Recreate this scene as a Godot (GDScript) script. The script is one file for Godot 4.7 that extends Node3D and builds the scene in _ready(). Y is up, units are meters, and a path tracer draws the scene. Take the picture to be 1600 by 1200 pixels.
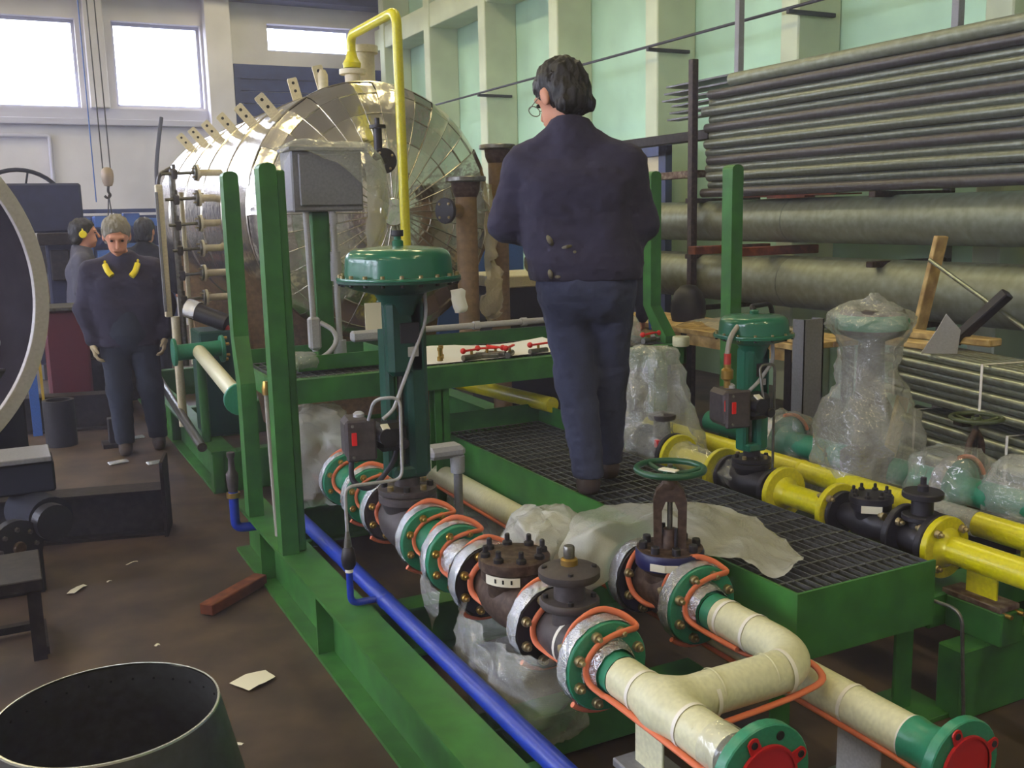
extends Node3D
# A workshop hall with a green steel pipe skid, a clad tank, pipe racks and workers.
# World: x to the right, y up, -z away along the skid. Metres. The camera stands on the floor.

var M := {}
var taken := {}
var rng := RandomNumberGenerator.new()
var noise := FastNoiseLite.new()


func _ready() -> void:
	rng.seed = 4711
	noise.seed = 11
	noise.frequency = 1.0
	setup_view()
	make_materials()
	build_hall()
	build_skid()
	build_tank()
	build_line_a()
	build_line_b()
	build_yellow_train()
	build_platform_things()
	build_rack()
	build_left_side()
	build_people()
	build_wraps()
	build_small_things()


func setup_view() -> void:
	var cam := Camera3D.new()
	cam.name = "camera"
	cam.fov = rad_to_deg(2.0 * atan(600.0 / 1550.0))
	cam.near = 0.05
	cam.far = 200.0
	cam.position = Vector3(0, 1.70, 0)
	cam.rotation_order = EULER_ORDER_YXZ
	cam.rotation_degrees = Vector3(-9.7, -27.0, -1.25)
	add_child(cam)
	cam.current = true
	var env := Environment.new()
	env.background_mode = Environment.BG_SKY
	var sky := Sky.new()
	var sm := ProceduralSkyMaterial.new()
	sm.sky_top_color = Color(0.88, 0.91, 1.0)
	sm.sky_horizon_color = Color(0.91, 0.93, 1.0)
	sm.ground_bottom_color = Color(0.45, 0.45, 0.45)
	sm.ground_horizon_color = Color(0.55, 0.56, 0.60)
	sm.sky_energy_multiplier = SKY_ENERGY
	sm.ground_energy_multiplier = SKY_ENERGY * 0.5
	sky.sky_material = sm
	env.sky = sky
	env.tonemap_mode = Environment.TONE_MAPPER_LINEAR
	env.tonemap_exposure = EXPOSURE
	env.fog_enabled = true
	env.fog_density = 0.009
	env.fog_light_color = Color(0.88, 0.88, 1.0)
	env.sdfgi_enabled = true
	env.ssao_enabled = true
	env.ssil_enabled = true
	var we := WorldEnvironment.new()
	we.name = "environment"
	we.environment = env
	add_child(we)


const SKY_ENERGY := 4.2
const EXPOSURE := 0.86
const LAMP_ENERGY := 6.4


# ---------------------------------------------------------------- mesh helper
class Mb:
	var v := PackedVector3Array()
	var n := PackedVector3Array()

	func tri(a: Vector3, b: Vector3, c: Vector3, na: Vector3, nb: Vector3, nc: Vector3) -> void:
		if (b - a).cross(c - a).dot(na + nb + nc) > 0.0:
			v.append(a); v.append(c); v.append(b)
			n.append(na); n.append(nc); n.append(nb)
		else:
			v.append(a); v.append(b); v.append(c)
			n.append(na); n.append(nb); n.append(nc)

	func quad(a: Vector3, b: Vector3, c: Vector3, d: Vector3, nn: Vector3) -> void:
		tri(a, b, c, nn, nn, nn)
		tri(a, c, d, nn, nn, nn)

	func quadn(a: Vector3, b: Vector3, c: Vector3, d: Vector3, na: Vector3, nb: Vector3, nc: Vector3, nd: Vector3) -> void:
		tri(a, b, c, na, nb, nc)
		tri(a, c, d, na, nc, nd)

	# box with chamfered edges
	func box(c: Vector3, s: Vector3, bev := 0.0, bs := Basis.IDENTITY) -> Mb:
		var h := s * 0.5
		bev = minf(bev, minf(h.x, minf(h.y, h.z)) * 0.9)
		var ax := [Vector3(1, 0, 0), Vector3(0, 1, 0), Vector3(0, 0, 1)]
		for i in 3:
			var j := (i + 1) % 3
			var k := (i + 2) % 3
			for sg in [-1.0, 1.0]:
				var o: Vector3 = ax[i] * h[i] * sg
				var a: Vector3 = ax[j] * (h[j] - bev)
				var b: Vector3 = ax[k] * (h[k] - bev)
				quad(c + bs * (o - a - b), c + bs * (o + a - b), c + bs * (o + a + b), c + bs * (o - a + b), bs * (ax[i] * sg))
			if bev > 0.0:
				for s1 in [-1.0, 1.0]:
					for s2 in [-1.0, 1.0]:
						var e: Vector3 = ax[k] * (h[k] - bev)
						var p: Vector3 = ax[i] * h[i] * s1 + ax[j] * (h[j] - bev) * s2
						var q: Vector3 = ax[i] * (h[i] - bev) * s1 + ax[j] * h[j] * s2
						quad(c + bs * (p - e), c + bs * (p + e), c + bs * (q + e), c + bs * (q - e), bs * ((ax[i] * s1 + ax[j] * s2).normalized()))
		if bev > 0.0:
			for x in [-1.0, 1.0]:
				for y in [-1.0, 1.0]:
					for z in [-1.0, 1.0]:
						var nn: Vector3 = bs * (Vector3(x, y, z).normalized())
						tri(c + bs * Vector3(x * h.x, y * (h.y - bev), z * (h.z - bev)), c + bs * Vector3(x * (h.x - bev), y * h.y, z * (h.z - bev)), c + bs * Vector3(x * (h.x - bev), y * (h.y - bev), z * h.z), nn, nn, nn)
		return self

	# box given by two corners
	func slab(a: Vector3, b: Vector3, bev := 0.0) -> Mb:
		return box((a + b) * 0.5, (b - a).abs(), bev)

	# bar from a to b with a rectangular section w (across) x h (along up)
	func bar(a: Vector3, b: Vector3, w: float, h: float, up := Vector3.UP, bev := 0.0) -> Mb:
		var d := (b - a).normalized()
		var s := d.cross(up).normalized()
		var u := s.cross(d).normalized()
		return box((a + b) * 0.5, Vector3(w, h, (b - a).length()), bev, Basis(s, u, -d))

	# profile: Array of Vector2(radius, height) turned round the y axis of t
	func lathe(profile: Array, t: Transform3D, seg := 24, soft := 0.75) -> Mb:
		var m := profile.size()
		var sn := []
		for i in m - 1:
			var d: Vector2 = profile[i + 1] - profile[i]
			sn.append(Vector2(d.y, -d.x).normalized())
		for i in m - 1:
			var n0: Vector2 = sn[i]
			var n1: Vector2 = sn[i]
			if i > 0 and sn[i - 1].dot(sn[i]) > soft:
				n0 = (sn[i - 1] + sn[i]).normalized()
			if i < m - 2 and sn[i + 1].dot(sn[i]) > soft:
				n1 = (sn[i + 1] + sn[i]).normalized()
			var p0: Vector2 = profile[i]
			var p1: Vector2 = profile[i + 1]
			for k in seg:
				var a0 := TAU * k / seg
				var a1 := TAU * (k + 1) / seg
				var d0 := Vector3(cos(a0), 0, sin(a0))
				var d1 := Vector3(cos(a1), 0, sin(a1))
				var A := t * (d0 * p0.x + Vector3(0, p0.y, 0))
				var B := t * (d1 * p0.x + Vector3(0, p0.y, 0))
				var C := t * (d1 * p1.x + Vector3(0, p1.y, 0))
				var D := t * (d0 * p1.x + Vector3(0, p1.y, 0))
				var NA := t.basis * (d0 * n0.x + Vector3(0, n0.y, 0))
				var NB := t.basis * (d1 * n0.x + Vector3(0, n0.y, 0))
				var NC := t.basis * (d1 * n1.x + Vector3(0, n1.y, 0))
				var ND := t.basis * (d0 * n1.x + Vector3(0, n1.y, 0))
				if p0.x < 1e-5:
					tri(A, C, D, NA, NC, ND)
				elif p1.x < 1e-5:
					tri(A, B, C, NA, NB, NC)
				else:
					quadn(A, B, C, D, NA, NB, NC, ND)
		return self

	func disc(p: Vector3, d: Vector3, r: float, h: float, seg := 24, bev := 0.004) -> Mb:
		return lathe([Vector2(0, -h / 2), Vector2(r - bev, -h / 2), Vector2(r, -h / 2 + bev), Vector2(r, h / 2 - bev), Vector2(r - bev, h / 2), Vector2(0, h / 2)], Mb.along(p, d), seg)

	# flat ring with a hole
	func ring(p: Vector3, d: Vector3, r0: float, r1: float, h: float, seg := 32) -> Mb:
		return lathe([Vector2(r0, -h / 2), Vector2(r1, -h / 2), Vector2(r1, h / 2), Vector2(r0, h / 2), Vector2(r0, -h / 2)], Mb.along(p, d), seg)

	func ball(c: Vector3, r: Vector3, seg := 16, bs := Basis.IDENTITY) -> Mb:
		var pr := []
		var rows := maxi(6, seg / 2)
		for i in rows + 1:
			var a := PI * i / rows - PI / 2
			pr.append(Vector2(cos(a), sin(a)))
		pr[0].x = 0.0
		pr[rows].x = 0.0
		return lathe(pr, Transform3D(bs * Basis.from_scale(r), c), seg)

	func tube(pts: Array, r: float, seg := 12, caps := true, flat := 1.0) -> Mb:
		var m := pts.size()
		var d := (pts[1] - pts[0] as Vector3).normalized()
		var u := d.cross(Vector3.UP)
		if u.length() < 0.05:
			u = d.cross(Vector3(1, 0, 0))
		u = u.normalized()
		var rings := []
		var norms := []
		for i in m:
			var t: Vector3
			if i == 0:
				t = (pts[1] - pts[0] as Vector3).normalized()
			elif i == m - 1:
				t = (pts[m - 1] - pts[m - 2] as Vector3).normalized()
			else:
				t = ((pts[i] - pts[i - 1] as Vector3).normalized() + (pts[i + 1] - pts[i] as Vector3).normalized())
				t = t.normalized() if t.length() > 1e-4 else d
			u = (u - t * u.dot(t)).normalized()
			var w := t.cross(u)
			var rg := PackedVector3Array()
			var nr := PackedVector3Array()
			for k in seg:
				var a := TAU * k / seg
				var q := u * cos(a) + w * sin(a) * flat
				rg.append((pts[i] as Vector3) + q * r)
				nr.append((u * cos(a) * flat + w * sin(a)).normalized())
			rings.append(rg)
			norms.append(nr)
		for i in m - 1:
			for k in seg:
				var l := (k + 1) % seg
				quadn(rings[i][k], rings[i][l], rings[i + 1][l], rings[i + 1][k], norms[i][k], norms[i][l], norms[i + 1][l], norms[i + 1][k])
		if caps:
			var t0 := -(pts[1] - pts[0] as Vector3).normalized()
			var t1 := (pts[m - 1] - pts[m - 2] as Vector3).normalized()
			for k in seg:
				var l := (k + 1) % seg
				tri(pts[0], rings[0][k], rings[0][l], t0, t0, t0)
				tri(pts[m - 1], rings[m - 1][k], rings[m - 1][l], t1, t1, t1)
		return self

	# polygon in the x-y plane of t, from z = 0 to z = depth
	func prism(poly: Array, t: Transform3D, depth: float) -> Mb:
		var pk := PackedVector2Array(poly)
		var ids := Geometry2D.triangulate_polygon(pk)
		var nz := t.basis.z.normalized()
		var i := 0
		while i < ids.size():
			var a := Vector3(pk[ids[i]].x, pk[ids[i]].y, 0)
			var b := Vector3(pk[ids[i + 1]].x, pk[ids[i + 1]].y, 0)
			var c := Vector3(pk[ids[i + 2]].x, pk[ids[i + 2]].y, 0)
			var o := Vector3(0, 0, depth)
			tri(t * a, t * b, t * c, -nz, -nz, -nz)
			tri(t * (a + o), t * (b + o), t * (c + o), nz, nz, nz)
			i += 3
		var sgn := -1.0 if Geometry2D.is_polygon_clockwise(pk) else 1.0
		for k in pk.size():
			var p := pk[k]
			var q := pk[(k + 1) % pk.size()]
			var e := q - p
			var nn := t.basis * Vector3(e.y, -e.x, 0).normalized() * sgn
			quad(t * Vector3(p.x, p.y, 0), t * Vector3(q.x, q.y, 0), t * Vector3(q.x, q.y, depth), t * Vector3(p.x, p.y, depth), nn)
		return self

	# smooth sheet through a grid of points (rows of equal length)
	func grid(rows: Array) -> Mb:
		var h := rows.size()
		var w: int = rows[0].size()
		var nn := []
		for i in h:
			var line := PackedVector3Array()
			for j in w:
				var du: Vector3 = rows[i][mini(j + 1, w - 1)] - rows[i][maxi(j - 1, 0)]
				var dv: Vector3 = rows[mini(i + 1, h - 1)][j] - rows[maxi(i - 1, 0)][j]
				var q := du.cross(dv)
				line.append(q.normalized() if q.length() > 1e-9 else Vector3.UP)
			nn.append(line)
		for i in h - 1:
			for j in w - 1:
				quadn(rows[i][j], rows[i][j + 1], rows[i + 1][j + 1], rows[i + 1][j], nn[i][j], nn[i][j + 1], nn[i + 1][j + 1], nn[i + 1][j])
		return self

	static func along(p: Vector3, d: Vector3) -> Transform3D:
		d = d.normalized()
		var x := d.cross(Vector3(0, 0, 1))
		if x.length() < 0.1:
			x = d.cross(Vector3(1, 0, 0))
		x = x.normalized()
		return Transform3D(Basis(x, d, x.cross(d)), p)

	func mesh(shift := Vector3.ZERO) -> ArrayMesh:
		var a := []
		a.resize(Mesh.ARRAY_MAX)
		var w := v
		if shift != Vector3.ZERO:
			w = PackedVector3Array()
			w.resize(v.size())
			for i in v.size():
				w[i] = v[i] - shift
		a[Mesh.ARRAY_VERTEX] = w
		a[Mesh.ARRAY_NORMAL] = n
		var m := ArrayMesh.new()
		m.add_surface_from_arrays(Mesh.PRIMITIVE_TRIANGLES, a)
		return m


# ---------------------------------------------------------------- scene helpers
func numbered(called: String) -> String:
	if not taken.has(called):
		taken[called] = 0
		return called
	taken[called] += 1
	return "%s_%03d" % [called, taken[called]]


func thing(called: String, label: String, category: String, at: Vector3, group := "") -> Node3D:
	var o := Node3D.new()
	o.name = numbered(called)
	o.position = at
	o.set_meta("label", label)
	o.set_meta("category", category)
	if group != "":
		o.set_meta("group", group)
	add_child(o)
	return o


func top_of(n: Node3D) -> Node3D:
	while n.get_parent() != self:
		n = n.get_parent()
	return n


# commits world-space geometry as one part of a thing
func part(mb: Mb, called: String, m: Material, parent: Node3D, label := "") -> MeshInstance3D:
	var o := MeshInstance3D.new()
	o.name = called
	o.mesh = mb.mesh(top_of(parent).position)
	o.material_override = m
	if label != "":
		o.set_meta("label", label)
	parent.add_child(o, true)
	return o


# a shared mesh as a part, placed in world space
func inst(mesh: Mesh, called: String, m: Material, parent: Node3D, t: Transform3D) -> MeshInstance3D:
	var o := MeshInstance3D.new()
	o.name = called
	o.mesh = mesh
	o.material_override = m
	o.transform = Transform3D(t.basis, t.origin - top_of(parent).position)
	parent.add_child(o, true)
	return o


# a thing that is one mesh, with its origin at its base
func solo(mb: Mb, called: String, m: Material, label: String, category: String, group := "") -> MeshInstance3D:
	var lo := Vector3(1e9, 1e9, 1e9)
	var hi := -lo
	for p in mb.v:
		lo = lo.min(p)
		hi = hi.max(p)
	var at := Vector3((lo.x + hi.x) / 2, lo.y, (lo.z + hi.z) / 2)
	var o := MeshInstance3D.new()
	o.name = numbered(called)
	o.mesh = mb.mesh(at)
	o.material_override = m
	o.position = at
	o.set_meta("label", label)
	o.set_meta("category", category)
	if group != "":
		o.set_meta("group", group)
	add_child(o)
	return o


func structure(mb: Mb, called: String, m: Material, parent: Node3D = null) -> MeshInstance3D:
	var o := MeshInstance3D.new()
	o.mesh = mb.mesh()
	o.material_override = m
	if parent == null:
		o.name = numbered(called)
		o.set_meta("kind", "structure")
		add_child(o)
	else:
		o.name = called
		parent.add_child(o, true)
	return o


func pv(a: Array) -> Array:
	var o := []
	var i := 0
	while i < a.size():
		o.append(Vector2(a[i], a[i + 1]))
		i += 2
	return o


# round the corners of a polyline
func fillet(pts: Array, r: float, steps := 5) -> Array:
	var o := [pts[0]]
	for i in range(1, pts.size() - 1):
		var p: Vector3 = pts[i]
		var a: Vector3 = pts[i - 1] - p
		var b: Vector3 = pts[i + 1] - p
		var rr := minf(r, minf(a.length(), b.length()) * 0.48)
		var p0 := p + a.normalized() * rr
		var p1 := p + b.normalized() * rr
		for k in steps + 1:
			var t := float(k) / steps
			o.append(p0.lerp(p, t).lerp(p.lerp(p1, t), t))
	o.append(pts[pts.size() - 1])
	return o


# Catmull-Rom curve through points
func curve(pts: Array, steps := 6) -> Array:
	var o := []
	var m := pts.size()
	for i in m - 1:
		var p0: Vector3 = pts[maxi(i - 1, 0)]
		var p1: Vector3 = pts[i]
		var p2: Vector3 = pts[i + 1]
		var p3: Vector3 = pts[mini(i + 2, m - 1)]
		for k in steps:
			o.append(p1.cubic_interpolate(p2, p0, p3, float(k) / steps))
	o.append(pts[m - 1])
	return o


# control grid -> smooth grid with folds
func cloth(ctrl: Array, steps: int, amp: float, freq: float, sd: float) -> Array:
	var rows := []
	for r in ctrl:
		rows.append(curve(r, steps))
	var w: int = rows[0].size()
	var out := []
	for i in rows.size():
		out.append([])
	var cols := []
	for j in w:
		var c := []
		for i in rows.size():
			c.append(rows[i][j])
		cols.append(curve(c, steps))
	var h: int = cols[0].size()
	out = []
	for i in h:
		var line := []
		for j in w:
			var p: Vector3 = cols[j][i]
			var q := p * freq + Vector3(sd, sd * 2.0, -sd)
			line.append(p + Vector3(noise.get_noise_3dv(q), noise.get_noise_3dv(q + Vector3(31, 7, 3)), noise.get_noise_3dv(q + Vector3(3, 57, 13))) * amp)
		out.append(line)
	return out


# ---------------------------------------------------------------- materials
func grey_image(nz: FastNoiseLite, size: int, lo: float, hi: float, contrast := 1.0) -> ImageTexture:
	var im := nz.get_seamless_image(size, size, false, false, 0.25, true)
	im.convert(Image.FORMAT_RGB8)
	var d := im.get_data()
	for i in d.size():
		var x := clampf((d[i] / 255.0 - 0.5) * contrast + 0.5, 0.0, 1.0)
		d[i] = int(255.0 * lerpf(lo, hi, x))
	return ImageTexture.create_from_image(Image.create_from_data(size, size, false, Image.FORMAT_RGB8, d))


func tinted_image(nz: FastNoiseLite, size: int, a: Color, b: Color, contrast := 1.0) -> ImageTexture:
	var im := nz.get_seamless_image(size, size, false, false, 0.25, true)
	im.convert(Image.FORMAT_RGB8)
	var d := im.get_data()
	for i in size * size:
		var x := clampf((d[i * 3] / 255.0 - 0.5) * contrast + 0.5, 0.0, 1.0)
		var c := a.lerp(b, x)
		d[i * 3] = int(c.r * 255.0)
		d[i * 3 + 1] = int(c.g * 255.0)
		d[i * 3 + 2] = int(c.b * 255.0)
	return ImageTexture.create_from_image(Image.create_from_data(size, size, false, Image.FORMAT_RGB8, d))


func fbm(sd: int, freq: float, oct: int) -> FastNoiseLite:
	var f := FastNoiseLite.new()
	f.seed = sd
	f.noise_type = FastNoiseLite.TYPE_SIMPLEX_SMOOTH
	f.fractal_type = FastNoiseLite.FRACTAL_FBM
	f.fractal_octaves = oct
	f.frequency = freq
	return f


func mat(c: Color, rough: float, metal := 0.0, tex: Texture2D = null, scale := 1.0, world := true) -> StandardMaterial3D:
	var m := StandardMaterial3D.new()
	m.albedo_color = c
	m.roughness = rough
	m.metallic = metal
	if tex != null:
		m.albedo_texture = tex
		m.uv1_triplanar = true
		m.uv1_world_triplanar = world
		m.uv1_scale = Vector3.ONE * scale
	return m


func film(c: Color, alpha: float, rough: float, nt: Texture2D, scale: float, strength: float) -> StandardMaterial3D:
	var m := StandardMaterial3D.new()
	m.albedo_color = Color(c.r, c.g, c.b, alpha)
	m.transparency = BaseMaterial3D.TRANSPARENCY_ALPHA
	m.roughness = rough
	m.cull_mode = BaseMaterial3D.CULL_DISABLED
	m.metallic_specular = 0.7
	if nt != null:
		m.normal_enabled = true
		m.normal_texture = nt
		m.normal_scale = strength
		m.uv1_triplanar = true
		m.uv1_world_triplanar = true
		m.uv1_scale = Vector3.ONE * scale
	return m


func normal_of(nz: FastNoiseLite, size: int, strength: float) -> ImageTexture:
	var im := nz.get_seamless_image(size, size, false, false, 0.25, true)
	im.convert(Image.FORMAT_RGB8)
	im.bump_map_to_normal_map(strength)
	return ImageTexture.create_from_image(im)


func make_materials() -> void:
	var grime := grey_image(fbm(3, 0.012, 5), 512, 0.80, 1.0, 1.3)
	var fine := grey_image(fbm(5, 0.05, 4), 512, 0.90, 1.0, 1.2)
	var wallstain := grey_image(fbm(4, 0.006, 5), 512, 0.90, 1.0, 1.3)
	var rust := tinted_image(fbm(8, 0.02, 5), 512, Color(0.34, 0.24, 0.18), Color(0.55, 0.50, 0.44), 2.0)
	var steel := tinted_image(fbm(9, 0.02, 5), 512, Color(0.70, 0.68, 0.62), Color(0.86, 0.86, 0.84), 1.3)
	var wood := tinted_image(fbm(13, 0.02, 4), 256, Color(0.62, 0.50, 0.30), Color(0.86, 0.75, 0.50), 1.6)
	var floor_t := tinted_image(fbm(21, 0.008, 6), 1024, Color(0.66, 0.60, 0.54), Color(1.0, 0.95, 0.88), 1.6)
	var crinkle := normal_of(fbm(30, 0.06, 3), 256, 10.0)
	var soft := normal_of(fbm(31, 0.02, 3), 256, 8.0)
	var cell := FastNoiseLite.new()
	cell.noise_type = FastNoiseLite.TYPE_CELLULAR
	cell.frequency = 0.09
	cell.cellular_jitter = 0.25
	var bubbles := normal_of(cell, 256, 9.0)
	M.green = mat(Color(0.23, 0.48, 0.19), 0.45, 0.0, grime, 0.9)
	M.teal = mat(Color(0.19, 0.55, 0.42), 0.35, 0.0, fine, 3.0)
	M.valve_green = mat(Color(0.04, 0.40, 0.29), 0.16)
	M.valve_green.clearcoat_enabled = true
	M.valve_green.clearcoat = 0.6
	M.yoke = mat(Color(0.06, 0.27, 0.21), 0.4, 0.0, fine, 3.0)
	M.cream = mat(Color(0.88, 0.87, 0.73), 0.42, 0.0, fine, 2.0)
	M.yellow = mat(Color(0.86, 0.82, 0.04), 0.32, 0.0, fine, 2.0)
	M.blue = mat(Color(0.10, 0.22, 0.68), 0.35, 0.0, fine, 2.0)
	M.orange = mat(Color(0.86, 0.46, 0.31), 0.55)
	M.red = mat(Color(0.72, 0.07, 0.06), 0.45)
	M.redplastic = mat(Color(0.85, 0.12, 0.10), 0.35)
	M.foil = mat(Color(0.80, 0.80, 0.80), 0.12, 1.0)
	M.foil.normal_enabled = true
	M.foil.normal_texture = crinkle
	M.foil.normal_scale = 2.0
	M.foil.uv1_triplanar = true
	M.foil.uv1_scale = Vector3.ONE * 13.0
	M.tie = mat(Color(0.90, 0.88, 0.84), 0.5)
	M.cast = mat(Color(0.33, 0.30, 0.30), 0.55, 0.25, grime, 4.0)
	M.castbrown = mat(Color(0.66, 0.61, 0.57), 0.6, 0.2, rust, 3.0)
	M.dark = mat(Color(0.16, 0.15, 0.17), 0.45, 0.2, fine, 4.0)
	M.black = mat(Color(0.06, 0.06, 0.07), 0.5)
	M.brass = mat(Color(0.72, 0.58, 0.30), 0.32, 0.85)
	M.bolt = mat(Color(0.62, 0.56, 0.42), 0.38, 0.75)
	M.steel = mat(Color(0.62, 0.62, 0.62), 0.35, 0.85, steel, 3.0)
	M.tubesteel = mat(Color(0.56, 0.59, 0.56), 0.36, 0.55, steel, 2.0)
	M.bigsteel = mat(Color(0.63, 0.66, 0.60), 0.45, 0.35, steel, 1.2)
	M.darksteel = mat(Color(0.42, 0.41, 0.43), 0.42, 0.5, steel, 2.0)
	M.galv = mat(Color(0.72, 0.75, 0.72), 0.28, 0.75, steel, 2.0)
	M.cladding = mat(Color(0.93, 0.91, 0.88), 0.20, 1.0)
	M.cladding.normal_enabled = true
	M.cladding.normal_texture = soft
	M.cladding.normal_scale = 0.2
	M.cladding.uv1_triplanar = true
	M.cladding.uv1_scale = Vector3.ONE * 2.0
	M.seam = mat(Color(0.78, 0.76, 0.70), 0.25, 1.0)
	M.offwhite = mat(Color(0.84, 0.80, 0.68), 0.5, 0.0, fine, 2.0)
	M.greypaint = mat(Color(0.52, 0.52, 0.55), 0.45, 0.0, fine, 2.0)
	M.greylight = mat(Color(0.68, 0.68, 0.70), 0.5, 0.0, fine, 3.0)
	M.brownprimer = mat(Color(0.56, 0.45, 0.30), 0.6, 0.0, grime, 3.0)
	M.wood = mat(Color(1, 1, 1), 0.7, 0.0, wood, 1.5)
	M.redwood = mat(Color(0.60, 0.36, 0.26), 0.75, 0.0, wood, 2.0)
	M.rust = mat(Color(1, 1, 1), 0.7, 0.3, rust, 1.5)
	M.darkrust = mat(Color(0.32, 0.30, 0.30), 0.65, 0.3, rust, 1.5)
	M.rackpaint = mat(Color(0.50, 0.46, 0.43), 0.6, 0.2, rust, 2.0)
	M.floor = mat(Color(0.33, 0.275, 0.22), 0.6, 0.0, floor_t, 0.28)
	M.wall_back = mat(Color(0.84, 0.83, 0.86), 0.8, 0.0, wallstain, 0.25)
	M.wall_right = mat(Color(0.72, 0.87, 0.77), 0.75, 0.0, wallstain, 0.3)
	M.column = mat(Color(0.82, 0.86, 0.75), 0.75, 0.0, wallstain, 0.4)
	M.ceiling = mat(Color(0.86, 0.84, 0.80), 0.8)
	M.bluepaint = mat(Color(0.17, 0.23, 0.44), 0.5, 0.0, grime, 0.8)
	M.bluelight = mat(Color(0.25, 0.42, 0.75), 0.5, 0.0, fine, 2.0)
	M.window_frame = mat(Color(0.72, 0.72, 0.80), 0.5)
	M.glass = mat(Color(0.95, 0.97, 1.0, 0.08), 0.03)
	M.glass.transparency = BaseMaterial3D.TRANSPARENCY_ALPHA
	M.rimwhite = mat(Color(0.80, 0.78, 0.78), 0.55, 0.0, fine, 1.5)
	M.shell = mat(Color(0.20, 0.18, 0.20), 0.6, 0.2, grime, 0.8)
	M.shell.roughness = 0.95
	M.shell.metallic = 0.0
	M.shell.metallic_specular = 0.15
	M.conesteel = mat(Color(0.42, 0.42, 0.42), 0.4, 0.6, steel, 2.0)
	M.polishedge = mat(Color(0.86, 0.86, 0.78), 0.25, 0.8)
	M.paper = mat(Color(0.93, 0.93, 0.93), 0.8)
	M.bubble = film(Color(0.90, 0.90, 0.86), 0.48, 0.15, bubbles, 10.0, 1.0)
	M.navysteel = mat(Color(0.14, 0.16, 0.30), 0.55, 0.0, grime, 1.0)
	M.bubbleclear = film(Color(0.86, 0.87, 0.84), 0.28, 0.12, bubbles, 10.0, 1.0)
	M.film = film(Color(0.86, 0.87, 0.84), 0.20, 0.14, soft, 3.0, 0.7)
	M.filmthick = film(Color(0.82, 0.83, 0.80), 0.36, 0.12, crinkle, 3.0, 0.6)
	M.filmtan = film(Color(0.80, 0.74, 0.62), 0.62, 0.4, crinkle, 3.0, 0.6)
	M.jacket = mat(Color(0.165, 0.15, 0.235), 0.9)
	M.jacket.rim_enabled = true
	M.jacket.rim = 0.15
	M.jeans = mat(Color(0.215, 0.235, 0.34), 0.9, 0.0, fine, 5.0, false)
	M.jeansdark = mat(Color(0.15, 0.18, 0.25), 0.9, 0.0, fine, 5.0, false)
	M.worksuit = mat(Color(0.30, 0.30, 0.36), 0.9)
	M.navy = mat(Color(0.10, 0.11, 0.17), 0.9)
	M.skin = mat(Color(0.80, 0.56, 0.44), 0.6)
	M.hair = mat(Color(0.07, 0.06, 0.06), 0.55)
	M.greyhair = mat(Color(0.50, 0.48, 0.44), 0.85)
	M.boot = mat(Color(0.22, 0.17, 0.14), 0.7)
	M.glove = mat(Color(0.70, 0.64, 0.52), 0.9)
	M.earyellow = mat(Color(0.90, 0.82, 0.10), 0.4)
	M.lens = mat(Color(0.9, 0.95, 0.95, 0.15), 0.03)
	M.lens.transparency = BaseMaterial3D.TRANSPARENCY_ALPHA
	M.hook = mat(Color(0.62, 0.55, 0.48), 0.5, 0.2, fine, 4.0)
	M.lampglow = mat(Color(1, 1, 1), 0.5)
	M.lampglow.emission_enabled = true
	M.lampglow.emission = Color(1.0, 0.94, 0.72)
	M.lampglow.emission_energy_multiplier = 3.0
	M.rubber = mat(Color(0.10, 0.09, 0.09), 0.8)
	M.cable = mat(Color(0.22, 0.22, 0.26), 0.7)
	M.tag = mat(Color(0.88, 0.86, 0.78), 0.7)
	M.ink = mat(Color(0.05, 0.05, 0.05), 0.8)
	M.grating = mat(Color(0.55, 0.56, 0.58), 0.4, 0.7, steel, 4.0)
	M.hosered = mat(Color(0.70, 0.20, 0.16), 0.5)
	M.hose = mat(Color(0.62, 0.60, 0.56), 0.5)
	M.redcabinet = mat(Color(0.36, 0.10, 0.14), 0.5)
	M.tape_yellow = mat(Color(0.78, 0.66, 0.18), 0.5)


# ---------------------------------------------------------------- the hall
# wall slab in the plane of two axes (a along, y up) with rectangular holes [a0, y0, a1, y1]
func holed(a0: float, a1: float, y0: float, y1: float, holes: Array, along_x: bool, p0: float, p1: float) -> Mb:
	var xs := [a0, a1]
	var ys := [y0, y1]
	for h in holes:
		xs.append_array([h[0], h[2]])
		ys.append_array([h[1], h[3]])
	xs.sort()
	ys.sort()
	var mb := Mb.new()
	for i in xs.size() - 1:
		for j in ys.size() - 1:
			if xs[i + 1] - xs[i] < 1e-4 or ys[j + 1] - ys[j] < 1e-4:
				continue
			var cx: float = (xs[i] + xs[i + 1]) / 2
			var cy: float = (ys[j] + ys[j + 1]) / 2
			var open := false
			for h in holes:
				if cx > h[0] and cx < h[2] and cy > h[1] and cy < h[3]:
					open = true
			if open:
				continue
			if along_x:
				mb.slab(Vector3(xs[i], ys[j], p0), Vector3(xs[i + 1], ys[j + 1], p1))
			else:
				mb.slab(Vector3(p0, ys[j], xs[i]), Vector3(p1, ys[j + 1], xs[i + 1]))
	return mb


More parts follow.
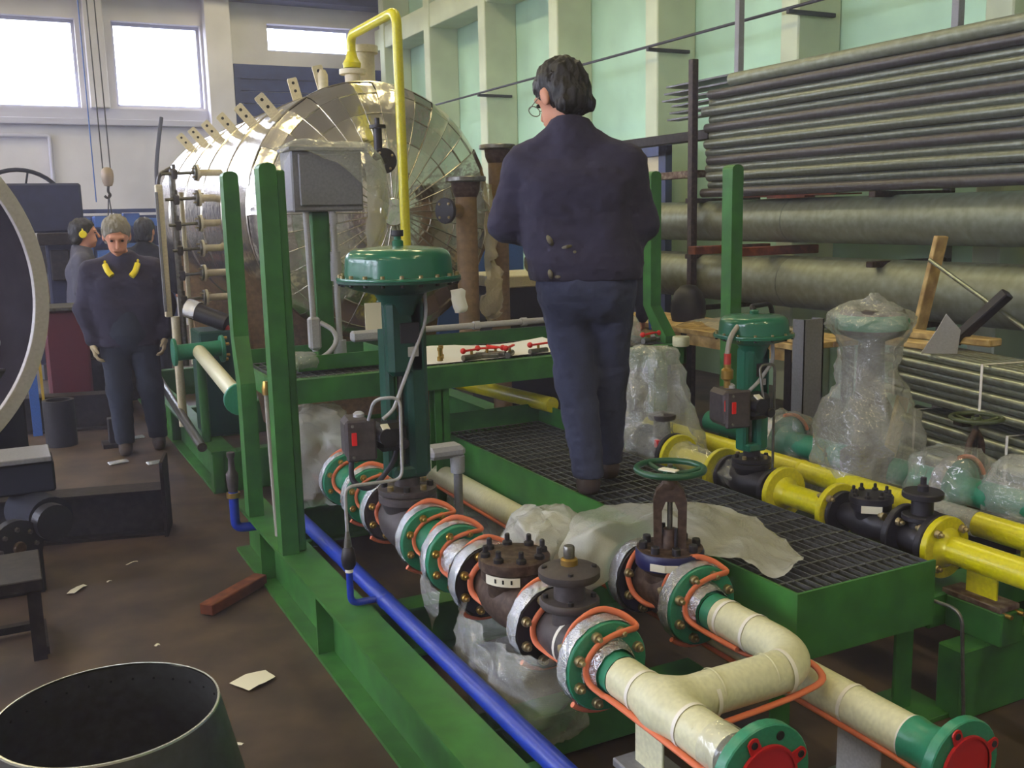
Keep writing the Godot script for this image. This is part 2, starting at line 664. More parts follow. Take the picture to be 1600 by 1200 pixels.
func window_unit(n: int, h: Array, along_x: bool, p: float, bars_a: int, bars_y: int) -> void:
	var f := Mb.new()
	var put := func(a: float, y: float, b: float, z: float) -> void:
		if along_x:
			f.slab(Vector3(a, y, p - 0.03), Vector3(b, z, p + 0.03), 0.004)
		else:
			f.slab(Vector3(p - 0.03, y, a), Vector3(p + 0.03, z, b), 0.004)
	var t := 0.045
	put.call(h[0], h[1], h[2], h[1] + t)
	put.call(h[0], h[3] - t, h[2], h[3])
	put.call(h[0], h[1] + t, h[0] + t, h[3] - t)
	put.call(h[2] - t, h[1] + t, h[2], h[3] - t)
	for i in range(1, bars_a):
		var a: float = lerpf(h[0], h[2], float(i) / bars_a)
		put.call(a - 0.012, h[1] + t, a + 0.012, h[3] - t)
	for i in range(1, bars_y):
		var y: float = lerpf(h[1], h[3], float(i) / bars_y)
		put.call(h[0] + t, y - 0.012, h[2] - t, y + 0.012)
	var o := structure(f, "window_%d" % n, M.window_frame)
	for i in bars_a:
		for j in bars_y:
			var a0: float = lerpf(h[0], h[2], float(i) / bars_a) + 0.02
			var a1: float = lerpf(h[0], h[2], float(i + 1) / bars_a) - 0.02
			var b0: float = lerpf(h[1], h[3], float(j) / bars_y) + 0.02
			var b1: float = lerpf(h[1], h[3], float(j + 1) / bars_y) - 0.02
			var g := Mb.new()
			if along_x:
				g.slab(Vector3(a0, b0, p - 0.003), Vector3(a1, b1, p + 0.003))
			else:
				g.slab(Vector3(p - 0.003, b0, a0), Vector3(p + 0.003, b1, a1))
			structure(g, "pane", M.glass, o)


func build_hall() -> void:
	structure(Mb.new().slab(Vector3(-9.3, -0.3, -17.4), Vector3(6.9, 0.0, 6.3)), "floor", M.floor)
	structure(Mb.new().slab(Vector3(-9.3, 7.0, -17.4), Vector3(6.9, 7.3, 6.3)), "ceiling", M.ceiling)
	var back := [[-0.12, 3.46, 1.36, 4.79], [1.88, 3.50, 3.22, 4.79], [4.30, 4.46, 5.76, 4.90], [-2.10, 3.46, -0.62, 4.79], [-4.08, 3.46, -2.60, 4.79], [-6.06, 3.46, -4.58, 4.79], [-8.04, 3.46, -6.56, 4.79]]
	structure(holed(-9.3, 6.9, 0.0, 7.0, back, true, -17.4, -17.1), "wall_back", M.wall_back)
	structure(Mb.new().slab(Vector3(-9.3, 0, 6.0), Vector3(6.9, 7, 6.3)), "wall_front", M.wall_back)
	structure(Mb.new().slab(Vector3(6.6, 0, -17.1), Vector3(6.9, 7, 6.0)), "wall_right", M.wall_right)
	var left := []
	for i in 6:
		left.append([-16.2 + i * 3.0, 2.6, -14.0 + i * 3.0, 5.4])
	structure(holed(-17.1, 6.0, 0.0, 7.0, left, false, -9.3, -9.0), "wall_left", M.wall_back)
	var n := 1
	for h in back:
		window_unit(n, h, true, -17.28, 1, 1)
		n += 1
	for h in left:
		window_unit(n, h, false, -9.18, 3, 3)
		n += 1
	# sill ledge under the back windows, pilasters and the beam over them
	structure(Mb.new().slab(Vector3(-9.0, 3.20, -17.1), Vector3(3.28, 3.30, -16.98), 0.01).slab(Vector3(-9.0, 3.30, -17.1), Vector3(3.28, 3.46, -17.05)), "trim_1", M.window_frame)
	structure(Mb.new().slab(Vector3(3.26, 0, -17.1), Vector3(3.66, 7, -16.86), 0.01), "trim_2", M.wall_back)
	structure(Mb.new().slab(Vector3(1.48, 3.46, -17.1), Vector3(1.76, 7, -16.95), 0.01), "trim_3", M.wall_back)
	structure(Mb.new().slab(Vector3(-9.0, 5.20, -17.1), Vector3(6.6, 5.24, -16.7)).slab(Vector3(-9.0, 5.24, -16.92), Vector3(6.6, 5.62, -16.88)).slab(Vector3(-9.0, 5.62, -17.1), Vector3(6.6, 5.66, -16.7)), "trim_4", M.bluepaint)
	# pilasters of the right wall, and the runway beam on them
	var k := 5
	for z in [-16.6, -14.64, -12.70, -10.74, -8.72, -6.71, -4.70, -2.70, -0.7, 1.3, 3.3]:
		structure(Mb.new().slab(Vector3(6.12, 0, z - 0.11), Vector3(6.6, 7, z + 0.11), 0.012), "trim_%d" % k, M.column)
		k += 1
	structure(Mb.new().slab(Vector3(6.14, 4.52, -17.0), Vector3(6.6, 4.87, 6.0), 0.01), "trim_%d" % k, M.column)
	k += 1
	# blue roller door in the back wall
	var d := Mb.new()
	d.slab(Vector3(3.70, 0, -17.1), Vector3(3.80, 4.15, -17.02)).slab(Vector3(6.36, 0, -17.1), Vector3(6.46, 4.15, -17.02)).slab(Vector3(3.70, 4.0, -17.1), Vector3(6.46, 4.22, -17.0))
	var door := structure(d, "door_1", M.bluepaint)
	for i in 20:
		structure(Mb.new().slab(Vector3(3.80, i * 0.2 + 0.004, -17.09), Vector3(6.36, i * 0.2 + 0.196, -17.055), 0.008), "slat", M.bluepaint, door)
	# blue framed door in the right wall, seen through the rack
	var d2 := Mb.new()
	for z in [-8.86, -8.40]:
		d2.slab(Vector3(6.03, 0, z - 0.06), Vector3(6.11, 2.35, z + 0.06))
	d2.slab(Vector3(6.03, 2.25, -8.92), Vector3(6.11, 2.38, -8.34)).slab(Vector3(6.03, 1.78, -8.80), Vector3(6.11, 1.88, -8.46)).slab(Vector3(6.03, 0, -8.80), Vector3(6.11, 1.1, -8.46))
	var door2 := structure(d2, "door_2", M.bluepaint)
	structure(Mb.new().slab(Vector3(6.06, 1.1, -8.80), Vector3(6.08, 1.78, -8.46)), "pane", M.offwhite, door2)
	structure(Mb.new().slab(Vector3(6.06, 1.88, -8.80), Vector3(6.08, 2.25, -8.46)), "pane", M.offwhite, door2)
	# cable along the right wall on brackets
	var cable := Mb.new().tube([Vector3(6.02, 3.335, -16.0), Vector3(6.02, 3.335, -4.0), Vector3(6.02, 3.335, 2.0)], 0.014, 8)
	var c := thing("wall_cable", "thin dark cable running along the right wall on brackets", "cable", Vector3(6.02, 3.6, -7.0))
	part(cable, "cable", M.cable, c)
	for z in [-12.70, -10.74, -8.72, -6.71, -4.70]:
		part(Mb.new().slab(Vector3(5.98, 3.285, z + 0.11), Vector3(6.50, 3.32, z + 0.15), 0.004), "bracket", M.dark, c)
	# lamps: rows of long fittings under the ceiling
	var i := 0
	for z in [-15.0, -12.0, -9.0, -6.0, 0.0, 3.0]:
		for x in [-5.5, -1.0, 3.6]:
			lamp(Vector3(x, 6.2, z), i)
			i += 1


func lamp(p: Vector3, _i: int) -> void:
	var o := thing("ceiling_lamp", "long twin tube lamp hanging under the hall ceiling", "lamp", p, "tube lamps under the ceiling")
	part(Mb.new().slab(p + Vector3(-0.16, 0.04, -0.75), p + Vector3(0.16, 0.12, 0.75), 0.01), "housing", M.greylight, o)
	for s in [-1.0, 1.0]:
		part(Mb.new().tube([p + Vector3(0.07 * s, 0.015, -0.7), p + Vector3(0.07 * s, 0.015, 0.7)], 0.02, 8), "glow_tube", M.lampglow, o)
		part(Mb.new().tube([p + Vector3(0, 0.12, 0.5 * s), p + Vector3(0, 0.8, 0.5 * s)], 0.006, 6), "hanger", M.dark, o)
	var l := AreaLight3D.new()
	l.name = "light"
	l.area_size = Vector2(0.30, 1.4)
	l.light_color = Color(1.0, 0.94, 0.72)
	l.light_energy = LAMP_ENERGY
	l.shadow_enabled = true
	l.area_range = 40.0
	l.rotation_degrees = Vector3(-90, 0, 0)
	l.position = Vector3(0, -0.02, 0)
	o.add_child(l)


# ---------------------------------------------------------------- green skid frame, walkway and rear platform
func ibeam(w: float, h: float, tf: float, tw: float) -> Array:
	return pv([-w / 2, 0, w / 2, 0, w / 2, tf, tw / 2, tf, tw / 2, h - tf, w / 2, h - tf, w / 2, h, -w / 2, h, -w / 2, h - tf, -tw / 2, h - tf, -tw / 2, tf, -w / 2, tf])


# I-beam from a to b (a, b at the middle of the bottom flange)
func beam(mb: Mb, a: Vector3, b: Vector3, w: float, h: float) -> Mb:
	var d := (b - a).normalized()
	var s := Vector3.UP.cross(d).normalized()
	return mb.prism(ibeam(w, h, h * 0.055, h * 0.04), Transform3D(Basis(s, Vector3.UP, d), a), (b - a).length())


func hex(r: float, h: float) -> Mb:
	return Mb.new().lathe(pv([0, 0, r, 0, r, h * 0.85, r * 0.85, h, 0, h]), Transform3D(), 6, 2.0)


func build_skid() -> void:
	var o := thing("skid_frame", "green painted steel skid frame carrying the pipework", "skid", Vector3(2.2, 0, -3.2))
	part(beam(Mb.new(), Vector3(1.035, 0, -5.1), Vector3(1.035, 0, 1.2), 0.15, 0.27), "side_beam", M.green, o)
	part(beam(Mb.new(), Vector3(3.42, 0, -5.1), Vector3(3.42, 0, -1.98), 0.15, 0.27), "side_beam", M.green, o)
	for z in [-4.98, -3.45]:
		part(beam(Mb.new(), Vector3(1.11, 0.02, z), Vector3(3.345, 0.02, z), 0.12, 0.2), "cross_beam", M.green, o)
	part(Mb.new().slab(Vector3(2.69, 0, -2.16), Vector3(3.50, 0.25, -2.06), 0.006), "cross_beam", M.green, o)
	part(Mb.new().slab(Vector3(2.74, 0.25, -2.38), Vector3(3.50, 0.37, -2.24), 0.006), "cross_beam", M.green, o)
	part(Mb.new().slab(Vector3(1.11, 0.0, -1.70), Vector3(1.62, 0.20, -1.56), 0.006), "cross_beam", M.green, o)
	part(Mb.new().slab(Vector3(1.11, 0.02, -2.62), Vector3(2.0, 0.17, -2.50), 0.006), "cross_beam", M.green, o)
	# web stiffeners on the near beam
	for z in [-4.55, -3.62]:
		part(Mb.new().slab(Vector3(0.965, 0.015, z - 0.006), Vector3(1.03, 0.255, z + 0.006)), "stiffener", M.green, o)
	# four posts with rounded heads; the rear pair step forward at the foot
	for x in [1.0, 3.42]:
		for back in [true, false]:
			var z := -4.86 if back else -4.14
			var w := 0.072
			var poly := []
			for i in 7:
				var a := PI * i / 6.0
				poly.append(Vector2(-cos(a) * w / 2, 1.905 + sin(a) * 0.024))
			poly.append_array(pv([w / 2, 0.27, -w / 2, 0.27]))
			var mb := Mb.new()
			if back:
				var foot: float = 0.95 if x > 2.0 else 0.27
				var zig := [Vector3(x, 1.15, z), Vector3(x, foot, z + 0.14)]
				poly[7].y = 1.15
				poly[8].y = 1.15
				mb.prism(poly, Transform3D(Basis.IDENTITY, Vector3(x, 0, z - 0.04)), 0.08)
				if x > 2.0:
					mb.prism(pv([-0.04, 1.15, 0.04, 1.15, 0.19, 0.985, 0.19, 0.945, 0.11, 0.945]), Transform3D(Basis(Vector3(0, 0, 1), Vector3.UP, Vector3(-1, 0, 0)), Vector3(x + 0.036, 0, z)), 0.072)
				else:
					mb.prism(pv([-0.04, 1.15, 0.04, 1.15, 0.12, 0.93, 0.12, 0.27, 0.03, 0.27, 0.03, 0.9]), Transform3D(Basis(Vector3(0, 0, 1), Vector3.UP, Vector3(-1, 0, 0)), Vector3(x + 0.036, 0, z)), 0.072)
			else:
				mb.prism(poly, Transform3D(Basis.IDENTITY, Vector3(x, 0, z - 0.04)), 0.08)
				if x < 2.0:
					mb.slab(Vector3(x + 0.037, 0.27, z - 0.035), Vector3(x + 0.075, 1.9, z + 0.02), 0.006)
			part(mb, "post", M.green, o)
	part(Mb.new().lathe(pv([0, 0, 0.045, 0, 0.048, 0.005, 0.048, 0.05, 0.045, 0.055, 0, 0.055]), Transform3D(Basis.IDENTITY, Vector3(3.41, 0.94, -4.56)), 20), "post_foot", M.cream, o, "cream coloured round foot under the right post")
	# rear raised platform
	part(Mb.new().prism(pv([0, 0, 0.06, 0, 0.06, 0.008, 0.008, 0.008, 0.008, 0.107, 0.06, 0.107, 0.06, 0.115, 0, 0.115]), Transform3D(Basis(Vector3(0, 0, -1), Vector3.UP, Vector3(1, 0, 0)), Vector3(1.08, 0.83, -4.60)), 2.40), "platform_beam", M.green, o)
	part(Mb.new().slab(Vector3(1.08, 0.86, -5.40), Vector3(3.6, 1.01, -5.385)), "platform_toe_plate", M.green, o)
	part(Mb.new().slab(Vector3(1.12, 0.83, -5.40), Vector3(1.14, 0.93, -4.60)), "platform_side", M.green, o)
	part(Mb.new().slab(Vector3(3.46, 0.83, -5.40), Vector3(3.48, 0.94, -4.60)), "platform_side", M.green, o)
	for x in [1.95, 3.32]:
		part(Mb.new().slab(Vector3(x - 0.04, 0.2, -4.70), Vector3(x + 0.04, 0.83, -4.69)).slab(Vector3(x - 0.04, 0.2, -4.63), Vector3(x + 0.04, 0.83, -4.62)).slab(Vector3(x - 0.004, 0.2, -4.70), Vector3(x + 0.004, 0.83, -4.62)), "platform_leg", M.green, o)
	part(Mb.new().slab(Vector3(2.04, 0.2, -4.90), Vector3(2.09, 0.68, -4.86)), "platform_leg", M.green, o)
	grating(o, Vector3(1.16, 0.935, -5.38), Vector3(3.45, 0.935, -4.64), 0.045, 0.12, false)
	# walkway
	var w := thing("walkway", "green edged steel grating walkway with the man standing on it", "walkway", Vector3(2.33, 0, -3.5))
	part(Mb.new().slab(Vector3(2.035, 0.365, -4.82), Vector3(2.045, 0.556, -2.145)), "side_plate", M.green, w)
	part(Mb.new().slab(Vector3(2.035, 0.335, -2.145), Vector3(2.63, 0.556, -2.135)), "end_plate", M.green, w)
	part(Mb.new().slab(Vector3(2.045, 0.45, -4.83), Vector3(2.63, 0.65, -4.82)), "end_plate", M.green, w)
	part(Mb.new().slab(Vector3(2.62, 0.40, -4.82), Vector3(2.63, 0.545, -2.145)), "side_plate", M.green, w)
	part(Mb.new().slab(Vector3(2.62, 0.545, -4.82), Vector3(2.63, 0.65, -4.25)), "side_plate", M.green, w)
	for p in [[2.575, -2.2], [2.09, -2.26], [2.575, -4.75], [2.09, -4.75], [2.575, -3.45], [2.09, -3.45]]:
		var a: float = p[0]
		var b: float = p[1]
		part(Mb.new().slab(Vector3(a - 0.04, 0.0, b - 0.004), Vector3(a + 0.04, 0.5, b + 0.004)).slab(Vector3(a + 0.032, 0.0, b), Vector3(a + 0.04, 0.5, b - 0.07)), "leg", M.green, w)
	part(Mb.new().slab(Vector3(2.5, 0.0, -2.32), Vector3(2.72, 0.02, -2.1), 0.003), "foot_plate", M.green, w)
	for z in [-2.25, -2.9, -3.6, -4.3, -4.75]:
		part(Mb.new().slab(Vector3(2.045, 0.46, z - 0.02), Vector3(2.62, 0.51, z + 0.02)), "bearer", M.green, w)
	grating(w, Vector3(2.047, 0.55, -4.818), Vector3(2.618, 0.55, -2.148), 0.0357, 0.095, true)
	# the conduit along the back of the raised platform
	var c := thing("conduit_run", "grey conduit pipe along the rear edge of the raised platform", "conduit", Vector3(2.5, 1.01, -5.36))
	part(Mb.new().tube([Vector3(1.86, 1.05, -5.36), Vector3(3.55, 1.05, -5.36)], 0.019, 10), "pipe", M.greylight, c)
	part(Mb.new().slab(Vector3(1.72, 1.01, -5.39), Vector3(1.90, 1.07, -5.33), 0.012), "junction_box", M.greylight, c)
	for x in [2.5, 2.82]:
		part(Mb.new().lathe(pv([0.019, -0.02, 0.026, -0.02, 0.026, 0.02, 0.019, 0.02]), Mb.along(Vector3(x, 1.05, -5.36), Vector3.RIGHT), 10), "coupling", M.greylight, c)


# open bar grating; the long bars along z when lengthwise
func grating(parent: Node3D, a: Vector3, b: Vector3, pitch: float, rod: float, lengthwise: bool) -> void:
	var len_x := b.x - a.x
	var len_z := b.z - a.z
	var flat := Mb.new()
	var cross := Mb.new()
	if lengthwise:
		flat.box(Vector3.ZERO, Vector3(0.0045, 0.03, len_z))
		cross.tube([Vector3(-len_x / 2, 0, 0), Vector3(len_x / 2, 0, 0)], 0.0035, 6)
	else:
		flat.box(Vector3.ZERO, Vector3(0.0045, 0.03, len_z))
		cross.tube([Vector3(-len_x / 2, 0, 0), Vector3(len_x / 2, 0, 0)], 0.0035, 6)
	var fm := flat.mesh()
	var cm := cross.mesh()
	var n := int(len_x / pitch)
	for i in n + 1:
		inst(fm, "bearing_bar", M.grating, parent, Transform3D(Basis.IDENTITY, Vector3(a.x + len_x * i / n, a.y - 0.016, (a.z + b.z) / 2)))
	var m := int(len_z / rod)
	for i in m + 1:
		inst(cm, "cross_rod", M.grating, parent, Transform3D(Basis.IDENTITY, Vector3((a.x + b.x) / 2, a.y - 0.004, a.z + len_z * i / m)))


# ---------------------------------------------------------------- clad tank and what is on it
const TC := Vector3(2.18, 1.73, -6.2)
const TR := 0.815


func head_point(f: float, a: float) -> Vector3:
	# f: 1 at the rim, 0 at the crown
	var r := TR * f
	var z := 0.36 * sqrt(maxf(0.0, 1.0 - f * f))
	return TC + Vector3(cos(a) * r, sin(a) * r, z)


func build_tank() -> void:
	var o := thing("storage_tank", "large horizontal tank clad in polished metal segments", "tank", Vector3(TC.x, 0, -8.1))
	var gores := 36
	var bands := [1.0, 0.90, 0.74, 0.54, 0.32, 0.10]
	for g in gores:
		var a0 := TAU * g / gores
		var a1 := TAU * (g + 1) / gores
		for b in bands.size() - 1:
			var mb := Mb.new()
			var lift := 0.004 * ((g * 7 + b * 3) % 3)
			var steps := 4
			var tilt := (((g * 13 + b * 5) % 7) - 3) * 0.006
			for s in steps:
				var f0: float = lerpf(bands[b], bands[b + 1], float(s) / steps)
				var f1: float = lerpf(bands[b], bands[b + 1], float(s + 1) / steps)
				var p := [head_point(f0, a0), head_point(f0, a1), head_point(f1, a1), head_point(f1, a0)]
				var am := (a0 + a1) / 2 + tilt
				var nn := []
				var fm: float = (bands[b] + bands[b + 1]) / 2
				for fx in [f0, f1]:
					var f: float = lerpf(fm, fx, 0.45)
					var q := Vector3(cos(am) * f / TR, sin(am) * f / TR, sqrt(maxf(0.02, 1.0 - f * f)) / 0.36).normalized()
					nn.append(q)
				for i in 4:
					p[i] += nn[0] * lift
				mb.quadn(p[0], p[1], p[2], p[3], nn[0], nn[0], nn[1], nn[1])
			part(mb, "cladding_panel", M.cladding, o)
		var line := []
		for s in 11:
			line.append(head_point(lerpf(1.0, 0.1, s / 10.0), a0) + Vector3(0, 0, 0.006))
		part(Mb.new().tube(line, 0.0045, 5), "seam", M.seam, o)
	for b in [0.90, 0.74, 0.54, 0.32]:
		var hoop := []
		for s in 61:
			hoop.append(head_point(b, TAU * s / 60.0) + Vector3(0, 0, 0.005))
		part(Mb.new().tube(hoop, 0.0035, 5, false), "hoop_seam", M.seam, o)
	part(Mb.new().disc(TC + Vector3(0, 0, 0.365), Vector3(0, 0, 1), 0.085, 0.012, 20), "crown_plate", M.cladding, o)
	var along := Transform3D(Basis(Vector3(1, 0, 0), Vector3(0, 0, -1), Vector3(0, 1, 0)), TC)
	for i in 5:
		part(Mb.new().lathe(pv([TR, i * 0.76, TR, i * 0.76 + 0.757]), along, 64), "shell_ring", M.cladding, o)
		part(Mb.new().lathe(pv([TR, i * 0.76 - 0.02, TR + 0.007, i * 0.76 - 0.015, TR + 0.007, i * 0.76 + 0.015, TR, i * 0.76 + 0.02]), along, 64), "shell_band", M.seam, o)
	part(Mb.new().lathe(pv([TR, 3.8, TR * 0.8, 3.98, TR * 0.4, 4.1, 0, 4.13]), along, 40), "rear_head", M.cladding, o)
	# lifting and pipe lugs on the upper left of the shell
	var lug := Mb.new().prism(pv([-0.035, -0.03, 0.035, -0.03, 0.035, 0.15, 0.028, 0.16, -0.028, 0.16, -0.035, 0.15]), Transform3D(Basis.IDENTITY, Vector3(0, 0, -0.006)), 0.012).slab(Vector3(-0.06, -0.012, -0.03), Vector3(0.06, 0.004, 0.03), 0.002)
	var lm := lug.mesh()
	for i in 6:
		for a in [104.0, 130.0]:
			if a < 110.0 and i > 1:
				continue
			var t := deg_to_rad(a)
			var z := -6.5 - i * 0.62
			var up := Vector3(cos(t), sin(t), 0)
			inst(lm, "lug", M.offwhite, o, Transform3D(Basis(Vector3(sin(t), -cos(t), 0), up, Vector3(0, 0, 1)), TC + Vector3(0, 0, z - TC.z) + up * TR))
	var hole := Mb.new().disc(Vector3.ZERO, Vector3(0, 0, 1), 0.011, 0.014, 10, 0.001).mesh()
	for i in 6:
		for a in [104.0, 130.0]:
			if a < 110.0 and i > 1:
				continue
			var t := deg_to_rad(a)
			var up := Vector3(cos(t), sin(t), 0)
			for h in [0.07, 0.125]:
				inst(hole, "lug_hole", M.black, o, Transform3D(Basis.IDENTITY, TC + Vector3(0, 0, -6.5 - i * 0.62 - TC.z) + up * (TR + h)))
	# top nozzle with manhole neck
	var nz := Vector3(2.19, 2.50, -6.46)
	part(Mb.new().lathe(pv([0.075, 0, 0.075, 0.28, 0.10, 0.28, 0.10, 0.325, 0, 0.325]), Transform3D(Basis.IDENTITY, nz + Vector3(0.10, 0, -0.12)), 20), "manhole_neck", M.offwhite, o)
	part(Mb.new().lathe(pv([0.05, 0, 0.05, 0.12, 0.085, 0.12, 0.085, 0.15, 0.05, 0.15]), Transform3D(Basis.IDENTITY, nz + Vector3(-0.03, 0, 0.03)), 20), "vent_nozzle", M.offwhite, o)
	part(Mb.new().lathe(pv([0, 0.0, 0.035, 0.0, 0.035, 0.12, 0.02, 0.15, 0, 0.15]), Transform3D(Basis.IDENTITY, Vector3(1.98, 2.50, -6.5)), 12), "pad_eye", M.offwhite, o)
	# dark flanged instrument nozzle on the head
	var iz := head_point(0.36, deg_to_rad(118.0))
	iz = Vector3(2.09, 2.03, -5.72)
	var ins := part(Mb.new().lathe(pv([0.03, -0.20, 0.03, 0.0, 0.075, 0.0, 0.075, 0.022, 0, 0.022]), Mb.along(iz, Vector3(0, 0, 1)), 20), "instrument_flange", M.dark, o)
	part(Mb.new().lathe(pv([0.026, 0, 0.026, 0.14, 0.05, 0.14, 0.05, 0.16, 0.015, 0.16, 0.015, 0.2, 0, 0.2]), Transform3D(Basis.IDENTITY, iz + Vector3(-0.02, 0.05, -0.03)), 14), "instrument_valve", M.dark, ins)
	for k in 4:
		var a := TAU * k / 4 + 0.6
		part(Mb.new().disc(iz + Vector3(cos(a) * 0.055, sin(a) * 0.055, 0.026), Vector3(0, 0, 1), 0.008, 0.012, 6), "bolt", M.bolt, ins)
	part(Mb.new().disc(iz + Vector3(0, 0, 0.024), Vector3(0, 0, 1), 0.022, 0.006, 14), "bore", M.black, ins)
	# saddles
	for z in [-6.95, -9.3]:
		var sd := []
		for i in 9:
			var a := PI + PI * (i + 1.0) / 10.0
			sd.append(Vector2(cos(a) * TR, sin(a) * TR))
		sd.append_array(pv([0.6, -1.46, -0.6, -1.46]))
		part(Mb.new().prism(sd, Transform3D(Basis.IDENTITY, Vector3(TC.x, TC.y, z - 0.1)), 0.2), "saddle", M.brownprimer, o)
	# base frame of the tank
	for x in [1.14, 3.2]:
		part(beam(Mb.new(), Vector3(x, 0, -10.3), Vector3(x, 0, -6.26), 0.15, 0.27), "base_beam", M.green, o)
	for z in [-6.3, -8.0, -10.2]:
		part(Mb.new().slab(Vector3(1.07, 0.0, z - 0.06), Vector3(3.27, 0.26, z + 0.04), 0.005), "base_cross_beam", M.green, o)
	# level gauge pipework at the left flank of the tank
	var g := thing("level_gauge_rack", "bank of cream nozzles and steel gauge pipes beside the tank", "gauge", Vector3(1.15, 0.27, -7.2))
	var gz := -7.2
	for i in 6:
		var y := 2.03 - i * 0.172
		var dx := sqrt(maxf(0.0, TR * TR - (y - TC.y) * (y - TC.y)))
		var nzl := part(Mb.new().tube([Vector3(TC.x - dx + 0.02, y, gz), Vector3(1.28, y, gz)], 0.024, 12), "nozzle", M.offwhite, g)
		part(Mb.new().disc(Vector3(1.272, y, gz), Vector3.RIGHT, 0.058, 0.016, 18, 0.002), "flange", M.offwhite, nzl)
		part(Mb.new().disc(Vector3(1.254, y, gz), Vector3.RIGHT, 0.055, 0.014, 18, 0.002), "flange", M.steel, nzl)
		for k in 4:
			var a := TAU * (k + 0.5) / 4
			part(Mb.new().tube([Vector3(1.235, y + cos(a) * 0.042, gz + sin(a) * 0.042), Vector3(1.295, y + cos(a) * 0.042, gz + sin(a) * 0.042)], 0.006, 6), "bolt", M.bolt, nzl)
		part(Mb.new().tube([Vector3(1.25, y, gz), Vector3(1.03 + 0.012 * i, y - 0.01, gz + 0.02)], 0.011, 8), "gauge_pipe", M.steel, g)
		part(Mb.new().lathe(pv([0, -0.04, 0.018, -0.04, 0.024, -0.02, 0.024, 0.02, 0.012, 0.03, 0.012, 0.06, 0, 0.06]), Transform3D(Basis.IDENTITY, Vector3(1.115, y - 0.005, gz + 0.01)), 10), "gauge_valve", M.darksteel, g)
	part(Mb.new().tube([Vector3(1.10, 2.05, gz), Vector3(1.10, 0.7, gz)], 0.022, 10), "standpipe", M.steel, g)
	part(Mb.new().tube([Vector3(1.16, 1.9, gz - 0.05), Vector3(1.16, 0.7, gz - 0.05)], 0.016, 10), "standpipe", M.offwhite, g)
	part(Mb.new().slab(Vector3(0.985, 1.05, gz - 0.03), Vector3(1.03, 1.95, gz + 0.03), 0.005), "gauge_column", M.offwhite, g)
	part(Mb.new().slab(Vector3(0.975, 1.09, gz + 0.03), Vector3(0.995, 1.90, gz + 0.045), 0.003), "gauge_glass_frame", M.greypaint, g)
	part(Mb.new().tube(fillet([Vector3(1.0, 1.92, gz), Vector3(1.02, 2.02, gz), Vector3(1.1, 2.06, gz)], 0.03), 0.014, 8), "bend", M.darksteel, g)
	part(Mb.new().tube([Vector3(1.05, 1.05, gz), Vector3(1.05, 0.27, gz)], 0.03, 10), "support_leg", M.offwhite, g)
	# green header with a cream pipe coming towards the skid
	var h := thing("header_pipe", "teal flanged header with a sloping cream pipe left of the posts", "pipe", Vector3(1.09, 0.27, -6.5))
	part(Mb.new().tube([Vector3(0.95, 0.87, -6.6), Vector3(1.24, 0.88, -6.6)], 0.052, 18), "header", M.teal, h)
	for x in [0.94, 1.24]:
		part(Mb.new().disc(Vector3(x, 0.875, -6.6), Vector3.RIGHT, 0.09, 0.022, 20), "flange", M.teal, h)
	for k in 6:
		var a := TAU * k / 6
		part(Mb.new().disc(Vector3(1.262, 0.875 + cos(a) * 0.07, -6.6 + sin(a) * 0.07), Vector3.RIGHT, 0.011, 0.03, 6), "bolt", M.brass, h)
	part(Mb.new().tube([Vector3(1.09, 0.87, -6.57), Vector3(1.045, 0.79, -5.28)], 0.045, 18), "cream_pipe", M.cream, h)
	part(Mb.new().tube([Vector3(1.045, 0.79, -5.30), Vector3(1.043, 0.785, -5.18)], 0.05, 18), "foil_collar", M.foil, h)
	part(Mb.new().disc(Vector3(1.043, 0.785, -5.16), Vector3(0.03, 0.06, -1), 0.085, 0.024, 20), "flange", M.teal, h)
	part(Mb.new().tube([Vector3(1.1, 0.27, -6.6), Vector3(1.1, 0.82, -6.6)], 0.03, 10), "support", M.green, h)
	# dark pump with a bright rim behind it
	var pu := thing("wrapped_motor", "dark motor with shiny cover behind the teal header", "motor", Vector3(1.25, 0.27, -7.0))
	part(Mb.new().tube([Vector3(1.10, 1.12, -6.95), Vector3(1.32, 1.02, -6.75)], 0.06, 16), "body", M.dark, pu)
	part(Mb.new().tube([Vector3(1.10, 1.125, -6.95), Vector3(1.16, 1.10, -6.9)], 0.066, 16), "cover", M.foil, pu)
	part(Mb.new().tube([Vector3(1.28, 1.04, -6.78), Vector3(1.40, 0.80, -6.72)], 0.028, 12), "hose", M.hosered, pu)
	part(Mb.new().slab(Vector3(1.12, 0.27, -7.05), Vector3(1.36, 0.98, -6.72), 0.01), "stand", M.yoke, pu)
	# yellow vent pipe rising before the tank and over to its top nozzle
	var y := thing("vent_pipe", "tall thin yellow pipe bending over to the top of the tank", "pipe", Vector3(2.16, 0.27, -5.6))
	part(Mb.new().tube(fillet([Vector3(2.17, 0.30, -5.6), Vector3(2.16, 2.865, -5.6), Vector3(2.16, 2.865, -6.43), Vector3(2.16, 2.72, -6.43)], 0.085, 7), 0.029, 16), "pipe", M.yellow, y)
	part(Mb.new().lathe(pv([0.03, 0, 0.055, 0.0, 0.06, 0.03, 0.04, 0.06, 0.03, 0.10]), Transform3D(Basis.IDENTITY, Vector3(2.16, 2.66, -6.43)), 16), "union", M.yellow, y)
	part(Mb.new().disc(Vector3(2.17, 0.29, -5.6), Vector3.UP, 0.08, 0.02, 18), "foot_flange", M.yellow, y)
	# instrument cabinet on its stand
	var s := thing("instrument_stand", "grey instrument cabinet on a green post with two conduits", "cabinet", Vector3(1.5, 0.94, -5.05))
	var cab := part(Mb.new().slab(Vector3(1.335, 1.735, -5.20), Vector3(1.705, 2.04, -4.99), 0.008), "cabinet", M.greypaint, s)
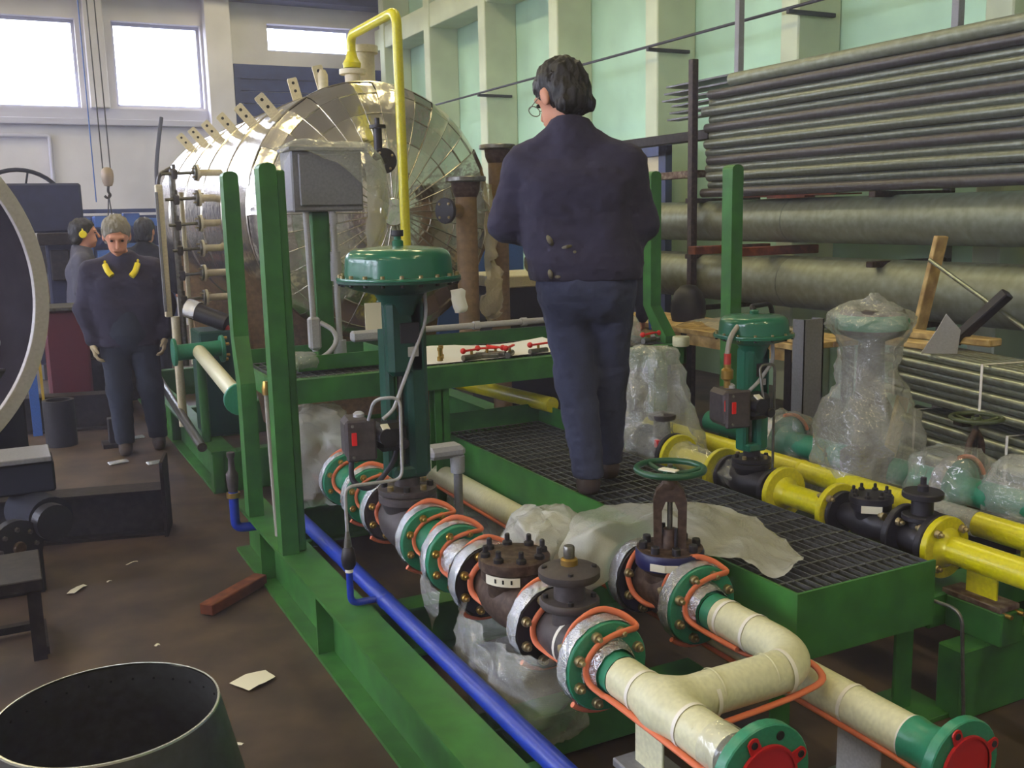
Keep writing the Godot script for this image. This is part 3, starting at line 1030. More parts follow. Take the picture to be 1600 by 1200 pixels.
	part(Mb.new().slab(Vector3(1.325, 2.035, -5.21), Vector3(1.715, 2.055, -4.97), 0.004).slab(Vector3(1.37, 1.765, -4.99), Vector3(1.695, 2.02, -4.975), 0.005), "door", M.greypaint, cab)
	part(Mb.new().slab(Vector3(1.44, 0.96, -5.13), Vector3(1.535, 1.735, -5.05), 0.006), "post", M.green, s)
	part(Mb.new().slab(Vector3(1.28, 0.945, -5.24), Vector3(1.76, 0.965, -4.86), 0.003).slab(Vector3(1.28, 0.945, -4.87), Vector3(1.76, 1.02, -4.86)).slab(Vector3(1.75, 0.945, -5.24), Vector3(1.76, 1.02, -4.86)), "base", M.green, s)
	var cd := part(Mb.new().tube([Vector3(1.545, 1.735, -5.02), Vector3(1.55, 1.0, -5.02)], 0.0155, 10), "conduit", M.greylight, s)
	for q in [[1.70, 0.022, 0.05], [1.50, 0.027, 0.06], [1.43, 0.03, 0.10], [1.02, 0.035, 0.1]]:
		part(Mb.new().lathe(pv([0.012, -q[2] / 2, q[1], -q[2] / 2, q[1], q[2] / 2, 0.012, q[2] / 2]), Transform3D(Basis.IDENTITY, Vector3(1.548, q[0], -5.02)), 12), "fitting", M.greylight, cd)
	var cd2 := part(Mb.new().tube(fillet([Vector3(1.405, 1.735, -5.02), Vector3(1.415, 1.13, -5.02), Vector3(1.415, 1.02, -5.02)], 0.05), 0.0155, 10), "conduit", M.greylight, s)
	part(Mb.new().slab(Vector3(1.385, 1.03, -5.05), Vector3(1.445, 1.2, -4.99), 0.012), "conduit_box", M.greylight, cd2)
	part(Mb.new().tube(curve([Vector3(1.445, 1.17, -5.0), Vector3(1.495, 1.13, -4.96), Vector3(1.50, 1.07, -4.93), Vector3(1.43, 1.01, -4.90), Vector3(1.30, 0.97, -4.88)], 6), 0.013, 8), "flexible_hose", M.greylight, cd2)
	part(Mb.new().slab(Vector3(1.40, 1.5, -5.03), Vector3(1.415, 1.62, -5.0), 0.002), "clip", M.greylight, cd2)
	# two brown flanged stand pipes before the tank
	stand_pipe(Vector3(2.575, 0.98, -5.62), 1.93, "brown flanged stand pipe wrapped in torn film, with a side flange", true)
	stand_pipe(Vector3(3.11, 0.9, -6.25), 2.17, "brown flanged stand pipe at the right shoulder of the tank", false)


func stand_pipe(p: Vector3, top: float, label: String, side: bool) -> void:
	var o := thing("stand_pipe", label, "pipe", p)
	part(Mb.new().tube([p, Vector3(p.x, top - 0.03, p.z)], 0.066, 20), "pipe", M.brownprimer, o)
	part(Mb.new().lathe(pv([0.05, 0, 0.09, 0, 0.085, -0.05, 0.068, -0.09]), Transform3D(Basis.IDENTITY, Vector3(p.x, top - 0.03, p.z)), 20), "hub", M.castbrown, o)
	part(Mb.new().disc(Vector3(p.x, top - 0.012, p.z), Vector3.UP, 0.125, 0.03, 24), "flange", M.steel, o)
	if side:
		var q := Vector3(p.x - 0.06, top - 0.2, p.z + 0.03)
		part(Mb.new().tube([q, q + Vector3(-0.11, 0, 0.05)], 0.04, 14), "branch", M.brownprimer, o)
		var f := part(Mb.new().disc(q + Vector3(-0.115, 0, 0.055), Vector3(-1, 0, 0.45), 0.078, 0.024, 20), "branch_flange", M.dark, o)
		for k in 4:
			var a := TAU * (k + 0.5) / 4
			part(Mb.new().disc(q + Vector3(-0.125 + cos(a) * 0.02, sin(a) * 0.056, 0.06 + cos(a) * 0.05), Vector3(-1, 0, 0.45), 0.009, 0.02, 6), "bolt", M.bolt, f)
		# slanting lower leg with elbow
		part(Mb.new().tube(fillet([p + Vector3(0, 0.05, 0), p + Vector3(0, -0.02, 0), p + Vector3(-0.33, -0.30, 0.06), p + Vector3(-0.36, -0.60, 0.06)], 0.12, 6), 0.058, 16), "lower_leg", M.brownprimer, o)
	else:
		part(Mb.new().tube([p, p - Vector3(0, 0.63, 0)], 0.066, 16), "lower_leg", M.brownprimer, o)


# ---------------------------------------------------------------- pipe lines
const AX := 1.38
const AY := 0.47
const BX := 1.86
const BY := 0.475
var nut_mesh: Mesh
var stud_mesh: Mesh


# point round a line parallel to z: angle from +x towards +y
func ring_at(c: Vector3, deg: float, r: float, dz := 0.0) -> Vector3:
	var a := deg_to_rad(deg)
	return c + Vector3(cos(a) * r, sin(a) * r, dz)


func bolts(parent: Node3D, c: Vector3, n: int, rc: float, front: float, back: float, m: Material, scale := 1.0) -> void:
	if nut_mesh == null:
		nut_mesh = Mb.new().lathe(pv([0, 0, 0.0155, 0, 0.0155, 0.012, 0.013, 0.016, 0.008, 0.016, 0.008, 0.026, 0.006, 0.029, 0, 0.029]), Transform3D(), 8, 0.9).mesh()
	for k in n:
		var a := TAU * (k + 0.5) / n
		var p := c + Vector3(cos(a) * rc, sin(a) * rc, 0)
		var t0 := Mb.along(p + Vector3(0, 0, front), Vector3(0, 0, 1))
		inst(nut_mesh, "bolt", m, parent, Transform3D(t0.basis.scaled(Vector3.ONE * scale), t0.origin))
		var t1 := Mb.along(p + Vector3(0, 0, back), Vector3(0, 0, -1))
		inst(nut_mesh, "bolt", m, parent, Transform3D(t1.basis.scaled(Vector3.ONE * scale), t1.origin))


# weld neck flange facing +z or -z with its face at z = c.z
func neck_flange(parent: Node3D, c: Vector3, facing: float, m: Material, r := 0.127, pipe := 0.057, t := 0.03, hub := 0.05) -> void:
	part(Mb.new().lathe(pv([pipe * 0.85, 0, r - 0.003, 0, r, -0.003, r, -t + 0.003, r - 0.003, -t, pipe * 1.45, -t, pipe * 1.05, -t - hub * 0.7, pipe, -t - hub]), Mb.along(c, Vector3(0, 0, facing)), 32), "flange", m, parent)


func foil_rim(parent: Node3D, c: Vector3, r: float, h: float) -> void:
	crumple(parent, c, [[r + 0.001, -h / 2], [r + 0.004, -h * 0.3], [r + 0.004, 0.0], [r + 0.004, h * 0.3], [r + 0.001, h / 2]], 44)


# crumpled foil: a faceted band round the z direction; prof holds [radius, z offset]
func crumple(parent: Node3D, c: Vector3, prof: Array, seg: int) -> void:
	var rows := []
	for i in prof.size():
		var line := []
		for k in seg:
			var p := ring_at(c, 360.0 * (k + 0.3 * (i % 2)) / seg, prof[i][0], prof[i][1])
			line.append(p + (p - c).normalized() * noise.get_noise_3dv(p * 90.0) * 0.005 + Vector3(0, 0, noise.get_noise_3dv(p * 110.0) * 0.004))
		rows.append(line)
	var mb := Mb.new()
	for i in rows.size() - 1:
		for k in seg:
			var l := (k + 1) % seg
			for t in [[rows[i][k], rows[i][l], rows[i + 1][l]], [rows[i][k], rows[i + 1][l], rows[i + 1][k]]]:
				var nn := (t[1] - t[0] as Vector3).cross(t[2] - t[0]).normalized()
				if nn.dot((t[0] as Vector3) - c) < 0.0:
					nn = -nn
				mb.tri(t[0], t[1], t[2], nn, nn, nn)
	part(mb, "foil_tape", M.foil, parent, "crinkled aluminium foil tape")


func foil_hub(parent: Node3D, c: Vector3, z0: float, z1: float, r0: float, r1: float) -> void:
	var pr := []
	for i in 6:
		pr.append([lerpf(r0, r1, i / 5.0) + 0.002, lerpf(z0, z1, i / 5.0) - c.z])
	crumple(parent, c, pr, 32)


func zip_tie(parent: Node3D, c: Vector3, dir: Vector3, r: float) -> void:
	part(Mb.new().lathe(pv([r - 0.003, -0.006, r - 0.002, -0.006, r - 0.002, 0.006, r - 0.003, 0.006]), Mb.along(c, dir), 28), "cable_tie", M.tie, parent, "white plastic cable tie")


# path of the heating cable over one flange pair
func tape_over(c: Vector3, r: float) -> Array:
	return [ring_at(c, 212, 0.069, 0.16), ring_at(c, 210, 0.073, 0.11), ring_at(c, 192, 0.080, 0.062), ring_at(c, 160, 0.084, 0.050), ring_at(c, 122, 0.086, 0.050), ring_at(c, 88, 0.094, 0.052), ring_at(c, 62, 0.112, 0.050), ring_at(c, 46, r + 0.004, 0.038), ring_at(c, 44, r + 0.012, 0.005), ring_at(c, 58, r + 0.012, -0.022), ring_at(c, 84, r + 0.008, -0.038), ring_at(c, 118, 0.112, -0.052), ring_at(c, 156, 0.090, -0.062), ring_at(c, 192, 0.080, -0.078), ring_at(c, 210, 0.073, -0.11)]


func build_line_a() -> void:
	var c := Vector3(AX, AY, 0)
	# cream tee spool with branch, elbow and the run towards the globe valve
	var o := thing("tee_spool", "cream pipe tee with branch elbow and teal flanges in the foreground", "pipe", Vector3(AX, 0.2, -1.85))
	part(Mb.new().tube([Vector3(AX, AY, -1.64), Vector3(AX, AY, -1.73)], 0.0575, 32, false), "pipe", M.cream, o)
	# swelling where the branch leaves
	var tee := Mb.new()
	nets(tee, [["c", Vector3(AX, AY, -1.6), Vector3(AX, AY, -2.2), 0.0575, 0.0575], ["c", Vector3(AX, AY + 0.003, -1.90), Vector3(AX + 0.3, AY + 0.008, -1.90), 0.0575, 0.0575]], 0.0075, 0.055, [[Vector3(0, 0, -1.725), Vector3(0, 0, 1)], [Vector3(0, 0, -2.095), Vector3(0, 0, -1)], [Vector3(AX + 0.16, 0, 0), Vector3(1, 0, 0)]])
	part(tee, "tee", M.cream, o)
	var path := fillet([Vector3(AX + 0.14, AY + 0.005, -1.90), Vector3(BX, BY, -1.90), Vector3(BX, BY, -2.27)], 0.152, 14)
	part(Mb.new().tube(path, 0.0575, 32, false), "elbow_run", M.cream, o)
	for x in [AX + 0.15, BX - 0.155]:
		part(Mb.new().lathe(pv([0.0575, -0.004, 0.0595, 0, 0.0575, 0.004]), Mb.along(Vector3(x, AY + 0.008, -1.90), Vector3.RIGHT), 28, 0.1), "weld", M.cream, o)
	neck_flange(o, Vector3(AX, AY, -1.53), 1.0, M.teal, 0.127, 0.057, 0.032, 0.06)
	var holes := Mb.new().disc(Vector3.ZERO, Vector3(0, 0, 1), 0.011, 0.004, 14, 0.001).mesh()
	for k in 8:
		inst(holes, "bolt_hole", M.black, o, Transform3D(Basis.IDENTITY, ring_at(Vector3(AX, AY, -1.529), 22.5 + 45.0 * k, 0.102)))
	part(Mb.new().lathe(pv([0.064, -1.615, 0.0655, -1.63, 0.062, -1.66, 0.0605, -1.70]), Transform3D(Basis(Vector3(1, 0, 0), Vector3(0, 0, 1), Vector3(0, 1, 0)), Vector3(AX, AY, 0)), 28, 0.2), "wrapping", M.film, o, "clear tape wrapped behind the front flange")
	part(Mb.new().tube([Vector3(AX, AY, -2.09), Vector3(AX, AY, -2.125)], 0.0585, 28, false), "teal_end", M.teal, o)
	neck_flange(o, Vector3(AX, AY, -2.195), -1.0, M.teal, 0.127, 0.057, 0.03, 0.05)
	foil_hub(o, Vector3(AX, AY, -2.14), -2.12, -2.165, 0.064, 0.082)
	neck_flange(o, Vector3(BX, BY, -2.395), -1.0, M.teal, 0.127, 0.057, 0.03, 0.05)
	part(Mb.new().tube([Vector3(BX, BY, -2.27), Vector3(BX, BY, -2.31)], 0.0585, 28, false), "teal_end", M.teal, o)
	foil_hub(o, Vector3(BX, BY, -2.34), -2.315, -2.365, 0.064, 0.082)
	foil_rim(o, Vector3(AX, AY, -2.20), 0.128, 0.05)
	foil_rim(o, Vector3(BX, BY, -2.40), 0.128, 0.05)
	bolts(o, Vector3(AX, AY, -2.2), 8, 0.102, 0.035, -0.04, M.bolt)
	bolts(o, Vector3(BX, BY, -2.4), 8, 0.102, 0.035, -0.04, M.bolt)
	part(Mb.new().slab(Vector3(AX - 0.03, 0.29, -1.99), Vector3(AX - 0.022, AY - 0.04, -1.87), 0.002), "support_plate", M.cream, o)
	part(Mb.new().slab(Vector3(AX - 0.075, 0.265, -2.03), Vector3(AX + 0.055, 0.29, -1.83), 0.004), "shoe", M.greypaint, o)
	part(Mb.new().slab(Vector3(AX - 0.06, 0.2, -1.97), Vector3(AX + 0.05, 0.265, -1.86), 0.004), "bracket", M.green, o)
	part(Mb.new().slab(Vector3(AX - 0.05, 0.0, -1.95), Vector3(AX + 0.04, 0.2, -1.88), 0.004), "bracket_leg", M.green, o)
	cap_red(Vector3(AX, AY, -1.527), "red plastic cap on the open flange of the cream tee")
	# grey spool with upright gauge neck
	var g := thing("gauge_spool", "grey cast spool with an upright flanged neck and brass plug", "fitting", Vector3(AX, 0.3, -2.37))
	part(Mb.new().lathe(pv([0.06, -2.245, 0.072, -2.26, 0.075, -2.30, 0.075, -2.42, 0.072, -2.45, 0.06, -2.46]), Transform3D(Basis(Vector3(1, 0, 0), Vector3(0, 0, 1), Vector3(0, 1, 0)), c), 28), "body", M.cast, g)
	part(Mb.new().disc(Vector3(AX, AY, -2.215), Vector3(0, 0, 1), 0.125, 0.03, 32), "flange", M.cast, g)
	part(Mb.new().disc(Vector3(AX, AY, -2.485), Vector3(0, 0, 1), 0.125, 0.03, 32), "flange", M.dark, g)
	var nk := Transform3D(Basis.IDENTITY, Vector3(AX, 0, -2.37))
	var neck := part(Mb.new().lathe(pv([0.055, 0.50, 0.05, 0.56, 0.046, 0.58, 0.046, 0.665]), nk, 24), "neck", M.cast, g)
	part(Mb.new().lathe(pv([0.04, 0.575, 0.084, 0.575, 0.088, 0.58, 0.088, 0.595, 0.084, 0.60, 0.04, 0.60]), nk, 28), "neck_flange", M.cast, neck)
	part(Mb.new().lathe(pv([0.04, 0.66, 0.085, 0.66, 0.09, 0.666, 0.09, 0.684, 0.08, 0.69, 0.06, 0.694, 0.035, 0.70, 0, 0.70]), nk, 28), "top_flange", M.cast, neck)
	part(Mb.new().lathe(pv([0, 0.70, 0.026, 0.70, 0.026, 0.716, 0.02, 0.72, 0, 0.72]), nk, 8, 0.9), "plug_nut", M.brass, neck)
	part(Mb.new().lathe(pv([0, 0.72, 0.015, 0.72, 0.0165, 0.725, 0.0165, 0.752, 0.014, 0.756, 0, 0.756]), nk, 16), "plug", M.steel, neck)
	for k in 4:
		var a := TAU * (k + 0.3) / 4
		inst(hex(0.009, 0.012).mesh(), "bolt", M.dark, neck, Transform3D(Basis.IDENTITY, Vector3(AX + cos(a) * 0.07, 0.60, -2.37 + sin(a) * 0.07)))
		inst(hex(0.009, 0.010).mesh(), "bolt", M.dark, neck, Transform3D(Basis.IDENTITY, Vector3(AX + cos(a) * 0.072, 0.688, -2.37 + sin(a) * 0.072)))
	foil_rim(g, Vector3(AX, AY, -2.50), 0.127, 0.06)
	bolts(g, Vector3(AX, AY, -2.5), 8, 0.102, 0.03, -0.03, M.bolt)
	# brown check valve with bolted round cover
	check_valve(Vector3(AX, AY, -2.72), 1.0, "brown cast check valve with a round cover ringed by studs", true)
	# teal spools between check valve and control valve
	var s := thing("spool_piece", "short teal pipe spool between the check valve and the big control valve", "pipe", Vector3(AX, 0.34, -3.1))
	neck_flange(s, Vector3(AX, AY, -2.955), 1.0, M.dark, 0.125, 0.057, 0.03, 0.03)
	part(Mb.new().tube([Vector3(AX, AY, -2.96), Vector3(AX, AY, -3.16)], 0.058, 28, false), "pipe", M.teal, s)
	foil_hub(s, Vector3(AX, AY, -3.14), -3.09, -3.14, 0.062, 0.08)
	neck_flange(s, Vector3(AX, AY, -3.185), -1.0, M.teal)
	neck_flange(s, Vector3(AX, AY, -3.20), 1.0, M.teal)
	part(Mb.new().tube([Vector3(AX, AY, -3.22), Vector3(AX, AY, -3.43)], 0.058, 28, false), "pipe", M.teal, s)
	neck_flange(s, Vector3(AX, AY, -3.435), -1.0, M.teal)
	foil_rim(s, Vector3(AX, AY, -2.94), 0.127, 0.06)
	foil_rim(s, Vector3(AX, AY, -3.20), 0.128, 0.05)
	foil_rim(s, Vector3(AX, AY, -3.45), 0.128, 0.05)
	bolts(s, Vector3(AX, AY, -2.94), 8, 0.102, 0.03, -0.05, M.brass)
	bolts(s, Vector3(AX, AY, -3.19), 8, 0.102, 0.03, -0.045, M.brass)
	bolts(s, Vector3(AX, AY, -3.44), 8, 0.102, 0.03, -0.045, M.brass)
	zip_tie(s, Vector3(AX, AY, -3.03), Vector3(0, 0, 1), 0.058)
	control_valve(Vector3(AX, AY, -3.66), 1.0, "big control valve with a wide glossy green diaphragm actuator")
	var s2 := thing("spool_piece", "teal pipe spool behind the big control valve under the raised platform", "pipe", Vector3(AX, 0.34, -4.3))
	neck_flange(s2, Vector3(AX, AY, -3.885), 1.0, M.teal)
	part(Mb.new().tube([Vector3(AX, AY, -3.90), Vector3(AX, AY, -4.13)], 0.058, 28, false), "pipe", M.teal, s2)
	neck_flange(s2, Vector3(AX, AY, -4.13), -1.0, M.teal)
	neck_flange(s2, Vector3(AX, AY, -4.145), 1.0, M.teal)
	part(Mb.new().tube([Vector3(AX, AY, -4.16), Vector3(AX, AY, -4.46)], 0.058, 28, false), "pipe", M.teal, s2)
	neck_flange(s2, Vector3(AX, AY, -4.46), -1.0, M.teal)
	part(Mb.new().disc(Vector3(AX, AY, -4.49), Vector3(0, 0, 1), 0.125, 0.03, 32), "flange", M.cast, s2)
	part(Mb.new().tube([Vector3(AX, AY, -4.5), Vector3(AX, AY, -5.0)], 0.085, 24), "rear_body", M.cast, s2)
	for z in [-3.87, -4.14, -4.475]:
		foil_rim(s2, Vector3(AX, AY, z), 0.128, 0.05)
		bolts(s2, Vector3(AX, AY, z), 8, 0.102, 0.03, -0.045, M.brass)
	foil_hub(s2, Vector3(AX, AY, -3.95), -3.93, -3.99, 0.082, 0.062)
	zip_tie(s2, Vector3(AX, AY, -4.03), Vector3(0, 0, 1), 0.058)
	# heating cable along line A
	var hc := thing("heating_cable", "orange heating cable wound along the front pipe run and its flanges", "cable", Vector3(AX - 0.06, 0.35, -2.8))
	var pts := [ring_at(Vector3(AX, AY, -1.56), 232, 0.072), ring_at(Vector3(AX, AY, -1.7), 222, 0.067)]
	for z in [-2.20, -2.50, -2.94, -3.20, -3.45, -3.87, -4.14, -4.475]:
		pts.append_array(tape_over(Vector3(AX, AY, z), 0.128 if absf(z + 2.5) > 0.1 else 0.127))
	pts.append(ring_at(Vector3(AX, AY, -4.8), 215, 0.09))
	var clean := [pts[0]]
	for i in range(1, pts.size()):
		if pts[i].z < clean[clean.size() - 1].z + 0.03 or true:
			clean.append(pts[i])
	part(Mb.new().tube(curve(clean, 4), 0.0105, 8, true, 0.7), "cable", M.orange, hc)
	for z in [-2.20, -2.50, -2.94, -3.45, -3.87, -4.14]:
		var arc := []
		for i in 9:
			arc.append(ring_at(Vector3(AX, AY, z + 0.0), 228 + i * 9, 0.140))
		part(Mb.new().tube(arc, 0.0085, 8), "loop", M.orange, hc)
	zip_tie(hc, Vector3(AX, AY, -1.79), Vector3(0, 0, 1), 0.0625)
	zip_tie(hc, Vector3(AX, AY, -1.99), Vector3(0, 0, 1), 0.0625)
	zip_tie(hc, Vector3(AX, AY, -2.34), Vector3(0, 0, 1), 0.078)
	# blue pipe along the near beam
	var b := thing("blue_pipe", "long blue pipe lying along the near green beam", "pipe", Vector3(1.165, 0.25, -3.0))
	part(Mb.new().tube([Vector3(1.165, 0.285, 0.6), Vector3(1.165, 0.285, -4.85)], 0.031, 20), "pipe", M.blue, b)
	part(Mb.new().lathe(pv([0.031, -0.012, 0.033, -0.008, 0.033, 0.008, 0.031, 0.012]), Mb.along(Vector3(1.165, 0.285, -3.36), Vector3(0, 0, 1)), 20), "weld", M.blue, b)
	for z in [-2.15, -4.3, -1.0]:
		part(Mb.new().slab(Vector3(1.11, 0.225, z - 0.02), Vector3(1.2, 0.254, z + 0.02), 0.003), "bracket", M.green, b)
	var tap := Vector3(1.04, 0.285, -3.40)
	var el := part(Mb.new().tube(fillet([Vector3(1.165, 0.285, -3.40), tap, tap + Vector3(0, 0.13, 0)], 0.035, 6), 0.013, 12), "branch", M.blue, b)
	part(Mb.new().lathe(pv([0, 0, 0.016, 0.0, 0.016, 0.012, 0, 0.012]), Transform3D(Basis.IDENTITY, tap + Vector3(0, 0.125, 0)), 10), "fitting", M.tie, el)
	part(Mb.new().lathe(pv([0, 0, 0.018, 0.0, 0.026, 0.015, 0.028, 0.04, 0.022, 0.075, 0.012, 0.085, 0, 0.085]), Transform3D(Basis.IDENTITY, tap + Vector3(0, 0.138, 0)), 14), "needle_valve", M.dark, el)
	part(Mb.new().lathe(pv([0, 0, 0.016, 0.0, 0.014, 0.02, 0.007, 0.06, 0, 0.06]), Transform3D(Basis.IDENTITY, tap + Vector3(0, 0.222, 0)), 10), "fitting", M.steel, el)
	part(Mb.new().tube(fillet([tap + Vector3(0, 0.26, 0), Vector3(1.04, 0.735, -3.40), Vector3(1.27, 0.725, -3.42), Vector3(1.275, 1.04, -3.42), Vector3(1.18, 1.04, -3.44), Vector3(1.175, 0.95, -3.5)], 0.04, 6), 0.0065, 8), "signal_tube", M.greylight, el)
	# grey conduit riser behind the control valve
	var t := thing("conduit_riser", "grey conduit elbow on an upright pipe behind the big control valve", "conduit", Vector3(1.74, 0.0, -3.97))
	part(Mb.new().tube([Vector3(1.74, 0.0, -3.97), Vector3(1.74, 0.62, -3.97)], 0.02, 12), "riser", M.greypaint, t)
	part(Mb.new().slab(Vector3(1.60, 0.635, -4.06), Vector3(1.775, 0.69, -3.94), 0.018), "elbow_box", M.greylight, t)
	part(Mb.new().lathe(pv([0.02, 0.56, 0.032, 0.565, 0.034, 0.64, 0.02, 0.645]), Transform3D(Basis.IDENTITY, Vector3(1.74, 0, -3.97)), 14), "collar", M.greylight, t)


func cap_red(c: Vector3, label: String) -> void:
	var mb := Mb.new()
	var poly := []
	for i in 96:
		var a := TAU * i / 96.0
		var r := 0.083
		for k in 4:
			var d := absf(angle_difference(a, deg_to_rad(22.5 + 90.0 * k)))
			if d < 0.16:
				r = maxf(r, 0.102 + 0.016 * sqrt(maxf(0.0, 1.0 - pow(d / 0.16, 2.0))))
		poly.append(Vector2(cos(a) * r, sin(a) * r))
	mb.prism(poly, Transform3D(Basis.IDENTITY, c), 0.004)
	mb.lathe(pv([0.076, 0.004, 0.083, 0.004, 0.083, 0.008, 0.076, 0.008]), Mb.along(c, Vector3(0, 0, 1)), 40)
	var o := thing("flange_cap", label, "cap", c - Vector3(0, 0.11, 0))
	part(mb, "disc", M.red, o)
	for k in 4:
		part(Mb.new().disc(ring_at(c + Vector3(0, 0, 0.005), 22.5 + 90.0 * k, 0.102), Vector3(0, 0, 1), 0.0085, 0.004, 12, 0.001), "bolt_hole", M.black, o)


func check_valve(c: Vector3, k: float, label: String, tagged: bool) -> void:
	var o := thing("check_valve", label, "valve", c - Vector3(0, 0.13 * k, 0))
	var m: Material = M.castbrown if tagged else M.dark
	var t := Transform3D(Basis(Vector3(1, 0, 0), Vector3(0, 0, 1), Vector3(0, 1, 0)), c)
	part(Mb.new().lathe(pv([0.06 * k, -0.19 * k, 0.07 * k, -0.15 * k, 0.088 * k, -0.08 * k, 0.092 * k, 0, 0.088 * k, 0.08 * k, 0.07 * k, 0.15 * k, 0.06 * k, 0.19 * k]), t, 28), "body", m, o)
	var up := Transform3D(Basis.IDENTITY, c)
	part(Mb.new().lathe(pv([0.088 * k, -0.02, 0.088 * k, 0.06 * k, 0.10 * k, 0.075 * k, 0.108 * k, 0.085 * k, 0.108 * k, 0.115 * k, 0, 0.115 * k]), up, 32), "bonnet", m, o)
	var cov := part(Mb.new().lathe(pv([0, 0.116 * k, 0.112 * k, 0.116 * k, 0.116 * k, 0.12 * k, 0.116 * k, 0.15 * k, 0.11 * k, 0.155 * k, 0.07 * k, 0.158 * k, 0, 0.158 * k]), up, 36), "cover", m, o)
	for i in 8:
		var a := TAU * (i + 0.3) / 8
		var p := c + Vector3(cos(a) * 0.094 * k, 0.155 * k, sin(a) * 0.094 * k)
		part(Mb.new().lathe(pv([0, 0, 0.017 * k, 0, 0.017 * k, 0.012 * k, 0.012 * k, 0.016 * k, 0.009 * k, 0.017 * k, 0.009 * k, 0.036 * k, 0.006 * k, 0.04 * k, 0, 0.04 * k]), Transform3D(Basis.IDENTITY, p), 8, 0.9), "stud", M.dark, cov)
	for s in [-1.0, 1.0]:
		part(Mb.new().disc(c + Vector3(0, 0, 0.205 * k * s), Vector3(0, 0, 1), 0.125 * k, 0.03 * k, 32), "flange", M.dark, o)
	if tagged:
		var arc := Mb.new()
		for i in 8:
			var a0 := deg_to_rad(108 + i * 8.0)
			var a1 := deg_to_rad(108 + (i + 1) * 8.0)
			var q := func(a: float, y: float) -> Vector3: return c + Vector3(cos(a) * 0.1105, y, sin(a) * 0.1105)
			var nn := Vector3(cos(a0), 0, sin(a0))
			var n1 := Vector3(cos(a1), 0, sin(a1))
			arc.quadn(q.call(a0, 0.083), q.call(a1, 0.083), q.call(a1, 0.113), q.call(a0, 0.113), nn, n1, n1, nn)
		part(arc, "label_strip", M.tag, o, "white label strip under the cover")
		for i in 3:
			var a := deg_to_rad(122 + i * 14.0)
			part(Mb.new().box(c + Vector3(cos(a) * 0.1115, 0.099, sin(a) * 0.1115), Vector3(0.006, 0.013, 0.0015), 0.0, Basis(Vector3.UP, PI / 2 - a)), "mark", M.ink, o)


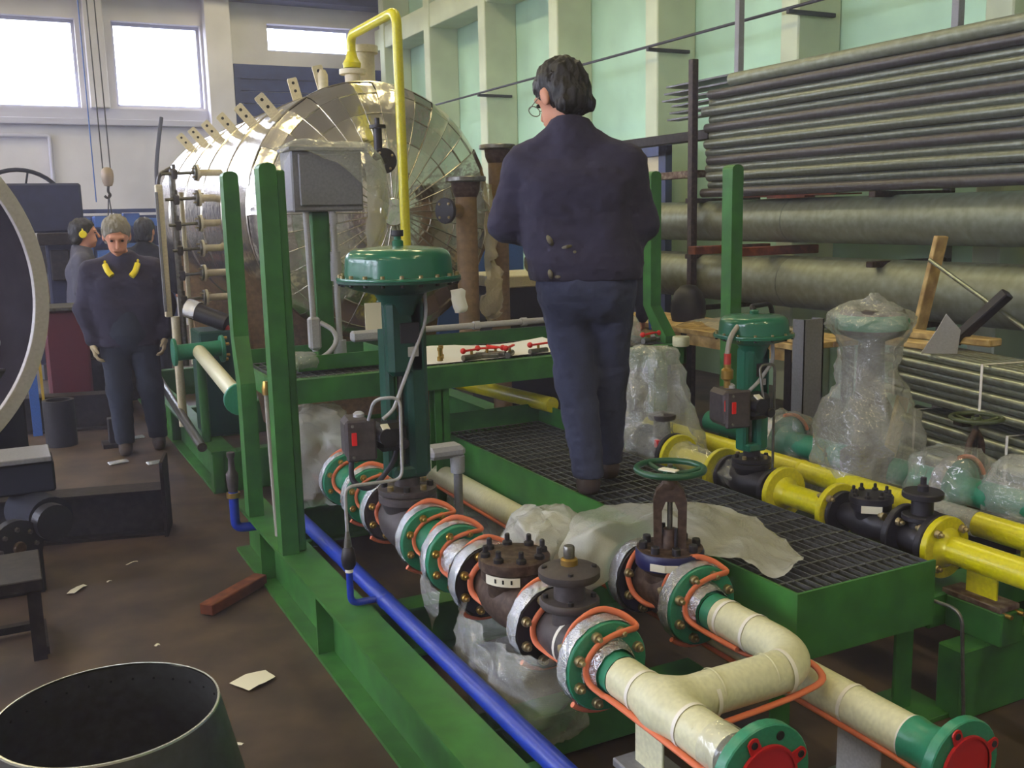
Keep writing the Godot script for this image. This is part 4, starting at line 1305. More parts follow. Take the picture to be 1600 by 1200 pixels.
func control_valve(c: Vector3, k: float, label: String) -> void:
	# k scales everything; the line runs along z through c
	var o := thing("control_valve", label, "valve", c - Vector3(0, 0.13 * k, 0))
	var big := k > 0.9
	var t := Transform3D(Basis(Vector3(1, 0, 0), Vector3(0, 0, 1), Vector3(0, 1, 0)), c)
	part(Mb.new().lathe(pv([0.06 * k, -0.2 * k, 0.075 * k, -0.16 * k, 0.10 * k, -0.08 * k, 0.108 * k, 0, 0.10 * k, 0.08 * k, 0.075 * k, 0.16 * k, 0.06 * k, 0.2 * k]), t, 28), "body", M.cast if big else M.dark, o)
	for s in [-1.0, 1.0]:
		part(Mb.new().disc(c + Vector3(0, 0, 0.2 * k * s), Vector3(0, 0, 1), 0.125 * k, 0.032 * k, 32), "flange", M.cast if big else M.dark, o)
	var up := Transform3D(Basis.IDENTITY, c)
	var bn := part(Mb.new().lathe(pv([0.09 * k, 0.05 * k, 0.108 * k, 0.09 * k, 0.118 * k, 0.10 * k, 0.118 * k, 0.125 * k, 0.112 * k, 0.13 * k, 0.118 * k, 0.135 * k, 0.118 * k, 0.155 * k, 0.06 * k, 0.16 * k, 0.052 * k, 0.165 * k, 0.05 * k, 0.21 * k, 0, 0.21 * k]), up, 32), "bonnet", M.cast if big else M.dark, o)
	for i in 8:
		var a := TAU * (i + 0.5) / 8
		inst(hex(0.014 * k, 0.022 * k).mesh(), "bolt", M.bolt if i % 2 else M.dark, bn, Transform3D(Basis.IDENTITY, c + Vector3(cos(a) * 0.092 * k, 0.155 * k, sin(a) * 0.092 * k)))
	var y0 := c.y + 0.20 * k
	var y1 := c.y + 0.915 * k if big else c.y + 0.60
	# yoke: two legs joined at both ends
	var yk := Mb.new()
	yk.box(Vector3(c.x + 0.042 * k, (y0 + y1) / 2, c.z), Vector3(0.088 * k, y1 - y0, 0.13 * k), 0.02 * k)
	yk.box(Vector3(c.x - 0.058 * k, (y0 + y1) / 2, c.z - 0.02 * k), Vector3(0.042 * k, y1 - y0, 0.09 * k), 0.012 * k)
	yk.slab(Vector3(c.x - 0.07 * k, y0, c.z - 0.06 * k), Vector3(c.x + 0.07 * k, y0 + 0.05 * k, c.z + 0.06 * k), 0.01 * k)
	yk.slab(Vector3(c.x - 0.075 * k, y1 - 0.30 * k, c.z - 0.065 * k), Vector3(c.x + 0.077 * k, y1, c.z + 0.065 * k), 0.02 * k)
	var yoke := part(yk, "yoke", M.yoke if big else M.valve_green, o)
	part(Mb.new().tube([Vector3(c.x - 0.015 * k, y0, c.z), Vector3(c.x - 0.015 * k, y1, c.z)], 0.012 * k, 10), "stem", M.steel, yoke)
	part(Mb.new().slab(Vector3(c.x - 0.03 * k, y1 - 0.17 * k, c.z + 0.062 * k), Vector3(c.x + 0.05 * k, y1 - 0.09 * k, c.z + 0.068 * k), 0.002), "name_plate", M.dark, yoke)
	part(Mb.new().slab(Vector3(c.x + 0.0 * k, y1 - 0.225 * k, c.z + 0.062 * k), Vector3(c.x + 0.045 * k, y1 - 0.185 * k, c.z + 0.067 * k), 0.002), "data_plate", M.greylight, yoke)
	# diaphragm case
	var R := 0.242 * k if big else 0.172
	var ac := Transform3D(Basis.IDENTITY, Vector3(c.x, y1, c.z))
	var q := R / 0.242
	var low := part(Mb.new().lathe(pv([0.07 * q, -0.06 * q, 0.082 * q, -0.01 * q, 0.10 * q, 0.02 * q, 0.19 * q, 0.045 * q, 0.212 * q, 0.06 * q, 0.235 * q, 0.066 * q, 0.242 * q, 0.068 * q, 0.242 * q, 0.077 * q, 0.10 * q, 0.077 * q]), ac, 48), "lower_case", M.yoke if big else M.valve_green, o)
	var prof := pv([0.18 * q, 0.078 * q, 0.242 * q, 0.078 * q, 0.243 * q, 0.082 * q, 0.240 * q, 0.089 * q, 0.212 * q, 0.090 * q])
	for i in 9:
		var a := PI / 2 * i / 8.0
		prof.append(Vector2((0.160 + 0.047 * cos(a)) * q, (0.148 + 0.047 * sin(a)) * q))
	prof.append(Vector2(0.08 * q, 0.203 * q))
	prof.append(Vector2(0, 0.205 * q))
	var topc := part(Mb.new().lathe(prof, ac, 56), "upper_case", M.valve_green, o)
	var nutm := hex(0.009 * q, 0.011 * q).mesh()
	var n := 20 if big else 14
	for i in n:
		var a := TAU * i / n
		var p := Vector3(c.x + cos(a) * 0.228 * q, y1 + 0.089 * q, c.z + sin(a) * 0.228 * q)
		inst(nutm, "bolt", M.bolt, topc, Transform3D(Basis.IDENTITY, p))
		inst(nutm, "bolt", M.dark, low, Transform3D(Basis(Vector3.RIGHT, PI), p - Vector3(0, 0.022 * q, 0)))
	var vt := Transform3D(Basis.IDENTITY, Vector3(c.x, y1 + 0.203 * q, c.z))
	if big:
		var vent := part(Mb.new().lathe(pv([0.022, 0, 0.022, 0.02, 0.014, 0.025, 0.014, 0.04, 0, 0.04]), vt, 14), "vent_boss", M.valve_green, topc)
		part(Mb.new().lathe(pv([0, 0.038, 0.024, 0.038, 0.026, 0.042, 0.026, 0.062, 0, 0.062]), vt, 6, 0.9), "vent_nut", M.dark, vent)
		part(Mb.new().slab(Vector3(c.x - 0.185, y1 - 0.10, c.z + 0.115), Vector3(c.x - 0.12, y1 + 0.0, c.z + 0.117)), "hanging_tag", M.tag, low, "white paper tag hanging under the case")
	else:
		part(Mb.new().lathe(pv([0.02, 0, 0.02, 0.015, 0.012, 0.02, 0, 0.02]), vt, 12), "vent_boss", M.valve_green, topc)
		part(Mb.new().tube(fillet([Vector3(c.x, y1 + 0.16, c.z), Vector3(c.x, y1 + 0.175, c.z - 0.02), Vector3(c.x + 0.16, y1 + 0.175, c.z - 0.08), Vector3(c.x + 0.2, y1 + 0.03, c.z - 0.08)], 0.03), 0.011, 8), "air_hose", M.dark, topc)
	# positioner box, regulator and tubing left of the yoke
	var px := c.x - 0.225 * (1.0 if big else 0.85)
	var py := c.y + (0.40 if big else 0.37)
	var pz := c.z + 0.06
	var tilt := Basis(Vector3.UP, -0.18)
	var pos := part(Mb.new().box(Vector3(px, py, pz), Vector3(0.10, 0.155, 0.15), 0.018, tilt).box(Vector3(px - 0.005, py, pz + 0.078), Vector3(0.115, 0.16, 0.02), 0.008, tilt), "positioner", M.greypaint if big else M.cast, o)
	pos.material_override = M.cast
	part(Mb.new().box(Vector3(px - 0.051, py + 0.015, pz + 0.045), Vector3(0.006, 0.05, 0.05), 0.004, tilt), "dial", M.redplastic, pos)
	part(Mb.new().box(Vector3(px - 0.035, py + 0.01, pz + 0.09), Vector3(0.02, 0.05, 0.006), 0.002, tilt), "dial", M.redplastic, pos)
	for e in [[-0.04, -0.06], [0.04, -0.06], [-0.04, 0.06], [0.04, 0.06]]:
		part(Mb.new().disc(Vector3(px + e[0], py + e[1], pz + 0.09), Vector3(-0.18, 0, 1), 0.006, 0.006, 8, 0.001), "screw", M.steel, pos)
	part(Mb.new().lathe(pv([0.022, 0, 0.022, 0.012, 0.012, 0.02, 0, 0.02]), Transform3D(Basis.IDENTITY, Vector3(px + 0.015, py + 0.077, pz)), 12), "port", M.greylight, pos)
	var reg := part(Mb.new().box(Vector3(px + 0.125, py - 0.005, pz + 0.03), Vector3(0.12, 0.11, 0.10), 0.02), "regulator", M.black, o)
	part(Mb.new().tube([Vector3(px + 0.085, py + 0.01, pz + 0.06), Vector3(px + 0.085, py + 0.01, pz + 0.125)], 0.032, 16), "knob", M.dark, reg)
	part(Mb.new().box(Vector3(px + 0.085, py + 0.045, pz + 0.10), Vector3(0.03, 0.008, 0.035), 0.002, Basis(Vector3.RIGHT, 0.5)), "sticker", M.tag, reg)
	part(Mb.new().disc(Vector3(px + 0.16, py - 0.03, pz + 0.085), Vector3(0, 0, 1), 0.022, 0.03, 12), "gauge", M.dark, reg)
	part(Mb.new().tube([Vector3(px + 0.16, py - 0.02, pz + 0.05), Vector3(c.x - 0.05 * k, py - 0.02, c.z)], 0.022, 10), "mount", M.dark, reg)
	var dz := 0.02
	part(Mb.new().tube(fillet([Vector3(px + 0.105, py + 0.06, pz + dz), Vector3(px + 0.15, py + 0.09, pz + dz), Vector3(c.x + 0.085 * q, y1 - 0.08 * q, c.z + 0.06), Vector3(c.x + 0.085 * q, y1 + 0.03 * q, c.z + 0.05)], 0.05, 5), 0.008, 8), "air_tube", M.greylight, o)
	if big:
		part(Mb.new().slab(Vector3(px + 0.15, py + 0.06, pz - 0.12), Vector3(px + 0.20, py + 0.27, pz - 0.10), 0.003), "bracket_plate", M.greypaint, o)
		part(Mb.new().tube(curve([Vector3(px + 0.17, py - 0.05, pz), Vector3(px + 0.14, py - 0.13, pz), Vector3(px + 0.05, py - 0.21, pz), Vector3(px - 0.02, py - 0.17, pz), Vector3(px - 0.02, py - 0.07, pz)], 6), 0.011, 8), "cable", M.cable, o)
	else:
		part(Mb.new().tube(fillet([Vector3(px + 0.13, py + 0.02, pz + 0.08), Vector3(px + 0.13, py + 0.17, pz + 0.05), Vector3(px + 0.215, py + 0.17, pz + 0.05), Vector3(px + 0.215, py - 0.45, pz + 0.05)], 0.03, 5), 0.006, 8), "signal_tube", M.steel, o)
		part(Mb.new().lathe(pv([0, 0, 0.014, 0, 0.014, 0.03, 0.026, 0.04, 0.026, 0.075, 0.016, 0.085, 0.016, 0.1, 0, 0.1]), Transform3D(Basis.IDENTITY, Vector3(px, py + 0.08, pz)), 12), "gland", M.brass, o)
		part(Mb.new().tube(curve([Vector3(px, py + 0.17, pz), Vector3(px, py + 0.23, pz), Vector3(px + 0.015, py + 0.29, pz), Vector3(px + 0.06, py + 0.335, pz - 0.01), Vector3(px + 0.11, py + 0.345, pz - 0.05)], 6), 0.011, 8), "hose", M.hose, o)
		part(Mb.new().tube([Vector3(px, py + 0.17, pz), Vector3(px, py + 0.225, pz)], 0.0155, 10), "hose_sleeve", M.hosered, o)


func build_line_b() -> void:
	var c := Vector3(BX, BY, -2.54)
	# globe valve with handwheel
	var o := thing("globe_valve", "rusty globe valve with a dark blue bonnet flange and green handwheel", "valve", c - Vector3(0, 0.125, 0))
	var t := Transform3D(Basis(Vector3(1, 0, 0), Vector3(0, 0, 1), Vector3(0, 1, 0)), c)
	part(Mb.new().lathe(pv([0.065, -0.12, 0.085, -0.09, 0.092, 0, 0.085, 0.09, 0.065, 0.12]), t, 28), "body", M.castbrown, o)
	for s in [-1.0, 1.0]:
		part(Mb.new().disc(c + Vector3(0, 0, 0.135 * s), Vector3(0, 0, 1), 0.125, 0.03, 32), "flange", M.dark, o)
	foil_rim(o, c + Vector3(0, 0, -0.15), 0.127, 0.05)
	bolts(o, c + Vector3(0, 0, -0.135), 8, 0.102, 0.03, -0.03, M.bolt)
	var up := Transform3D(Basis.IDENTITY, c)
	part(Mb.new().lathe(pv([0.085, 0.0, 0.085, 0.065, 0.10, 0.08, 0.105, 0.085]), up, 28), "neck", M.castbrown, o)
	var bf := part(Mb.new().lathe(pv([0.06, 0.085, 0.108, 0.085, 0.112, 0.09, 0.112, 0.135, 0.108, 0.14, 0, 0.14]), up, 36), "bonnet_flange", mat(Color(0.09, 0.10, 0.30), 0.4), o, "dark blue bonnet flange")
	part(Mb.new().lathe(pv([0, 0.1402, 0.108, 0.1402, 0.108, 0.143, 0, 0.143]), up, 36), "bonnet_top", M.castbrown, bf)
	for i in 8:
		var a := TAU * (i + 0.5) / 8
		inst(hex(0.015, 0.024).mesh(), "bolt", M.dark, bf, Transform3D(Basis.IDENTITY, c + Vector3(cos(a) * 0.088, 0.143, sin(a) * 0.088)))
	part(Mb.new().box(c + Vector3(-0.093, 0.105, 0.063), Vector3(0.05, 0.024, 0.002), 0.0, Basis(Vector3.UP, -0.98)).box(c + Vector3(-0.062, 0.105, 0.0935), Vector3(0.045, 0.024, 0.002), 0.0, Basis(Vector3.UP, -0.58)), "label_strip", M.tag, bf)
	# yoke of the stem: two bowed arms
	part(Mb.new().prism(pv([-0.052, 0.14, -0.054, 0.30, -0.044, 0.335, -0.022, 0.36, 0.022, 0.36, 0.044, 0.335, 0.054, 0.30, 0.052, 0.14, 0.026, 0.14, 0.026, 0.27, 0.014, 0.30, -0.014, 0.30, -0.026, 0.27, -0.026, 0.14]), Transform3D(Basis(Vector3.UP, -0.6), c - Basis(Vector3.UP, -0.6) * Vector3(0, 0, 0.022)), 0.044), "yoke", M.castbrown, o)
	part(Mb.new().lathe(pv([0, 0.335, 0.02, 0.335, 0.026, 0.345, 0.024, 0.365, 0.016, 0.375, 0, 0.375]), up, 16), "yoke_head", M.castbrown, o)
	part(Mb.new().tube([c + Vector3(0, 0.14, 0), c + Vector3(0, 0.42, 0)], 0.009, 10), "stem", M.steel, o)
	part(Mb.new().lathe(pv([0, 0.14, 0.032, 0.14, 0.03, 0.18, 0.022, 0.19, 0.022, 0.205, 0, 0.205]), up, 14), "gland", M.castbrown, o)
	for s in [-1.0, 1.0]:
		part(Mb.new().tube([c + Vector3(0.0, 0.14, 0.034 * s), c + Vector3(0.0, 0.215, 0.034 * s)], 0.006, 6), "gland_bolt", M.dark, o)
	handwheel(o, c + Vector3(0, 0.405, 0), 0.108, 0.0105, mat(Color(0.10, 0.30, 0.20), 0.35))
	part(Mb.new().box(c + Vector3(-0.035, 0.415, 0.04), Vector3(0.03, 0.004, 0.06), 0.0, Basis(Vector3.UP, 0.4)), "paper_tag", M.tag, o)
	# pipe behind the valve, mostly under film
	var p := thing("rear_spool", "cream pipe behind the globe valve partly under bubble wrap", "pipe", Vector3(BX, 0.36, -3.1))
	part(Mb.new().tube([Vector3(BX, BY, -2.70), Vector3(BX, BY, -3.35)], 0.0575, 28), "pipe", M.cream, p)
	neck_flange(p, Vector3(BX, BY, -2.71), 1.0, M.teal)
	var hc := thing("heating_cable", "orange heating cable round the branch elbow and the globe valve", "cable", Vector3(BX, 0.36, -2.3))
	var pts := [Vector3(AX + 0.10, AY - 0.055, -1.845), Vector3(AX + 0.3, AY - 0.052, -1.852), Vector3(BX - 0.06, BY - 0.05, -1.857), Vector3(BX + 0.03, BY - 0.045, -1.88), Vector3(BX + 0.058, BY - 0.035, -1.95), Vector3(BX + 0.05, BY - 0.04, -2.04), Vector3(BX - 0.01, BY - 0.065, -2.12), ring_at(Vector3(BX, BY, -2.2), 222, 0.067)]
	pts.append_array(tape_over(Vector3(BX, BY, -2.40), 0.128).slice(1))
	pts.append_array([ring_at(Vector3(BX, BY, -2.53), 200, 0.10), ring_at(Vector3(BX, BY, -2.6), 190, 0.102), ring_at(Vector3(BX, BY, -2.645), 160, 0.10), ring_at(Vector3(BX, BY, -2.65), 130, 0.11), ring_at(Vector3(BX, BY, -2.66), 100, 0.12)])
	part(Mb.new().tube(curve(pts, 4), 0.0105, 8, true, 0.7), "cable", M.orange, hc)
	var arc := []
	for i in 9:
		arc.append(ring_at(Vector3(BX, BY, -2.40), 228 + i * 9, 0.140))
	part(Mb.new().tube(arc, 0.0085, 8), "loop", M.orange, hc)
	part(Mb.new().tube(curve([ring_at(Vector3(BX, BY, -2.14), 222, 0.067), ring_at(Vector3(BX, BY, -2.3), 222, 0.068)], 3), 0.0085, 8), "cable_end", M.orange, hc)
	zip_tie(hc, Vector3(BX, BY, -2.24), Vector3(0, 0, 1), 0.0625)
	zip_tie(hc, Vector3(BX, BY, -2.12), Vector3(0, 0, 1), 0.0625)
	zip_tie(hc, Vector3(AX + 0.13, AY, -1.90), Vector3.RIGHT, 0.0625)
	zip_tie(hc, Vector3(BX - 0.10, BY, -1.90), Vector3.RIGHT, 0.0625)
	# long cream pipe under the walkway edge, with a capped teal flange
	var l := thing("long_cream_pipe", "long cream pipe running beside the walkway to a capped teal flange", "pipe", Vector3(1.955, 0.28, -3.0))
	var q := Vector3(1.955, 0.36, 0)
	part(Mb.new().tube([q + Vector3(0, 0, -1.60), q + Vector3(0, 0, -4.95)], 0.057, 28), "pipe", M.cream, l)
	part(Mb.new().lathe(pv([0.062, -1.63, 0.0585, -1.60, 0.0585, -1.575, 0.066, -1.545, 0.078, -1.52, 0.082, -1.508]), Transform3D(Basis(Vector3(1, 0, 0), Vector3(0, 0, 1), Vector3(0, 1, 0)), q), 28), "hub", M.teal, l)
	neck_flange(l, q + Vector3(0, 0, -1.475), 1.0, M.teal, 0.12, 0.057, 0.03, 0.04)
	part(Mb.new().slab(q + Vector3(-0.035, -0.22, -1.85), q + Vector3(-0.027, -0.03, -1.70), 0.002), "support_plate", M.greylight, l)
	part(Mb.new().slab(q + Vector3(-0.10, -0.24, -1.90), q + Vector3(0.06, -0.215, -1.66), 0.004), "shoe", M.steel, l)
	part(Mb.new().slab(q + Vector3(-0.05, -0.36, -1.86), q + Vector3(0.04, -0.24, -1.70), 0.004), "pedestal", M.green, l)
	cap_red(q + Vector3(0, 0, -1.472), "red plastic cap on the flange of the long cream pipe")
	var h2 := thing("heating_cable", "orange heating cable tied along the long cream pipe", "cable", Vector3(1.93, 0.3, -2.2))
	part(Mb.new().tube(curve([ring_at(q + Vector3(0, 0, -1.5), 225, 0.085), ring_at(q + Vector3(0, 0, -1.62), 222, 0.066), ring_at(q + Vector3(0, 0, -2.3), 218, 0.066), ring_at(q + Vector3(0, 0, -3.4), 215, 0.066), ring_at(q + Vector3(0, 0, -4.9), 215, 0.066)], 5), 0.008, 8), "cable", M.orange, h2)
	zip_tie(h2, q + Vector3(0, 0, -1.63), Vector3(0, 0, 1), 0.0625)
	zip_tie(h2, q + Vector3(0, 0, -1.83), Vector3(0, 0, 1), 0.0615)
	zip_tie(h2, q + Vector3(0, 0, -2.9), Vector3(0, 0, 1), 0.0615)


func handwheel(parent: Node3D, c: Vector3, r: float, t: float, m: Material) -> void:
	var w := Mb.new()
	var pts := []
	for i in 33:
		var a := TAU * i / 32.0
		pts.append(c + Vector3(cos(a) * r, 0, sin(a) * r))
	w.tube(pts, t, 10, false)
	for k in 3:
		var a := TAU * k / 3.0 + 0.4
		w.tube(curve([c + Vector3(0, -0.012, 0), c + Vector3(cos(a) * r * 0.5, -0.014, sin(a) * r * 0.5), c + Vector3(cos(a) * r, 0, sin(a) * r)], 4), t * 0.8, 8)
	w.lathe(pv([0, -0.03, 0.02, -0.03, 0.024, -0.015, 0.02, 0.005, 0, 0.005]), Transform3D(Basis.IDENTITY, c), 14)
	part(w, "handwheel", m, parent)


func build_yellow_train() -> void:
	var y := Vector3(2.87, 0.51, 0)
	# nearest yellow spool on its support
	var o := thing("yellow_spool", "yellow pipe spool with flange resting on a yellow plate support", "pipe", Vector3(2.87, 0.36, -2.0))
	part(Mb.new().tube([y + Vector3(0, 0, -1.2), y + Vector3(0, 0, -2.28)], 0.050, 28), "pipe", M.yellow, o)
	neck_flange(o, y + Vector3(0, 0, -2.312), -1.0, M.yellow, 0.112, 0.050, 0.026, 0.03)
	bolts(o, y + Vector3(0, 0, -2.312), 4, 0.088, 0.03, -0.03, M.bolt)
	part(Mb.new().slab(y + Vector3(-0.004, -0.13, -2.20), y + Vector3(0.004, -0.04, -2.08), 0.001), "support_plate", M.yellow, o)
	part(Mb.new().slab(y + Vector3(-0.05, -0.145, -2.26), y + Vector3(0.05, -0.125, -2.03), 0.003), "shoe", M.rust, o)
	part(Mb.new().tube([y + Vector3(-0.03, -0.15, -2.28), y + Vector3(-0.03, -0.15, -2.0)], 0.008, 8).tube([y + Vector3(0.03, -0.15, -2.28), y + Vector3(0.03, -0.15, -2.0)], 0.008, 8), "stud_bolts", M.brass, o)
	part(Mb.new().slab(y + Vector3(-0.05, -0.26, -2.24), y + Vector3(0.06, -0.145, -2.02), 0.004), "pedestal", M.green, o)
	# dark flanged stop with upright neck
	var g := thing("gauge_spool", "dark cast spool with an upright flanged neck in the yellow line", "fitting", Vector3(2.87, 0.4, -2.40))
	var t := Transform3D(Basis(Vector3(1, 0, 0), Vector3(0, 0, 1), Vector3(0, 1, 0)), y)
	part(Mb.new().lathe(pv([0.055, -2.34, 0.064, -2.355, 0.066, -2.45, 0.055, -2.465]), t, 24), "body", M.dark, g)
	for z in [-2.328, -2.474]:
		part(Mb.new().disc(y + Vector3(0, 0, z), Vector3(0, 0, 1), 0.112, 0.028, 28), "flange", M.dark, g)
	bolts(g, y + Vector3(0, 0, -2.482), 4, 0.088, 0.03, -0.03, M.bolt)
	var nk := Transform3D(Basis.IDENTITY, y + Vector3(0, 0, -2.40))
	var neck := part(Mb.new().lathe(pv([0.05, 0.03, 0.04, 0.08, 0.038, 0.16]), nk, 20), "neck", M.dark, g)
	part(Mb.new().disc(nk.origin + Vector3(0, 0.085, 0), Vector3.UP, 0.07, 0.022, 24), "neck_flange", M.dark, neck)
	part(Mb.new().disc(nk.origin + Vector3(0, 0.168, 0), Vector3.UP, 0.072, 0.024, 24), "top_flange", M.dark, neck)
	part(Mb.new().lathe(pv([0, 0.178, 0.02, 0.178, 0.02, 0.20, 0.011, 0.205, 0.011, 0.23, 0, 0.23]), nk, 10), "plug", M.dark, neck)
	# small dark check valve
	check_valve(y + Vector3(0, 0, -2.636), 0.70, "dark check valve with round cover in the yellow line", false)
	var tag := thing("paper_label", "white paper label wrapped round the dark check valve", "label", y + Vector3(-0.08, 0.06, -2.59))
	part(Mb.new().box(y + Vector3(-0.058, 0.07, -2.578), Vector3(0.075, 0.028, 0.002), 0.0, Basis(Vector3.UP, -0.75)), "strip", M.tag, tag)
	# yellow spool with drain
	var p := thing("yellow_spool", "yellow pipe spool with a drain stub between dark check valve and control valve", "pipe", Vector3(2.87, 0.36, -3.0))
	neck_flange(p, y + Vector3(0, 0, -2.792), 1.0, M.yellow, 0.112, 0.048, 0.026, 0.03)
	part(Mb.new().tube([y + Vector3(0, 0, -2.80), y + Vector3(0, 0, -3.08)], 0.048, 28), "pipe", M.yellow, p)
	neck_flange(p, y + Vector3(0, 0, -3.125), -1.0, M.yellow, 0.112, 0.048, 0.026, 0.03)
	bolts(p, y + Vector3(0, 0, -2.792), 4, 0.088, 0.0, -0.03, M.bolt)
	part(Mb.new().lathe(pv([0.015, -0.16, 0.015, -0.105, 0.024, -0.095, 0.026, -0.07, 0.018, -0.06, 0.018, -0.04]), Transform3D(Basis.IDENTITY, y + Vector3(0, 0, -2.90)), 14), "drain", M.yellow, p)
	control_valve(y + Vector3(0, 0, -3.32), 0.72, "smaller green diaphragm control valve in the yellow line")
	var p2 := thing("yellow_spool", "yellow spool under film behind the smaller control valve", "pipe", Vector3(2.87, 0.4, -3.8))
	neck_flange(p2, y + Vector3(0, 0, -3.50), 1.0, M.yellow, 0.112, 0.053, 0.026, 0.03)
	part(Mb.new().tube([y + Vector3(0, 0, -3.5), y + Vector3(0, 0, -3.85)], 0.053, 24), "pipe", M.yellow, p2)
	neck_flange(p2, y + Vector3(0, 0, -3.86), -1.0, M.yellow, 0.112, 0.053, 0.026, 0.03)
	var v2 := thing("gate_valve", "grey valve with a round top flange under film beside the man", "valve", Vector3(2.87, 0.4, -4.0))
	part(Mb.new().lathe(pv([0.055, -3.88, 0.075, -3.92, 0.08, -4.0, 0.075, -4.1, 0.055, -4.14]), t, 24), "body", M.cast, v2)
	for z in [-3.885, -4.14]:
		part(Mb.new().disc(y + Vector3(0, 0, z), Vector3(0, 0, 1), 0.112, 0.028, 28), "flange", M.dark, v2)
	part(Mb.new().lathe(pv([0.05, 0.03, 0.045, 0.1, 0.04, 0.16, 0.065, 0.165, 0.07, 0.175, 0.07, 0.19, 0.03, 0.2, 0, 0.21]), Transform3D(Basis.IDENTITY, y + Vector3(0, 0, -3.99)), 22), "neck", M.cast, v2)
	part(Mb.new().box(y + Vector3(-0.07, 0.06, -3.93), Vector3(0.02, 0.04, 0.03), 0.003), "red_tag", M.redplastic, v2)
	# rear yellow line
	var r := thing("yellow_pipe", "rear yellow pipe running parallel behind the yellow valves", "pipe", Vector3(3.15, 0.4, -3.0))
	part(Mb.new().tube([Vector3(3.15, 0.525, -4.5), Vector3(3.15, 0.525, -2.62)], 0.047, 24), "pipe", M.yellow, r)
	part(Mb.new().tube([Vector3(3.15, 0.525, -2.62), Vector3(3.15, 0.525, -2.38)], 0.05, 24), "film_sleeve", M.filmthick, r)
	part(Mb.new().tube([Vector3(3.15, 0.525, -2.38), Vector3(3.15, 0.525, -1.2)], 0.047, 24), "pipe", M.yellow, r)
	for z in [-3.3, -2.72]:
		part(Mb.new().lathe(pv([0.047, -0.012, 0.05, -0.008, 0.05, 0.008, 0.047, 0.012]), Mb.along(Vector3(3.15, 0.525, z), Vector3(0, 0, 1)), 20), "weld", M.yellow, r)
	part(Mb.new().slab(Vector3(3.146, 0.37, -2.2), Vector3(3.154, 0.49, -2.0), 0.001), "support_plate", M.yellow, r)
	# yellow pipe end low behind the walkway
	var e := thing("yellow_pipe", "yellow pipe under the raised platform ending behind the walkway", "pipe", Vector3(2.45, 0.5, -5.3))
	part(Mb.new().tube([Vector3(2.62, 0.665, -4.66), Vector3(2.40, 0.68, -6.1)], 0.043, 22), "pipe", M.yellow, e)
	part(Mb.new().disc(Vector3(2.40, 0.66, -6.1), Vector3(-0.15, 0, -1), 0.11, 0.03, 24), "flange", M.yellow, e)
	# foil wrapped flanges and valves of the far right line, under film
	var f := thing("wrapped_flange_set", "foil wrapped teal flanges on the far right line under clear film", "pipe", Vector3(3.42, 0.4, -3.2))
	for z in [-3.72, -2.70]:
		neck_flange(f, Vector3(3.42, 0.55, z), 1.0, M.teal)
		neck_flange(f, Vector3(3.42, 0.55, z - 0.01), -1.0, M.teal)
		foil_rim(f, Vector3(3.42, 0.55, z), 0.129, 0.06)
	part(Mb.new().tube([Vector3(3.42, 0.55, -4.3), Vector3(3.42, 0.55, -2.0)], 0.058, 24), "pipe", M.teal, f)
	for z in [-3.72, -2.70]:
		var arc := []
		for i in 10:
			arc.append(ring_at(Vector3(3.42, 0.55, z + 0.03), 20 + i * 9, 0.137))
		part(Mb.new().tube(arc, 0.009, 8), "heating_cable", M.orange, f)
	part(Mb.new().slab(Vector3(3.38, 0.27, -3.3), Vector3(3.46, 0.5, -3.2), 0.004), "support", M.green, f)
	# hidden valve body in the tall wrapping and a capped valve at the right edge
	var wv := thing("wrapped_valve", "tall valve body standing inside crumpled clear plastic film", "valve", Vector3(3.36, 0.4, -3.12))
	part(Mb.new().lathe(pv([0.10, 0.5, 0.115, 0.56, 0.115, 0.62, 0.06, 0.66, 0.055, 0.78, 0.10, 0.82, 0.06, 0.9, 0.055, 1.12, 0.13, 1.15, 0.15, 1.18, 0.15, 1.22, 0.13, 1.26, 0, 1.28]), Transform3D(Basis.IDENTITY, Vector3(3.36, 0, -3.12)), 24), "body", M.cast, wv)
	part(Mb.new().lathe(pv([0.15, 1.175, 0.155, 1.18, 0.155, 1.215, 0.14, 1.24]), Transform3D(Basis.IDENTITY, Vector3(3.36, 0, -3.12)), 24), "band", M.teal, wv)
	var rw := thing("gate_valve", "rusty gate valve with an olive handwheel at the right end of the skid", "valve", Vector3(3.55, 0.4, -2.72))
	part(Mb.new().lathe(pv([0.09, 0.42, 0.09, 0.5, 0.06, 0.53, 0.035, 0.56, 0.03, 0.6, 0, 0.6]), Transform3D(Basis.IDENTITY, Vector3(3.55, 0, -2.72)), 20), "body", M.castbrown, rw)
	for s in [-1.0, 1.0]:
		part(Mb.new().tube(curve([Vector3(3.55 + 0.035 * s, 0.55, -2.72), Vector3(3.55 + 0.045 * s, 0.64, -2.72), Vector3(3.55 + 0.035 * s, 0.72, -2.72), Vector3(3.55, 0.77, -2.72)], 5), 0.014, 8), "yoke_arm", M.castbrown, rw)
	part(Mb.new().tube([Vector3(3.55, 0.55, -2.72), Vector3(3.55, 0.84, -2.72)], 0.01, 8), "stem", M.dark, rw)
	handwheel(rw, Vector3(3.55, 0.825, -2.72), 0.10, 0.009, mat(Color(0.26, 0.30, 0.18), 0.4))
	# thin steel drain line at the front right
	var d := thing("drain_tube", "thin bent steel tube dropping to the floor beside the walkway leg", "tube", Vector3(2.74, 0.0, -2.05))
	part(Mb.new().tube(fillet([Vector3(2.60, 0.415, -2.5), Vector3(2.66, 0.405, -2.05), Vector3(2.675, 0.0, -2.03)], 0.05, 6), 0.0065, 8), "tube", M.steel, d)


